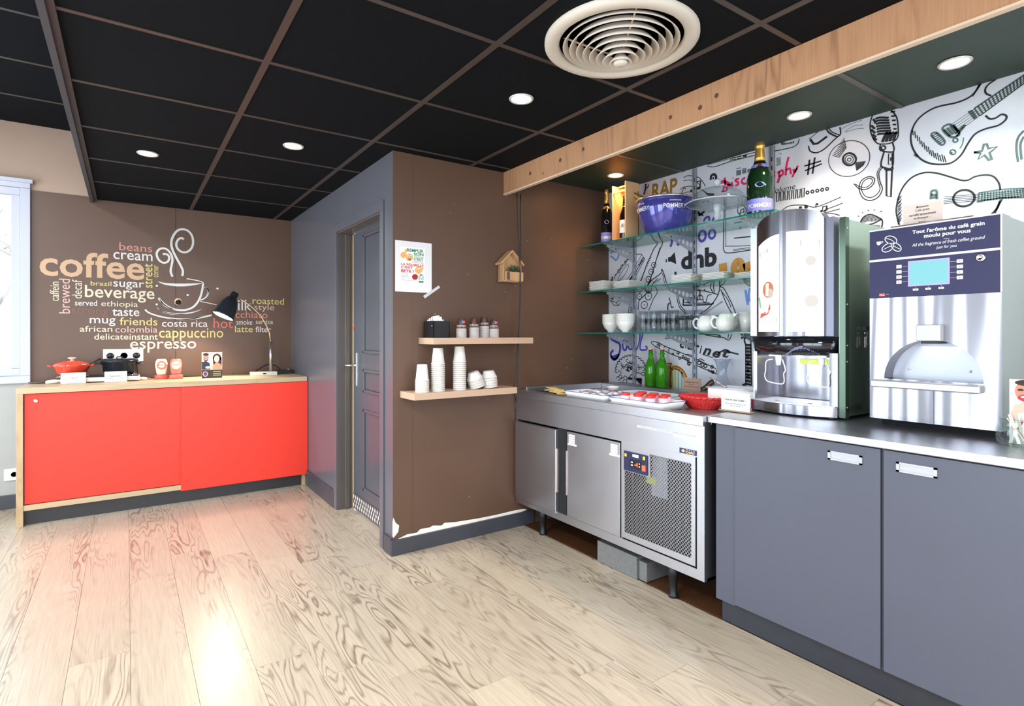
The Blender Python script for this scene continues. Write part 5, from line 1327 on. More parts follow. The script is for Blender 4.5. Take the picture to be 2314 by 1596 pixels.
# black canopy
q = MB(); n = 20; v = []; fs = []
for k in range(n+1):
    y = JY1+(JY0-JY1)*k/n; yb = JC+(y-JC)*.90
    v += [(bulgeX(y, .058, 2.508), y, 1.272), (bulgeX(y, .045, 2.520)+.004, yb+.008, 1.188), (2.70, yb, 1.188), (2.70, y, 1.272)]
for k in range(n):
    a = 4*k
    for i in range(4): j = (i+1) % 4; fs.append((a+i, a+j, a+4+j, a+4+i))
fs += [(3, 2, 1, 0), (4*n, 4*n+1, 4*n+2, 4*n+3)]
q.add(v, fs, None, True); q.build('canopy', mat('canopy_black', (20, 22, 28), .08, coat=.6), jd)
q = MB()   # perforated triangle
def canp(y, s_, off=.002): 
    yb = JC+(y-JC)*.9; x0 = bulgeX(y, .058, 2.508); x1 = bulgeX(y, .045, 2.520)+.004; return (x1+(x0-x1)*s_-off, yb+.008+(y-yb-.008)*s_, 1.188+.084*s_)
q.add([canp(1.385, .02), canp(1.335, .42), canp(1.305, .52), canp(1.265, .30), canp(1.215, .02)], [(0,1,2,3,4)], mat('mesh_plate', (150, 152, 190), .3, .5))
for r in range(6):
    s_ = .05+.075*r; ya = 1.375-.012*r*1.2; yb_ = 1.225+.016*r
    m_ = max(2, int((ya-yb_)/.011))
    for k in range(m_):
        y = yb_+(ya-yb_)*(k+.5)/m_; c_ = canp(y, s_, .0025); w_ = .0028
        q.add([(c_[0], y-w_, c_[2]-w_), (c_[0], y+w_, c_[2]-w_), (c_[0], y+w_, c_[2]+w_), (c_[0], y-w_, c_[2]+w_)], [(0,1,2,3)], BLACKM)
q.build('speaker_mesh', None, jd, fix=False)
# upper curved door with arched top
DYa, DYb = 1.226, 1.546; dc = (DYa+DYb)/2; dh = (DYb-DYa)/2
arch = lambda y: 1.790+.056*math.sqrt(max(0, 1-((y-dc)/dh)**2))
curved_block(DYa, DYb, 1.275, 0, 2.545, .05, 2.504, 28, arch, hwid=dh*1.1).build('curved_door', STEELV, jd)
MB().box(2.500, 2.545, DYb, JY1, 1.275, 1.795).build('side_strip', mat('strip_alu', (190, 194, 206), .3, .7), jd)
MB().box(2.500, 2.545, JY0+.014, DYa, 1.275, 1.790).build('side_strip', mat('strip_dark', (120, 120, 134), .35, .6), jd)
def panel(y0, y1, z0, top, name, prints):
    n = 12; v = []
    fx = lambda y, o=.0015: bulgeX(y, .05, 2.504, dh*1.1)-o
    for k in range(n+1): y = y1+(y0-y1)*k/n; v += [(fx(y), y, z0), (fx(y), y, top(y))]
    q = MB(); q.add(v, [(2*k, 2*k+1, 2*k+3, 2*k+2) for k in range(n)], mat('backlit_white', (120, 120, 120), .5, emit=(255, 255, 255), estr=.95), True)
    def glow(nm, c_): return mat(nm, tuple(v*.4 for v in c_), .5, emit=c_, estr=.5)
    def P(pts, m, o): q.add([(fx(y1+(y0-y1)*u, o), y1+(y0-y1)*u, z0+(1.74-z0)*v_) for u, v_ in pts], [tuple(range(len(pts)))], m)
    def E(cx, cy, rx, ry, m, o): P([(cx+rx*cos(2*pi*k/18), cy+ry*sin(2*pi*k/18)) for k in range(18)], m, o)
    if prints == 'apple':
        E(.5, .44, .26, .085, glow('apple_orange', (255, 150, 100)), .002); E(.62, .40, .12, .05, glow('apple_light', (255, 232, 214)), .0025)
        P([(.1, .14), (.3, .165), (.5, .18), (.62, .24), (.60, .30), (.5, .23), (.3, .20), (.12, .19)], glow('apple_red', (255, 128, 100)), .002)
        P([(.0, .36), (.08, .38), (.16, .27), (.14, .24), (.05, .28)], glow('leaf_green', (170, 236, 170)), .002)
        P([(.04, .10), (.92, .10), (.92, .145), (.04, .145)], glow('band_teal', (60, 206, 170)), .002)
        v_, f_ = textgeo('100% PLAISIR', .02); q.add([(fx(y1+(y0-y1)*(.1+.7*a), .0028), y1+(y0-y1)*(.1+.7*a), z0+(1.74-z0)*(.108+.028*b2)) for a, b2 in v_], f_, glow('glow_white', (255, 255, 255)))
        P([(.06, .80), (.5, .83), (.5, .875), (.06, .845)], glow('band_pink', (255, 208, 220)), .002)
        v_, f_ = textgeo('POMME', .02); q.add([(fx(y1+(y0-y1)*(.08+.4*a), .0028), y1+(y0-y1)*(.08+.4*a), z0+(1.74-z0)*(.815+.035*b2+.02*a)) for a, b2 in v_], f_, glow('glow_white', (255, 255, 255)))
    else:
        P([(.42, .855), (.95, .83), (.93, .905), (.42, .915)], glow('band_pale_red', (255, 222, 218)), .002)
        v_, f_ = textgeo('ORANGE', .02); q.add([(fx(y1+(y0-y1)*(.45+.45*a), .0028), y1+(y0-y1)*(.45+.45*a), z0+(1.74-z0)*(.86+.03*b2)) for a, b2 in v_], f_, glow('glow_white', (255, 255, 255)))
        E(.72, .30, .18, .06, glow('glass_hint', (255, 246, 238)), .002); E(.70, .70, .14, .05, glow('glass_hint', (255, 246, 238)), .002)
    q.build(name, None, jd, fix=False)
panel(PX(2.465, 1764, 640).y, PX(2.49, 1714, 640).y, 1.295, lambda y: 1.690+.052*(1-((y-1.40)/.15)**2), 'backlit_panel', 'apple')
panel(PX(2.475, 1856, 640).y, PX(2.455, 1777, 640).y, 1.295, lambda y: 1.745-.012*((y-1.36)/.12)**2, 'backlit_panel', 'orange')
# nozzles and wire cup guards
WN = mat('nozzle_white', (240, 242, 248), .3)
for y in (1.455, 1.255):
    MB().box(2.50, 2.60, y-.03, y+.03, 1.180, 1.189).build('nozzle_plate', WN, jd)
    MB().lathe([(.014, 0), (.010, -.045), (.008, -.045)], (2.53, y, 1.182), 14).build('nozzle', WN, jd)
    MB().tube(smooth([(2.52, y+.02, 1.165), (2.505, y+.045, 1.155), (2.50, y+.046, 1.11), (2.50, y+.05, 1.085), (2.50, y+.035, 1.06), (2.50, y-.03, 1.052), (2.50, y-.045, 1.065), (2.50, y-.043, 1.10), (2.505, y-.048, 1.12), (2.52, y-.025, 1.165)], 4), .0026, 6).build('cup_guard', WN, jd)
MB().box(2.694, 2.699, 1.21, 1.44, 1.140, 1.165).build('lime_label', mat('lime_label', (160, 176, 60), .4), jd)
# keys with a tag
kp = PY(JY0-.03, 1952, 742)
t = thing('key_tag', 'key ring with a white tag hanging on the side of the juice dispenser', 'keys', tuple(kp))
MB().box(kp.x-.012, kp.x+.03, JY0-.045, JY0-.027, kp.z-.008, kp.z+.008).build('lock', BLACK, t)
MB().tube([(kp.x-.004+.011*cos(2*pi*k/14), JY0-.04, kp.z-.022+.013*sin(2*pi*k/14)) for k in range(14)], .0015, 6, closed=True).build('ring', CHROME, t)
MB().box(kp.x-.018, kp.x-.004, JY0-.043, JY0-.039, kp.z-.085, kp.z-.038).build('tag', WHITE, t, bevel=.002)
MB().box(kp.x+.002, kp.x+.010, JY0-.041, JY0-.039, kp.z-.075, kp.z-.034).build('key', CHROME, t)

# ================================================================ COFFEE MACHINE
cm = thing('coffee_machine', 'steel bean to cup coffee machine with navy panel and glowing screen', 'coffee machine', (2.48, .83, CZ))
CXF, A0_, A1_ = 2.480, .625, 1.040; AC = .830; ZB, ZT = .946, 1.700
yl0, yl1, zl = .674, .988, 1.107; ac = (yl0+yl1)/2; ah = (yl1-yl0)/2; av = 1.262-zl
archz = lambda y: zl+av*math.sqrt(max(0, 1-((y-ac)/ah)**2))
q = MB()
def quad(a, b2, c_, d, m=None): q.add([a, b2, c_, d], [(0,1,2,3)], m)
quad((CXF, A1_, ZB), (CXF, A0_, ZB), (CXF, A0_, zl), (CXF, A1_, zl)); quad((CXF, A1_, zl), (CXF, yl1, zl), (CXF, yl1, 1.427), (CXF, A1_, 1.427)); quad((CXF, yl0, zl), (CXF, A0_, zl), (CXF, A0_, 1.427), (CXF, yl0, 1.427))
n = 36
for k in range(n):
    a = ac+ah*cos(pi*k/n); b2 = ac+ah*cos(pi*(k+1)/n)
    quad((CXF, a, archz(a)), (CXF, b2, archz(b2)), (CXF, b2, 1.427), (CXF, a, 1.427))
    q.add([(CXF, a, archz(a)), (CXF, b2, archz(b2)), (CXF+.085, b2, archz(b2)), (CXF+.085, a, archz(a))], [(0,1,2,3)], None, True)
q.build('front_panel', STEELV, cm, fix=False)
q = MB(); q.add([(CXF+.08, yl1, zl-.01)]+[(CXF+.08, ac+ah*cos(pi*k/24), archz(ac+ah*cos(pi*k/24))+.001) for k in range(25)]+[(CXF+.08, yl0, zl-.01)], [tuple(range(27))])
q.build('niche_back', mat('niche_steel', (182, 186, 198), .3, .5), cm)
MB().box(CXF+.003, CXF+.014, A0_, A1_, ZB, zl).build('front_lower', STEELV, cm)
MB().tube([(CXF-.0005, .822, ZB), (CXF-.0005, .822, 1.07)], .0007, 4).build('seam', BLACKM, cm)
BODYS = mat('body_steel_grey', (140, 148, 142), .35, .4)
MB().box(2.57, 2.955, A0_, A1_, ZB, ZT-.002).build('body', BODYS, cm, bevel=.002)
q = MB(); q.box(CXF+.001, 2.57, A0_-.001, A0_+.006, ZB, ZT); q.box(CXF+.001, 2.57, A1_-.006, A1_, ZB, ZT); q.box(CXF+.001, 2.57, A0_, A1_, ZT-.006, ZT); q.box(CXF+.02, 2.57, A0_+.006, A1_-.006, ZB, zl-.01); q.box(CXF+.05, 2.57, A0_+.006, A1_-.006, 1.30, ZT-.008); q.build('door_case', BODYS, cm)
MB().box(2.565, 2.93, A0_+.006, A1_-.01, CZ, ZB).build('plinth', BLACKM, cm)
NAVYP = mat('navy_panel', (50, 50, 84), .45, spec=.3)
MB().box(CXF-.003, CXF+.012, A0_+.001, A1_-.001, 1.582, ZT-.004).build('header_panel', NAVYP, cm)
MB().box(CXF-.003, CXF+.012, A0_+.001, A1_-.001, 1.428, 1.573).build('control_panel', NAVYP, cm)
q = MB(); q.box(CXF-.004, CXF+.008, A0_, A1_, 1.573, 1.5815); q.box(CXF-.004, CXF+.008, A0_, A1_, ZT-.004, ZT+.001); q.box(CXF-.0035, CXF, A0_-.001, A0_+.003, 1.428, ZT); q.build('light_trim', mat('light_trim', (220, 220, 232), .3), cm)
sy0, sy1 = .772, .904
MB().box(CXF-.0045, CXF, sy0, sy1, 1.466, 1.563).build('screen_bezel', mat('bezel_glow', (90, 80, 110), .4, emit=(206, 190, 255), estr=.7), cm)
MB().box(CXF-.0052, CXF-.004, sy0+.005, sy1-.005, 1.471, 1.558).build('screen', mat('screen_cyan', (60, 90, 92), .3, emit=(150, 240, 250), estr=.55), cm)
BTN = mat('button_pale', (222, 218, 220), .4)
P = Print(0, CXF-.0036, 1950, 480, 6.357)
def pbtn(x0, y0, x1, y1):
    a, b2 = P.p(x0, (y0+y1)/2), P.p(x1, (y0+y1)/2); za, zb = P.p((x0+x1)/2, y0).z, P.p((x0+x1)/2, y1).z
    o = MB().box(CXF-.006, CXF-.003, b2.y, a.y, zb, za).build('button', BTN, cm)
    MB().box(CXF-.0066, CXF-.006, (a.y+b2.y)/2-.0018, (a.y+b2.y)/2+.0018, (za+zb)/2-.0015, (za+zb)/2+.0015).build('button_mark', KR, o)
for k in range(4): pbtn(484, 758+74*k, 556, 806+74*k); P.line([(565, 778+74*k), (640, 772+74*k)], .0008, smooth=False, m=BTN)
for k in range(4): pbtn(1350, 676+78*k, 1438, 726+78*k); P.line([(1255, 710+78*k), (1345, 704+78*k)], .0008, smooth=False, m=BTN)
for x, y in ((758, 1110), (937, 1098), (1126, 1086)): pbtn(x-38, y-14, x+40, y+14); P.line([(x, y-40), (x, y-16)], .0008, smooth=False, m=BTN)
P.build('leader_lines', None, cm)
lk = P.p(1694, 650)
MB().lathe([(0, .003), (.009, .003), (.009, .0045), (.012, .005), (.0155, .001)], (CXF-.003, lk.y, lk.z), 24, ax=(-1, 0, 0)).build('lock', CHROME, cm)
P.text("Tout l'arôme du café grain", 708, 1750, 190, 262, m=PAPER, bold=.028).text('moulu pour vous', 876, 1548, 270, 345, m=PAPER, bold=.028)
P.text('All the fragrance of fresh coffee ground', 706, 1754, 390, 452, m=PAPER, shear=.25).text('just for you', 1050, 1350, 468, 522, m=PAPER, shear=.25)
P.line([(1158, 381), (1245, 372)], .001, smooth=False, m=PAPER)
P.ring(402, 398, 86, 56, .003, .25, 16, PAPER).ring(356, 508, 88, 52, .003, -.5, 16, PAPER).ring(480, 500, 76, 50, .003, .6, 16, PAPER)
P.line([(330, 375), (400, 392), (450, 430)], .002, m=PAPER).line([(300, 535), (352, 505), (420, 478)], .002, m=PAPER).line([(430, 470), (480, 505), (530, 525)], .002, m=PAPER)
P.fill([(196, 425), (262, 415), (262, 445), (240, 470), (215, 475), (198, 455)], PAPER).ring(272, 428, 16, 12, .0016, 0, 8, PAPER)
P.v -= .0003
P.fill([(232, 1168), (316, 1160), (318, 1202), (235, 1210)], mat('logo_red', (206, 44, 52), .4)); P.v -= .0003
P.text('Melitta', 240, 310, 1174, 1200, m=PAPER).text('cafina', 330, 374, 1172, 1184, m=PAPER)
P.build('printed_text', None, cm)
# spout block, tray shelf, screws
y0, y1 = PX(2.45, 2125, 750).y, PX(2.45, 2070, 750).y
MB().box(2.447, CXF+.06, y0, y1, PX(2.45, 2100, 771).z, PX(2.45, 2100, 734).z).build('spout_block', mat('spout_grey', (186, 184, 182), .35, .4), cm, bevel=.003)
MB().box(2.46, 2.54, y0+.01, y1-.012, 1.247, 1.262).build('nozzle', BLACK, cm)
MB().box(2.428, CXF+.08, yl0-.002, 1.018, 1.074, 1.103).build('cup_shelf', mat('shelf_steel', (200, 198, 198), .3, .6), cm, bevel=.006, seg=3)
for y in (.93, .735): MB().lathe([(0, .003), (.004, .002), (.005, 0)], (CXF+.079, y, 1.145), 10, ax=(-1, 0, 0)).build('screw', CHROME, cm)
l = bpy.data.lights.new('niche_light', 'AREA'); l.size = .12; l.energy = .12; l.color = (.9, .92, 1); o = bpy.data.objects.new('niche_light', l); o.location = (2.53, ac, 1.235); COL.objects.link(o)
l = bpy.data.lights.new('dispenser_light', 'AREA'); l.shape = 'RECTANGLE'; l.size = .12; l.size_y = .3; l.energy = .7; l.color = (.93, .95, 1); o = bpy.data.objects.new('dispenser_light', l); o.location = (2.6, JC, 1.18); COL.objects.link(o)
# tray and card on top
tt_ = thing('steel_tray', 'thin steel tray lying on top of the coffee machine', 'tray', (2.6, .87, ZT))
ya, yb = PX(2.50, 2012, 512).y, PX(2.50, 2201, 486).y
MB().box(2.50, 2.68, yb, ya, ZT+.002, ZT+.010).build('tray', CHROME, tt_, bevel=.002)
xcard('beige_sign', 'beige card sign standing on top of the coffee machine', 2.56, 2041, 2130, 459, 502, [('-Mmmmmm-', .5, .80, .90, .17), ('Café grain', .5, .62, .74, .18), ('torréfié lentenement', .5, .44, .56, .34), ('en Bretagne ...', .5, .26, .38, .22), ('jour', .5, .10, .18, .10)], mat('beige_card', (226, 206, 194), .7), z0=ZT+.011)
# glass jar of straws and the photo card at the right edge
jx = PZ(CZ, 2301, 1008); jr = .030
dep = jx.x*sin(YAW)+jx.y*cos(YAW); s_cap[0] = False; jr = 40/FPX*dep; jh = 62/FPX*dep
t = thing('glass_jar', 'round clear glass jar holding wooden stirrers at the right edge', 'jar', tuple(jx))
MB().lathe([(0, .003), (.7*jr, .0), (.92*jr, .1*jh), (jr, .38*jh), (.95*jr, .68*jh), (.80*jr, .86*jh), (.84*jr, .92*jh), (.86*jr, jh), (.80*jr, jh), (.76*jr, .86*jh), (.90*jr, .66*jh), (.93*jr, .38*jh), (.6*jr, .08*jh), (0, .07*jh)], tuple(jx), 34).build('glass_body', glass('jar_glass', (246, 250, 249), thin=True, ior=1.55), t)
s_cap[0] = True
random.seed(6)
for k in range(6):
    a = k*1.05; p0 = jx+Vector((.4*jr*cos(a+2.4), .4*jr*sin(a+2.4), .10*jh)); p1 = jx+Vector(((.5*jr*cos(a)), .5*jr*sin(a), 1.2*jh-.1*jh*(k % 3)))
    d = (p1-p0); o = MB().box(-.005, .005, -.001, .001, 0, d.length).build('stirrer', mat('stirrer', (232, 226, 214), .6)); o.location = p0; o.rotation_euler = d.to_track_quat('Z', 'Y').to_euler()
    tag(o, f'pale stirrer standing in the glass jar, {("first","second","third","fourth","fifth","sixth")[k]} round the rim', 'stirrer', 'stirrers in the glass jar')
X_ = 2.44; cy0 = PX(X_, 2281, 900).y; cy1 = cy0-.115; cz1 = PX(X_, 2290, 857).z
t = thing('picture_card', 'photo card of a man biting food right of the coffee machine', 'card', (X_, cy0, CZ))
MB().box(X_, X_+.005, cy1, cy0, CZ, cz1).build('board', PAPER, t)
pm = MB(); WH = lambda u, v_, k=0: (X_-.0004-.0003*k, cy0+(cy1-cy0)*u, CZ+(cz1-CZ)*v_)
def poly(p, m, k): pm.add([WH(u, v_, k) for u, v_ in p], [tuple(range(len(p)))], m)
def el(cx, cy, rx, ry, m, k): poly([(cx+rx*cos(2*pi*j/20), cy+ry*sin(2*pi*j/20)) for j in range(20)], m, k)
el(.42, .82, .30, .17, SKIN, 1); el(.44, .95, .32, .05, HAIR, 2); poly([(.3, .1), (1, .05), (1, .62), (.62, .66), (.4, .45)], NAVY, 1)
el(.38, .72, .20, .055, PRED, 2); el(.38, .735, .13, .02, PAPER, 3); el(.25, .84, .07, .018, HAIR, 3); el(.58, .84, .08, .018, HAIR, 3)
poly([(0, .42), (.12, .60), (.4, .68), (.5, .62), (.3, .5), (.1, .36)], SKIN2, 3); poly([(.1, .30), (.28, .36), (.55, .32), (.5, .24), (.2, .24)], PRED, 3); el(.8, .42, .1, .05, mat('print_food', (222, 168, 96), .6), 3)
pm.build('printed_picture', None, t, fix=False)
# ================================================================ WORDS ON THE BROWN WALL
P = Print(1, YB-.006, 60, 500, 4.9875)
def ink(n, c): return mat('ink_'+n, tuple(v*.88 for v in c), .6)
W_ = ink('white', (240, 234, 230)); CR = ink('cream', (242, 226, 196)); TN = ink('tan', (222, 180, 142)); PK = ink('pink', (226, 150, 134)); YL = ink('yellow', (236, 214, 140)); BRN = ink('brown', (142, 100, 84)); ROSE = ink('rose', (236, 190, 180)); HOT = ink('hot', (238, 120, 112))
for (s_, x0, x1, yt, yb, r, b_, m) in (('coffee', 145, 1330, 354, 640, 0, .018, TN), ('beans', 1045, 1415, 252, 340, 0, .0, PK), ('cream', 978, 1420, 360, 440, 0, .005, W_),
    ('street', 1332, 1420, 480, 752, 1, .004, YL), ('corner', 1437, 1487, 498, 632, 1, 0, YL), ('caffein', 262, 365, 682, 898, 1, 0, CR), ('brewed', 365, 490, 650, 1040, 1, 0, ROSE), ('decaf', 512, 625, 660, 870, 1, 0, CR),
    ('brazil', 722, 957, 677, 728, 0, .004, YL), ('sugar', 978, 1325, 684, 772, 0, .005, W_), ('beverage', 658, 1442, 733, 912, 0, .008, CR), ('served', 545, 795, 890, 953, 0, .004, W_), ('ethiopia', 842, 1255, 902, 982, 0, .0, CR),
    ('strong', 508, 925, 978, 1075, 0, 0, BRN), ('taste', 967, 1272, 990, 1070, 0, 0.008, W_), ('mug', 712, 1003, 1092, 1182, 0, .004, W_), ('friends', 1050, 1475, 1086, 1175, 0, .004, YL), ('african', 598, 967, 1180, 1246, 0, .004, CR),
    ('colombia', 1000, 1475, 1185, 1256, 0, 0, ROSE), ('delicate', 762, 1148, 1268, 1335, 0, .006, CR), ('instant', 1160, 1480, 1270, 1338, 0, .006, CR)):
    P.text(s_, x0, x1, yt, yb, r, b_, m=m)
P.at(340, 500, 4.9875)
for (s_, x0, x1, yt, yb, b_, m) in (('costa rica', 130, 645, 1118, 1192, .004, W_), ('hot', 710, 930, 1096, 1206, 0, HOT), ('cappuccino', 98, 820, 1206, 1350, 0, YL), ('espresso', -230, 515, 1355, 1478, .004, CR), ('milk', 850, 1140, 884, 1005, .004, W_),
    ('roasted', 1150, 1505, 862, 938, .004, YL), ('style', 1170, 1395, 936, 1025, 0, ROSE), ('macchiato', 800, 1320, 1014, 1092, 0, PK), ('smoke', 970, 1148, 1108, 1168, 0, W_), ('service', 1188, 1380, 1110, 1160, 0, CR), ('latte', 952, 1152, 1180, 1252, .004, YL), ('filter', 1185, 1360, 1188, 1252, 0.008, W_)):
    P.text(s_, x0, x1, yt, yb, 0, b_, m=m)
P.build('wall_lettering', None, wall_back)
P = Print(1, YB-.0065, 340, 500, 4.9875)
P.line([(376, 205), (350, 190), (315, 205), (292, 250), (300, 300), (340, 340), (400, 350), (455, 315), (480, 250), (470, 170), (425, 110), (360, 90), (300, 110), (255, 170), (235, 240), (245, 310), (285, 400), (335, 490), (365, 560), (358, 618)], .017)
P.line([(140, 375), (165, 368), (200, 385), (212, 420), (190, 460), (140, 468), (90, 430), (70, 370), (90, 325), (140, 305), (195, 325), (235, 380), (248, 440), (235, 510), (228, 570), (248, 625)], .016)
P.line([(408, 648), (480, 660), (550, 675), (590, 690), (592, 705)], .008, taper=False)
P.line([(85, 680), (160, 705), (280, 718), (400, 718), (500, 710), (590, 700)], .024, taper=True)
P.line([(592, 700), (585, 770), (560, 860), (520, 930), (470, 975), (400, 1000), (320, 1002), (240, 985), (170, 945), (115, 895), (92, 865)], .016)
P.line([(100, 870), (140, 930), (200, 975), (280, 1000)], .012, taper=True)
P.line([(595, 745), (635, 755), (655, 790), (640, 840), (600, 875), (560, 890)], .010).line([(600, 740), (645, 765), (650, 800), (625, 850)], .012, taper=True)
P.line([(70, 970), (120, 1010), (200, 1035), (320, 1045), (440, 1035), (520, 1015), (580, 992)], .012, taper=True).line([(80, 985), (160, 1030), (280, 1050), (400, 1045)], .010, taper=True)
P.line([(-60, 995), (-30, 1025), (40, 1055), (160, 1085), (300, 1102), (450, 1102), (580, 1085), (690, 1060)], .012).line([(200, 1095), (340, 1110), (500, 1095), (690, 1050)], .008, taper=True)
P.line([(560, 905), (650, 922), (745, 943)], .006)
for cx, cy in ((72, 728), (70, 938), (420, 832), (755, 760)): P.disc(cx, cy, 14, 11)
P.build('coffee_cup_drawing', W_, wall_back)

# ================================================================ MUSIC DRAWINGS ON THE WHITE WALL
INK = mat('mural_black', (24, 24, 28), .6); INKS = mat('mural_teal_grey', (74, 92, 90), .6); MAG = mat('mural_magenta', (214, 30, 96), .6); VIO = mat('mural_violet', (74, 66, 160), .6); SKY = mat('mural_sky_blue', (110, 140, 206), .6); CARA = mat('mural_caramel', (196, 138, 60), .6); GOLDI = mat('mural_ochre', (140, 104, 34), .6)
X0 = XR-.0012
def M(): return Print(0, X0, 1740, 140, 3.8)
# electric guitar
P = M()
P.line([(1800, 190), (1760, 260), (1700, 310), (1600, 350), (1480, 375), (1400, 400), (1310, 455), (1250, 520), (1215, 600), (1210, 680), (1235, 760), (1290, 830), (1370, 870), (1470, 880), (1560, 865), (1640, 800), (1700, 700), (1760, 620), (1850, 575), (1960, 545), (2020, 500), (2030, 465), (1990, 450), (1940, 480), (1890, 490), (1850, 460)], .0075)
P.line([(1940, 150), (1880, 190), (1850, 230), (1855, 270), (1900, 290)], .007)
for k in range(15):
    a = k/14; x = 1218+270*a; y = 640+225*math.sin(a*pi/2); P.line([(x+6, y-60-10*(k % 2)), (x+12+12*a, y-10+8*a)], .004, smooth=False)
for k in range(6): P.line([(1740+12*k, 300-18*k), (1800+8*k, 200-10*k)], .003, smooth=False)
P.build('electric_guitar_drawing', INK, wall_right)
P = M()
P.line([(1750, 400), (2181, 110)], .005, smooth=False).line([(1800, 465), (2181, 185)], .005, smooth=False)
for k in range(15):
    a = k/14; P.line([(1755+425*a, 400-290*a), (1800+382*a, 462-277*a)], .006, smooth=False)
for k in range(5): P.line([(1545+k*14, 545+k*16), (2181, 122+k*15)], .0022, smooth=False)
P.fill([(1695, 425), (1740, 410), (1785, 480), (1750, 495)])
P.line([(1480, 575), (1520, 540), (1560, 545), (1625, 610), (1600, 640), (1540, 640)], .009, True)
for k in range(4): P.line([(1495+k*26, 580-14*k), (1550+k*22, 635-12*k)], .009, smooth=False)
P.line([(1385, 630), (1430, 608), (1500, 680), (1470, 712)], .008, True)
for k in range(6): P.line([(1388+14*k, 640+12*k), (1440+10*k, 610+14*k)], .005, smooth=False)
P.line([(1600, 640), (1680, 540), (1650, 560), (1590, 620)], .008, smooth=False)
P.ring(1592, 672, 20, 18, .006).ring(1570, 775, 24, 20, .006).disc(1560, 780, 8, 8)
P.line([(1662, 650), (1655, 700), (1630, 745)], .004)
P.fill([(1230, 800), (1245, 785), (1250, 795), (1275, 800), (1258, 822), (1245, 812)])
P.line([(1750, 775), (1820, 765), (1838, 705), (1862, 705), (1875, 745), (1950, 728), (1885, 780), (1905, 840), (1880, 845), (1840, 800), (1785, 838), (1810, 785), (1750, 778)], .010, smooth=False)
P.build('guitar_neck_and_star_drawing', INKS, wall_right)
# acoustic guitar
P = M()
P.line([(1110, 1400), (1085, 1300), (1090, 1220), (1115, 1130), (1160, 1050), (1230, 985), (1330, 950), (1430, 955), (1540, 985), (1640, 1015), (1700, 1015), (1760, 985), (1850, 970), (1920, 985), (1965, 1040), (1978, 1100)], .007)
P.line([(1975, 1190), (1945, 1260), (1900, 1310)], .007).line([(1990, 1180), (1960, 1240), (1930, 1300)], .007)
for k in range(14): P.line([(1092+3*(k % 3), 1180+16*k), (1130-6*(k % 2), 1150+16*k)], .004, smooth=False)
P.ring(1665, 1170, 92, 70, .009, -.15)
for k in range(5): P.line([(1490, 1160+14*k), (1790, 1135+14*k)], .0022, smooth=False)
P.build('acoustic_guitar_drawing', INK, wall_right)
P = M()
P.line([(1790, 1125), (1990, 1095), (2181, 1085)], .006).line([(1775, 1205), (1970, 1170), (2181, 1165)], .006)
for k in range(16): P.line([(1795+25*k, 1125-2.5*k), (1790+26*k, 1200-2.5*k)], .007, smooth=False)
for k in range(4): P.line([(1790, 1140+16*k), (2181, 1100+16*k)], .002, smooth=False)
P.line([(1380, 1180), (1385, 1115), (1405, 1105), (1430, 1110), (1435, 1180)], .01).line([(1385, 1140), (1430, 1145)], .01).line([(1390, 1165), (1430, 1165)], .01)
P.build('guitar_fretboard_drawing', INKS, wall_right)
# microphone on its stand
P = M()
P.line([(1040, 415), (1085, 470), (1100, 560), (1095, 650), (1040, 695), (975, 705), (915, 695), (870, 620), (860, 530), (885, 455), (930, 440)], .006)
for (x0, y0, x1, y1, x2, y2) in ((885, 490, 900, 510, 905, 530), (868, 545, 885, 560, 900, 575), (868, 580, 885, 597, 905, 610), (880, 620, 895, 635, 912, 645), (885, 650, 900, 662, 918, 670)): P.line([(x0, y0), (x1, y1), (x2, y2)], .010)
for k in range(7): P.line([(905+6*k*.5, 490+26*k*.9), (940, 478+26*k*.9), (1020+4*k, 480+22*k)], .010)
for k in range(6): P.line([(1035+6*k, 430+40*k*.9), (1075+3*k, 425+42*k*.9)], .008)
for k in range(4): P.line([(965+32*k, 690-4*k), (985+30*k, 640-6*k), (1010+28*k, 600)], .014)
P.line([(948, 710), (950, 760), (1060, 770), (1052, 690)], .007).ring(973, 738, 18, 18, .007)
P.line([(980, 770), (952, 880), (985, 910), (1050, 905), (1058, 770)], .008).line([(1018, 790), (1048, 785), (1048, 880), (1016, 880)], .005, True, False)
P.line([(985, 915), (1000, 930), (1050, 925), (1055, 905)], .007).line([(1000, 930), (1000, 1150), (1038, 1160), (1048, 925)], .008, smooth=False)
P.line([(968, 905), (935, 950), (945, 1030), (965, 1090), (930, 1160), (860, 1190), (795, 1165), (765, 1090), (785, 1020), (850, 985), (898, 1005), (880, 1060), (820, 1095), (760, 1085), (720, 1045)], .005)
P.line([(960, 890), (920, 950), (930, 1030), (945, 1090), (915, 1140), (860, 1165), (810, 1145), (785, 1090), (800, 1030), (850, 1000), (880, 1015), (865, 1050), (820, 1078), (770, 1070), (735, 1050)], .004)
P.fill([(1030, 820), (1042, 820), (1042, 850), (1030, 850)])
P.build('microphone_drawing', INK, wall_right)
# record
P = M()
P.ring(680, 830, 180, 150, .004, -.35, 24).ring(682, 836, 56, 52, .010).ring(680, 838, 36, 34, .004).ring(680, 840, 16, 14, .004)
for k in range(12): P.line([(535+9*k, 790-14*k+70*.2), (600+5*k, 820-12*k*.6)], .003, smooth=False); P.line([(732+8*k, 862-k), (745+5*k, 935-4*k)], .003, smooth=False)
P.build('record_drawing', INK, wall_right)
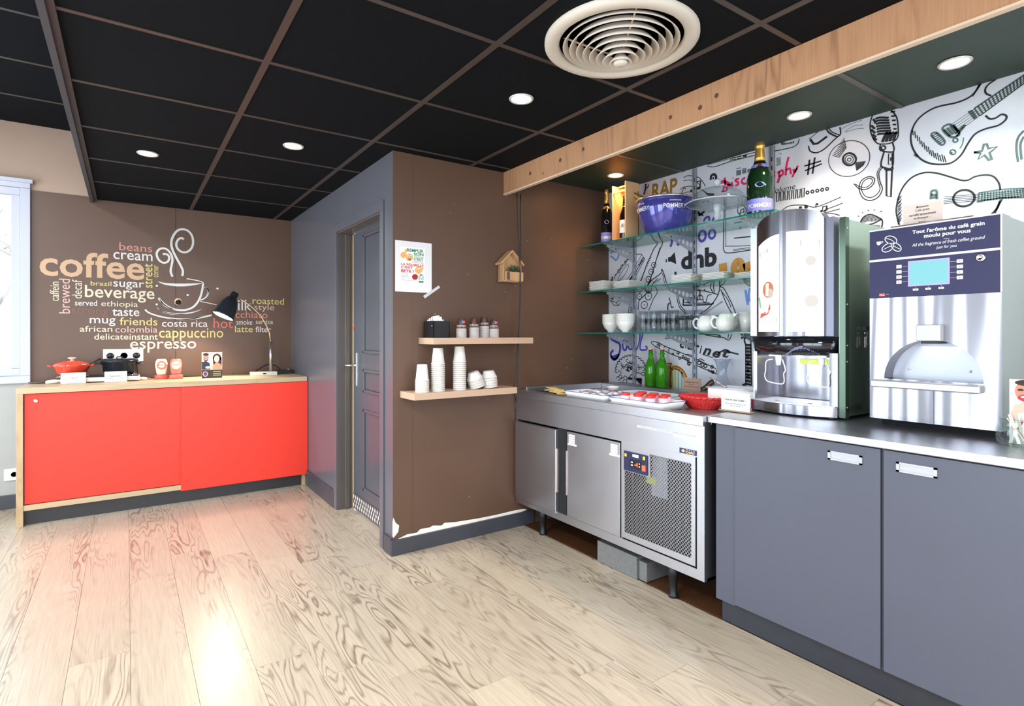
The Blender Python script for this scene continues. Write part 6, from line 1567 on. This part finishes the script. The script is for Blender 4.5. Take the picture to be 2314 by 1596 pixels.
# whistle-like drum, hash, sliders, notes, volume
P = M()
P.line([(335, 665), (400, 610), (480, 560)], .004).line([(330, 720), (345, 765), (400, 780), (470, 745), (560, 660), (605, 620), (600, 560)], .007).line([(480, 565), (510, 610), (580, 645)], .008).line([(500, 560), (530, 600), (600, 630)], .005)
P.line([(345, 665), (375, 705), (410, 700), (490, 640)], .012, smooth=False).line([(615, 575), (700, 530), (790, 500)], .002).line([(640, 600), (720, 550), (800, 540)], .002).line([(650, 605), (740, 575), (805, 570)], .002)
P.line([(340, 840), (325, 970)], .010, smooth=False).line([(385, 820), (365, 960)], .010, smooth=False).line([(295, 895), (440, 850)], .008, smooth=False).line([(300, 935), (445, 875)], .008, smooth=False)
P.line([(80, 790), (100, 790)], .003)
for k in range(7): P.line([(55, 830+10*k), (92, 822+10*k)], .003, smooth=False)
for k in range(7): P.line([(55+36*k, 1125-6*k), (80+36*k, 1120-6*k), (76+36*k, 1195-6*k), (58+36*k, 1200-6*k)], .006, True, False)
for k in range(5): P.ring(322+42*k, 1122-8*k, 12, 12, .007, 0, 8)
P.line([(95, 1280), (170, 1235), (300, 1230), (400, 1245), (610, 1160)], .004).line([(150, 1290), (260, 1270), (420, 1290), (500, 1260), (625, 1212)], .004).line([(320, 1290), (440, 1300), (600, 1262)], .004).line([(420, 1310), (520, 1300), (600, 1318)], .004)
P.disc(262, 1250, 14, 10).disc(310, 1245, 16, 16).disc(404, 1222, 13, 10).line([(250, 1275), (256, 1250)], .005).line([(395, 1250), (392, 1225)], .005)
for x in (440, 470): P.disc(x, 1280, 10, 9).line([(x+9, 1280), (x+14, 1240)], .005)
P.line([(450, 1245), (490, 1235), (490, 1275)], .006, smooth=False)
P.line([(40, 765), (120, 750), (200, 730), (240, 700), (250, 660)], .005)
for k in range(9): P.line([(90+14*k, 680+30*sin(k*.4)*.5), (105+12*k, 715-2*k)], .005, smooth=False)
P.text('Volume', 5, 218, 1068, 1112, shear=.2)
P.build('volume_and_notes_drawing', INK, wall_right)
P = M()    # maraca or nut at lower left of the guitar
P.line([(770, 1390), (800, 1335), (860, 1310), (930, 1335), (965, 1365), (955, 1430), (935, 1435)], .006).line([(800, 1405), (880, 1390), (940, 1360), (965, 1350)], .006)
for k in range(14): P.line([(785+12*k, 1385-3*k+10*(k > 6)), (800+11*k, 1335-8*sin(k*.3)*2)], .003, smooth=False)
for k in range(10): P.line([(860+9*k, 1400), (850+10*k, 1425)], .002, smooth=False)
for (a, b2) in (((752, 1325), (768, 1325)), ((793, 1290), (798, 1300)), ((842, 1268), (843, 1282)), ((897, 1265), (892, 1278)), ((962, 1278), (945, 1290))): P.line([a, b2], .004, smooth=False)
P.build('shell_drawing', INK, wall_right)
P = M(); P.line([(2181, 590), (2130, 650), (2115, 740), (2130, 860)], .008).line([(2181, 640), (2150, 710), (2160, 840)], .008); P.build('edge_drawing', INKS, wall_right)
# magenta word split by the upright and the large bottle
P = Print(0, X0, 1370, 330, 6.383)
P.line([(1705, 455), (1712, 510), (1718, 570)], .014).line([(1645, 525), (1700, 515), (1760, 545), (1790, 575), (1740, 570)], .020)
P.line([(1700, 570), (1690, 630), (1680, 665)], .012).line([(1660, 655), (1720, 650), (1745, 620), (1715, 590)], .010)
P.line([(1815, 520), (1812, 550), (1828, 585)], .012).disc(1828, 462, 9, 9)
P.line([(1915, 475), (1880, 480), (1862, 500), (1905, 530), (1895, 560), (1860, 572)], .013).line([(2005, 460), (1965, 480), (1955, 520), (1985, 545), (2030, 535)], .013).line([(2085, 440), (2050, 470), (2050, 510), (2085, 510)], .013)
P.at(1740, 140, 3.8)
P.line([(-120, 985), (-90, 945), (-100, 1000), (-70, 1005)], .013).line([(-35, 960), (-10, 945)], .013)
P.line([(45, 945), (15, 960), (15, 985), (45, 975)], .013).line([(70, 940), (80, 985), (65, 1040)], .014).line([(75, 950), (105, 930), (110, 965), (80, 985)], .012)
P.line([(160, 815), (140, 900), (135, 975)], .013).line([(140, 930), (170, 915), (180, 965)], .011).line([(200, 920), (215, 945), (240, 890)], .012).line([(232, 910), (205, 960), (190, 990)], .012)
P.build('discography_lettering', MAG, wall_right)
# left part: staves, notes, bars
P = Print(0, X0, 1370, 330, 6.383)
P.line([(1115, 460), (1170, 430), (1260, 435), (1340, 460), (1400, 530), (1430, 585)], .005).line([(1115, 505), (1180, 490), (1270, 505), (1330, 540), (1370, 600)], .004).line([(1130, 590), (1200, 580), (1260, 590)], .004).line([(1060, 640), (1100, 600), (1150, 620)], .004).line([(1090, 690), (1160, 665), (1270, 665)], .004)
P.disc(1065, 695, 18, 14).line([(1080, 690), (1125, 580), (1145, 620)], .006, smooth=False).disc(1230, 645, 22, 18).line([(1250, 640), (1262, 590)], .006).disc(1330, 610, 30, 22).line([(1350, 600), (1360, 500), (1300, 520)], .010, smooth=False)
P.line([(1505, 490), (1515, 430), (1550, 410), (1580, 430), (1585, 480)], .016).disc(1543, 465, 13, 17)
for j, (x0, x1, y0, n) in enumerate(((1875, 1945, 355, 14), (1960, 2020, 345, 11), (2035, 2090, 340, 9))):
    for k in range(n): P.line([(x0, y0+5.5*k), (x1, y0-12+5.5*k)], .0016, smooth=False)
P.line([(1875, 328), (1940, 315)], .004).line([(1960, 335), (2020, 320)], .004)
P.line([(1455, 285), (1490, 300), (1560, 300), (1700, 255), (1820, 215), (2160, 130)], .005).line([(1795, 180), (1800, 220)], .005).line([(1460, 270), (1800, 178), (2170, 85)], .004, smooth=False)
P.line([(1820, 170), (1865, 162), (1865, 190), (1822, 195)], .006, True, False).line([(1890, 155), (1940, 148), (1942, 178), (1892, 185)], .006, True, False).fill([(1970, 135), (2028, 125), (2026, 155), (1972, 162)])
for k in range(4): P.line([(1360+30*k, 620+12*k), (1450, 680+8*k), (1555, 690+10*k)], .004)
P.line([(540, 700), (565, 620), (570, 545)], .014).line([(575, 620), (600, 590), (620, 545)], .010, taper=True)
P.line([(1330, 950), (1345, 1000), (1370, 980), (1420, 940)], .014).line([(1330, 965), (1400, 1005)], .010)
P.line([(1695, 770), (1700, 1000), (1690, 1400), (1695, 1500), (1760, 1545), (2085, 1500)], .006).line([(1725, 790), (1725, 1390), (1750, 1445), (2085, 1435)], .004)
P.line([(1830, 1495), (2080, 1465), (2075, 1485), (1830, 1510)], .003, True, False)
for k in range(16): P.line([(1850+15*k, 1322-1.5*k), (1850+15*k, 1338-1.5*k)], .009, smooth=False)
for k in range(12): P.line([(1850+14*k, 1108-1.5*k), (1852+14*k, 1116-1.5*k)], .005, smooth=False)
P.fill([(1920, 1160), (1965, 1165), (1922, 1215)]); P.ring(1955, 930, 62, 72, .005)
P.disc(1930, 970, 13, 10).disc(1975, 955, 13, 10).line([(1943, 970), (1940, 920), (1985, 905), (1987, 955)], .007, smooth=False)
P.line([(635, 1270), (680, 1340), (740, 1400), (690, 1480), (635, 1596)], .007).line([(745, 1240), (780, 1320), (812, 1395), (780, 1480), (740, 1596)], .007)
P.build('staves_and_player_drawing', INK, wall_right)
P = Print(0, X0, 1370, 330, 6.383)
P.text('RAP', 655, 1025, 500, 725, m=GOLDI, bold=.03, shear=.05)
P.at(1370, 560, 6.806)
P.line([(1790, 240), (1800, 370)], .055, smooth=False, m=CARA).ring(2025, 310, 60, 100, .045, .1, 14, CARA).line([(2150, 230), (2180, 330), (2215, 350)], .05, m=CARA)
P.line([(60, 90), (110, 60), (180, 70), (190, 120), (150, 190), (100, 150), (60, 130)], .014, m=SKY).line([(2140, 650), (2160, 780), (2180, 880)], .016, m=SKY).line([(2210, 620), (2190, 720), (2200, 830)], .014, m=SKY)
P.at(1370, 330, 6.383)
P.line([(940, 1320), (950, 1370), (925, 1455)], .018, m=VIO).line([(1020, 1370), (1035, 1425), (1075, 1385)], .016, m=VIO).ring(1385, 1300, 48, 75, .018, .2, 14, VIO).ring(1525, 1270, 45, 65, .016, .2, 14, VIO)
P.line([(1405, 1090), (1430, 1040), (1480, 1025), (1485, 1080)], .014, m=VIO).line([(1530, 1080), (1560, 1020)], .014, m=VIO)
P.build('coloured_lettering', None, wall_right)
# dnb, speaker, flute, harmonica, horn, clarinet keys
P = Print(0, X0, 1370, 560, 6.806)
P.text('dnb', 1150, 1700, 15, 315, bold=.04)
P.fill([(950, 150), (990, 140), (1050, 68), (1065, 150), (1075, 255), (1000, 215), (950, 215)]).fill([(912, 180), (930, 175), (932, 225), (915, 225)])
P.build('dnb_lettering', INK, wall_right)
P = Print(0, X0, 1370, 560, 6.806)
for k in range(46): 
    random.seed(k); x = random.choice((random.uniform(1160, 1220), random.uniform(1270, 1310), random.uniform(1420, 1480), random.uniform(1540, 1580), random.uniform(1640, 1690))); y = random.uniform(120, 300); P.line([(x, y), (x+7, y+5), (x+3, y+9)], .0016)
P.v -= .0004; P.build('speckle', mat('white_mural_panel', (204, 204, 212), .38), wall_right)
P = Print(0, X0, 1370, 560, 6.806)
P.line([(740, 0), (690, 110), (620, 260), (560, 440), (515, 560)], .007).line([(830, 0), (790, 120), (740, 280), (690, 450), (620, 620)], .008)
for k in range(17): P.line([(695-11*k, 150+24*k), (670-10*k, 140+24*k)], .005, smooth=False)
for cx, cy, r in ((730, 265, 34), (690, 370, 36), (650, 485, 38), (520, 640, 36), (650, 650, 44), (510, 750, 36), (648, 745, 50), (585, 880, 48)): P.ring(cx, cy, r, r*1.2, .006, .2, 12).line([(cx-10, cy), (cx+12, cy-4)], .005)
P.line([(575, 600), (620, 690), (560, 760), (500, 830), (490, 960)], .007).line([(620, 620), (660, 700)], .006).line([(700, 560), (785, 670), (720, 800), (650, 970)], .006)
P.line([(635, 580), (700, 500), (780, 440), (850, 380), (850, 330), (880, 380), (925, 545)], .007).line([(720, 545), (790, 470)], .004).line([(865, 390), (895, 545)], .005)
for k in range(7): P.line([(730+18*k, 560-12*k), (715+20*k, 520-8*k)], .005, smooth=False)
P.fill([(1045, 370), (1080, 368), (1078, 530), (1062, 535), (1062, 420), (1050, 415)])
P.line([(965, 765), (985, 840), (1005, 920), (1035, 905)], .008).line([(945, 960), (950, 880), (975, 850)], .010)
# horn coils
P.line([(1085, 720), (1095, 820), (1130, 920), (1200, 990), (1260, 1030)], .006).line([(1110, 725), (1120, 820), (1150, 900), (1220, 975)], .006)
P.line([(1190, 740), (1185, 860), (1215, 885), (1600, 870), (1640, 840)], .010).line([(1215, 760), (1215, 845), (1590, 850)], .006)
P.line([(1245, 770), (1250, 830), (1300, 840), (1310, 780), (1265, 770)], .006).line([(1280, 780), (1330, 770), (1340, 840)], .006).line([(1390, 760), (1390, 840), (1420, 735), (1480, 750), (1490, 820), (1530, 840), (1560, 740), (1620, 720)], .006).line([(1440, 640), (1440, 790)], .008).line([(1400, 800), (1480, 800)], .006)
P.line([(1410, 545), (1530, 540), (1610, 520)], .005).line([(1360, 660), (1500, 665), (1640, 700), (1720, 720)], .006)
for cx, cy in ((1412, 600), (1412, 640), (1510, 575), (1510, 650)): P.disc(cx, cy, 12, 12)
P.line([(1615, 520), (1600, 610), (1650, 700)], .006).line([(1660, 520), (1650, 610), (1665, 690)], .006).line([(1740, 500), (1745, 600), (1720, 720), (1640, 850), (1560, 940), (1440, 1020)], .007)
P.line([(1745, 600), (1800, 620), (1860, 720), (1930, 860), (1990, 1010), (1995, 1065), (1960, 1060), (1900, 960), (1830, 820), (1760, 640)], .006).line([(1780, 680), (1870, 800), (1920, 920)], .005).line([(1740, 600), (1800, 560), (1840, 490)], .005)
for k in range(22): P.line([(1480+15*k, 1050-10*k), (1475+14*k, 1020-9.5*k)], .003, smooth=False)
P.line([(1540, 1095), (1700, 1050), (1850, 1045)], .005).line([(345, 1050), (345, 960), (370, 850), (430, 840)], .006)
for k in range(7): P.line([(355+3*k, 1030-26*k), (395+3*k, 1010-26*k)], .005, smooth=False)
# harmonica and amplifier
P.line([(165, 540), (200, 440), (260, 340), (330, 255), (340, 300), (280, 420), (170, 535)], .004).line([(300, 520), (360, 430), (440, 320)], .004).line([(330, 525), (440, 370)], .005)
for k in range(6): P.fill([(345+14*k, 500-22*k), (360+14*k, 480-22*k), (375+14*k, 500-22*k), (358+14*k, 522-22*k)])
P.line([(450, 100), (540, 98), (595, 175), (455, 430)], .005, smooth=False).line([(450, 270), (545, 110)], .004, smooth=False).line([(460, 370), (570, 150)], .006, smooth=False)
for k in range(4): P.line([(470+24*k, 290-34*k), (495+24*k, 250-34*k), (510+24*k, 270-34*k), (485+24*k, 320-34*k)], .005, True, False)
P.line([(50, 780), (180, 750), (240, 790), (190, 890), (120, 885), (50, 800)], .005, smooth=False).line([(60, 815), (150, 840), (190, 890)], .005, smooth=False).line([(150, 840), (240, 790)], .005, smooth=False).ring(95, 790, 14, 12, .005)
P.line([(980, 1345), (985, 1395)], .004).disc(910, 1400, 10, 7).disc(935, 1400, 10, 7).disc(962, 1398, 10, 7).line([(918, 1398), (920, 1355), (942, 1352), (943, 1396)], .004, smooth=False)
P.line([(1420, 1325), (1580, 1335), (1740, 1345), (1730, 1375), (1520, 1340)], .006).line([(1740, 1340), (1730, 1375), (1800, 1380), (1885, 1422), (1930, 1330)], .006).line([(1880, 1330), (1870, 1400)], .005)
P.build('flute_and_horn_drawing', INK, wall_right)
P = Print(0, X0, 1370, 560, 6.806)
P.text('armonica', 60, 410, 20, 520, shear=.0, bold=.02) if False else None
for ch, x, y in zip('armonica', (62, 118, 160, 215, 262, 292, 322, 352), (450, 405, 330, 258, 205, 160, 120, 15)):
    P.text(ch, x, x+(62 if ch == 'm' else 46), y, y+66, bold=.03, shear=.5, slope=-18)
P.build('harmonica_lettering', INK, wall_right)
# below the bottom shelf
P = Print(0, X0, 1370, 740, 6.806)
P.line([(60, 110), (75, 170), (140, 215), (200, 250), (215, 320), (200, 400), (165, 470), (120, 495), (80, 460), (70, 400), (110, 350)], .020, m=VIO)
P.fill([(75, 420), (100, 440), (190, 400), (200, 420), (175, 480), (130, 510), (90, 490), (65, 450)], VIO)
P.ring(285, 275, 34, 75, .016, 0, 14, VIO).line([(345, 200), (340, 300), (370, 340), (410, 300), (425, 210), (425, 330), (450, 350)], .014, m=VIO).line([(465, 350), (500, 250), (520, 130), (515, 90), (560, 100), (530, 220), (520, 330), (560, 350), (620, 340), (625, 300), (600, 295)], .012, m=VIO)
P.build('soul_lettering', None, wall_right)
P = Print(0, X0, 1370, 740, 6.806)
for ch, x, y, w_ in (('c', 1130, 215, 85), ('l', 1212, 195, 34), ('a', 1245, 240, 105), ('r', 1350, 265, 80), ('i', 1432, 275, 40), ('n', 1478, 318, 140), ('e', 1630, 360, 130), ('t', 1785, 335, 130)):
    P.text(ch, x, x+w_, y, y+(110 if ch not in 'lit' else 135), bold=.035, shear=.4, slope=20)
P.text('ı', 1560, 1590, 300, 380, bold=.04, shear=.4) if False else None
P.line([(1720, 400), (1830, 345), (1900, 380), (2035, 415)], .010).line([(1480, 420), (1560, 440), (1640, 470)], .005)
P.build('clarinet_lettering', INK, wall_right)
P = Print(0, X0, 1370, 740, 6.806)
P.line([(690, 235), (710, 218), (800, 235), (900, 290), (1100, 370), (1320, 460), (1500, 545), (1690, 640)], .006).line([(690, 235), (740, 285), (850, 340), (1020, 420), (1200, 490), (1400, 590), (1560, 660), (1710, 725)], .006)
for x, y in ((790, 240), (830, 255), (895, 290), (970, 320), (1120, 380), (1335, 470), (1700, 650)): P.line([(x, y), (x-14, y+58)], .005, smooth=False)
for cx, cy, r in ((812, 272, 16), (1180, 450, 15), (1220, 475, 16), (1262, 492, 15), (1430, 545, 26), (1480, 575, 24), (1525, 595, 24), (1625, 608, 20), (1105, 390, 18), (1270, 560, 22), (1640, 690, 18), (1025, 412, 12), (1130, 475, 16)): P.ring(cx, cy, r, r, .007, 0, 10)
for k in range(4): P.line([(1565+26*k, 640+8*k), (1580+24*k, 690+6*k)], .006, smooth=False)
P.line([(1215, 430), (1260, 415), (1340, 450)], .006).line([(1415, 500), (1450, 485), (1510, 520)], .006).line([(1240, 520), (1290, 585)], .006).line([(1430, 600), (1500, 635)], .007)
P.build('clarinet_drawing', INK, wall_right)
P = Print(0, X0, 1370, 740, 6.806)   # curly head with headphones
import itertools
prev = None
for k in range(17):
    a = pi*.98+pi*1.08*k/16; cx, cy = 375+205*cos(a), 660+200*sin(a)
    P.line([(cx+30*cos(a-1.3), cy+30*sin(a-1.3)), (cx+38*cos(a), cy+38*sin(a)), (cx+30*cos(a+1.3), cy+30*sin(a+1.3))], .006)
random.seed(8)
for k in range(34):
    a = random.uniform(pi, 2*pi); r = random.uniform(.15, .9); cx, cy = 375+190*r*cos(a), 660+185*r*sin(a); s0 = random.uniform(0, 6); q_ = 26
    P.line([(cx+q_*cos(s0), cy+q_*sin(s0)), (cx+q_*cos(s0+1.1), cy+q_*sin(s0+1.1)), (cx+q_*cos(s0+2.2), cy+q_*sin(s0+2.2)), (cx+q_*.5*cos(s0+3.2), cy+q_*.5*sin(s0+3.2))], .005)
for cx, cy in ((200, 700), (215, 770), (250, 800), (290, 780), (180, 790), (560, 720), (560, 640)): P.line([(cx-28, cy), (cx-10, cy-30), (cx+22, cy-20), (cx+26, cy+14), (cx, cy+26)], .005)
P.line([(330, 785), (430, 795), (545, 800)], .018, smooth=False).line([(340, 780), (400, 720), (500, 700), (560, 740)], .006).line([(320, 800), (310, 880)], .006).line([(545, 790), (540, 890)], .006).fill([(455, 800), (545, 800), (540, 880), (500, 860)]).line([(200, 850), (330, 865), (440, 880), (590, 905)], .012)
P.build('curly_head_drawing', INK, wall_right)
P = Print(0, X0, 1370, 740, 6.806)   # harp
P.line([(965, 600), (975, 700), (965, 800), (980, 940)], .030, smooth=True, m=CARA).fill([(925, 555), (1008, 555), (990, 590), (985, 610), (950, 610), (945, 590)], CARA)
P.line([(990, 650), (1040, 615), (1110, 630), (1170, 680), (1215, 770)], .030, m=CARA)
for i, c_ in enumerate(((222, 220, 160), (206, 216, 190), (190, 212, 210))): P.fill([(985+62*i, 690-20*(i == 1)+0*i), (1047+62*i, 650+30*max(0, i-1)), (1047+62*i, 935), (985+62*i, 935)], mat(f'harp_tint_{i}', c_, .6))
P.v -= .0004
for k in range(4): P.line([(1010+50*k, 665+14*max(0, k-1)), (1010+50*k, 935)], .003, smooth=False, m=INK)
P.line([(925, 555), (1008, 555), (985, 600), (1000, 640), (1040, 605), (1110, 615), (1190, 670), (1240, 770)], .004, m=INK).line([(985, 700), (1010, 660), (1050, 640), (1110, 655), (1150, 700), (1185, 780)], .004, m=INK)
for cx, cy in ((1012, 640), (1070, 628), (1125, 660), (1172, 712)): P.disc(cx, cy, 8, 8, m=INK)
P.build('harp_drawing', None, wall_right)
P = Print(0, X0, 1370, 740, 6.806)   # guitar neck at the right, didgeridoo at the bottom
P.line([(2145, 270), (2145, 880)], .008, smooth=False).line([(2225, 270), (2235, 900)], .008, smooth=False)
for k in range(13): P.line([(2140, 270+50*k), (2232, 274+51*k)], .012, smooth=False)
for k in range(3): P.line([(2168+20*k, 270), (2166+21*k, 890)], .004, smooth=False)
for cy in (440, 560, 670, 755): P.ring(2180, cy, 14, 14, .008, 0, 8)
P.line([(2070, 100), (2120, 150), (2125, 210), (2145, 270)], .010).line([(2225, 270), (2220, 200), (2205, 150)], .008).disc(2088, 160, 20, 18).disc(2140, 165, 18, 16).line([(2145, 880), (2110, 895), (2090, 900)], .02).line([(2200, 120), (2210, 200)], .02)
P.build('neck_drawing', INK, wall_right)
P = Print(0, X0, 1370, 740, 6.806)
P.line([(1450, 970), (1530, 930), (1600, 860), (1655, 835)], .034, m=INK); P.v -= .0004
P.line([(1480, 955), (1540, 918), (1600, 860), (1640, 842)], .012, m=mat('mural_olive', (150, 122, 40), .6)); P.build('saxophone_tail_drawing', None, wall_right)
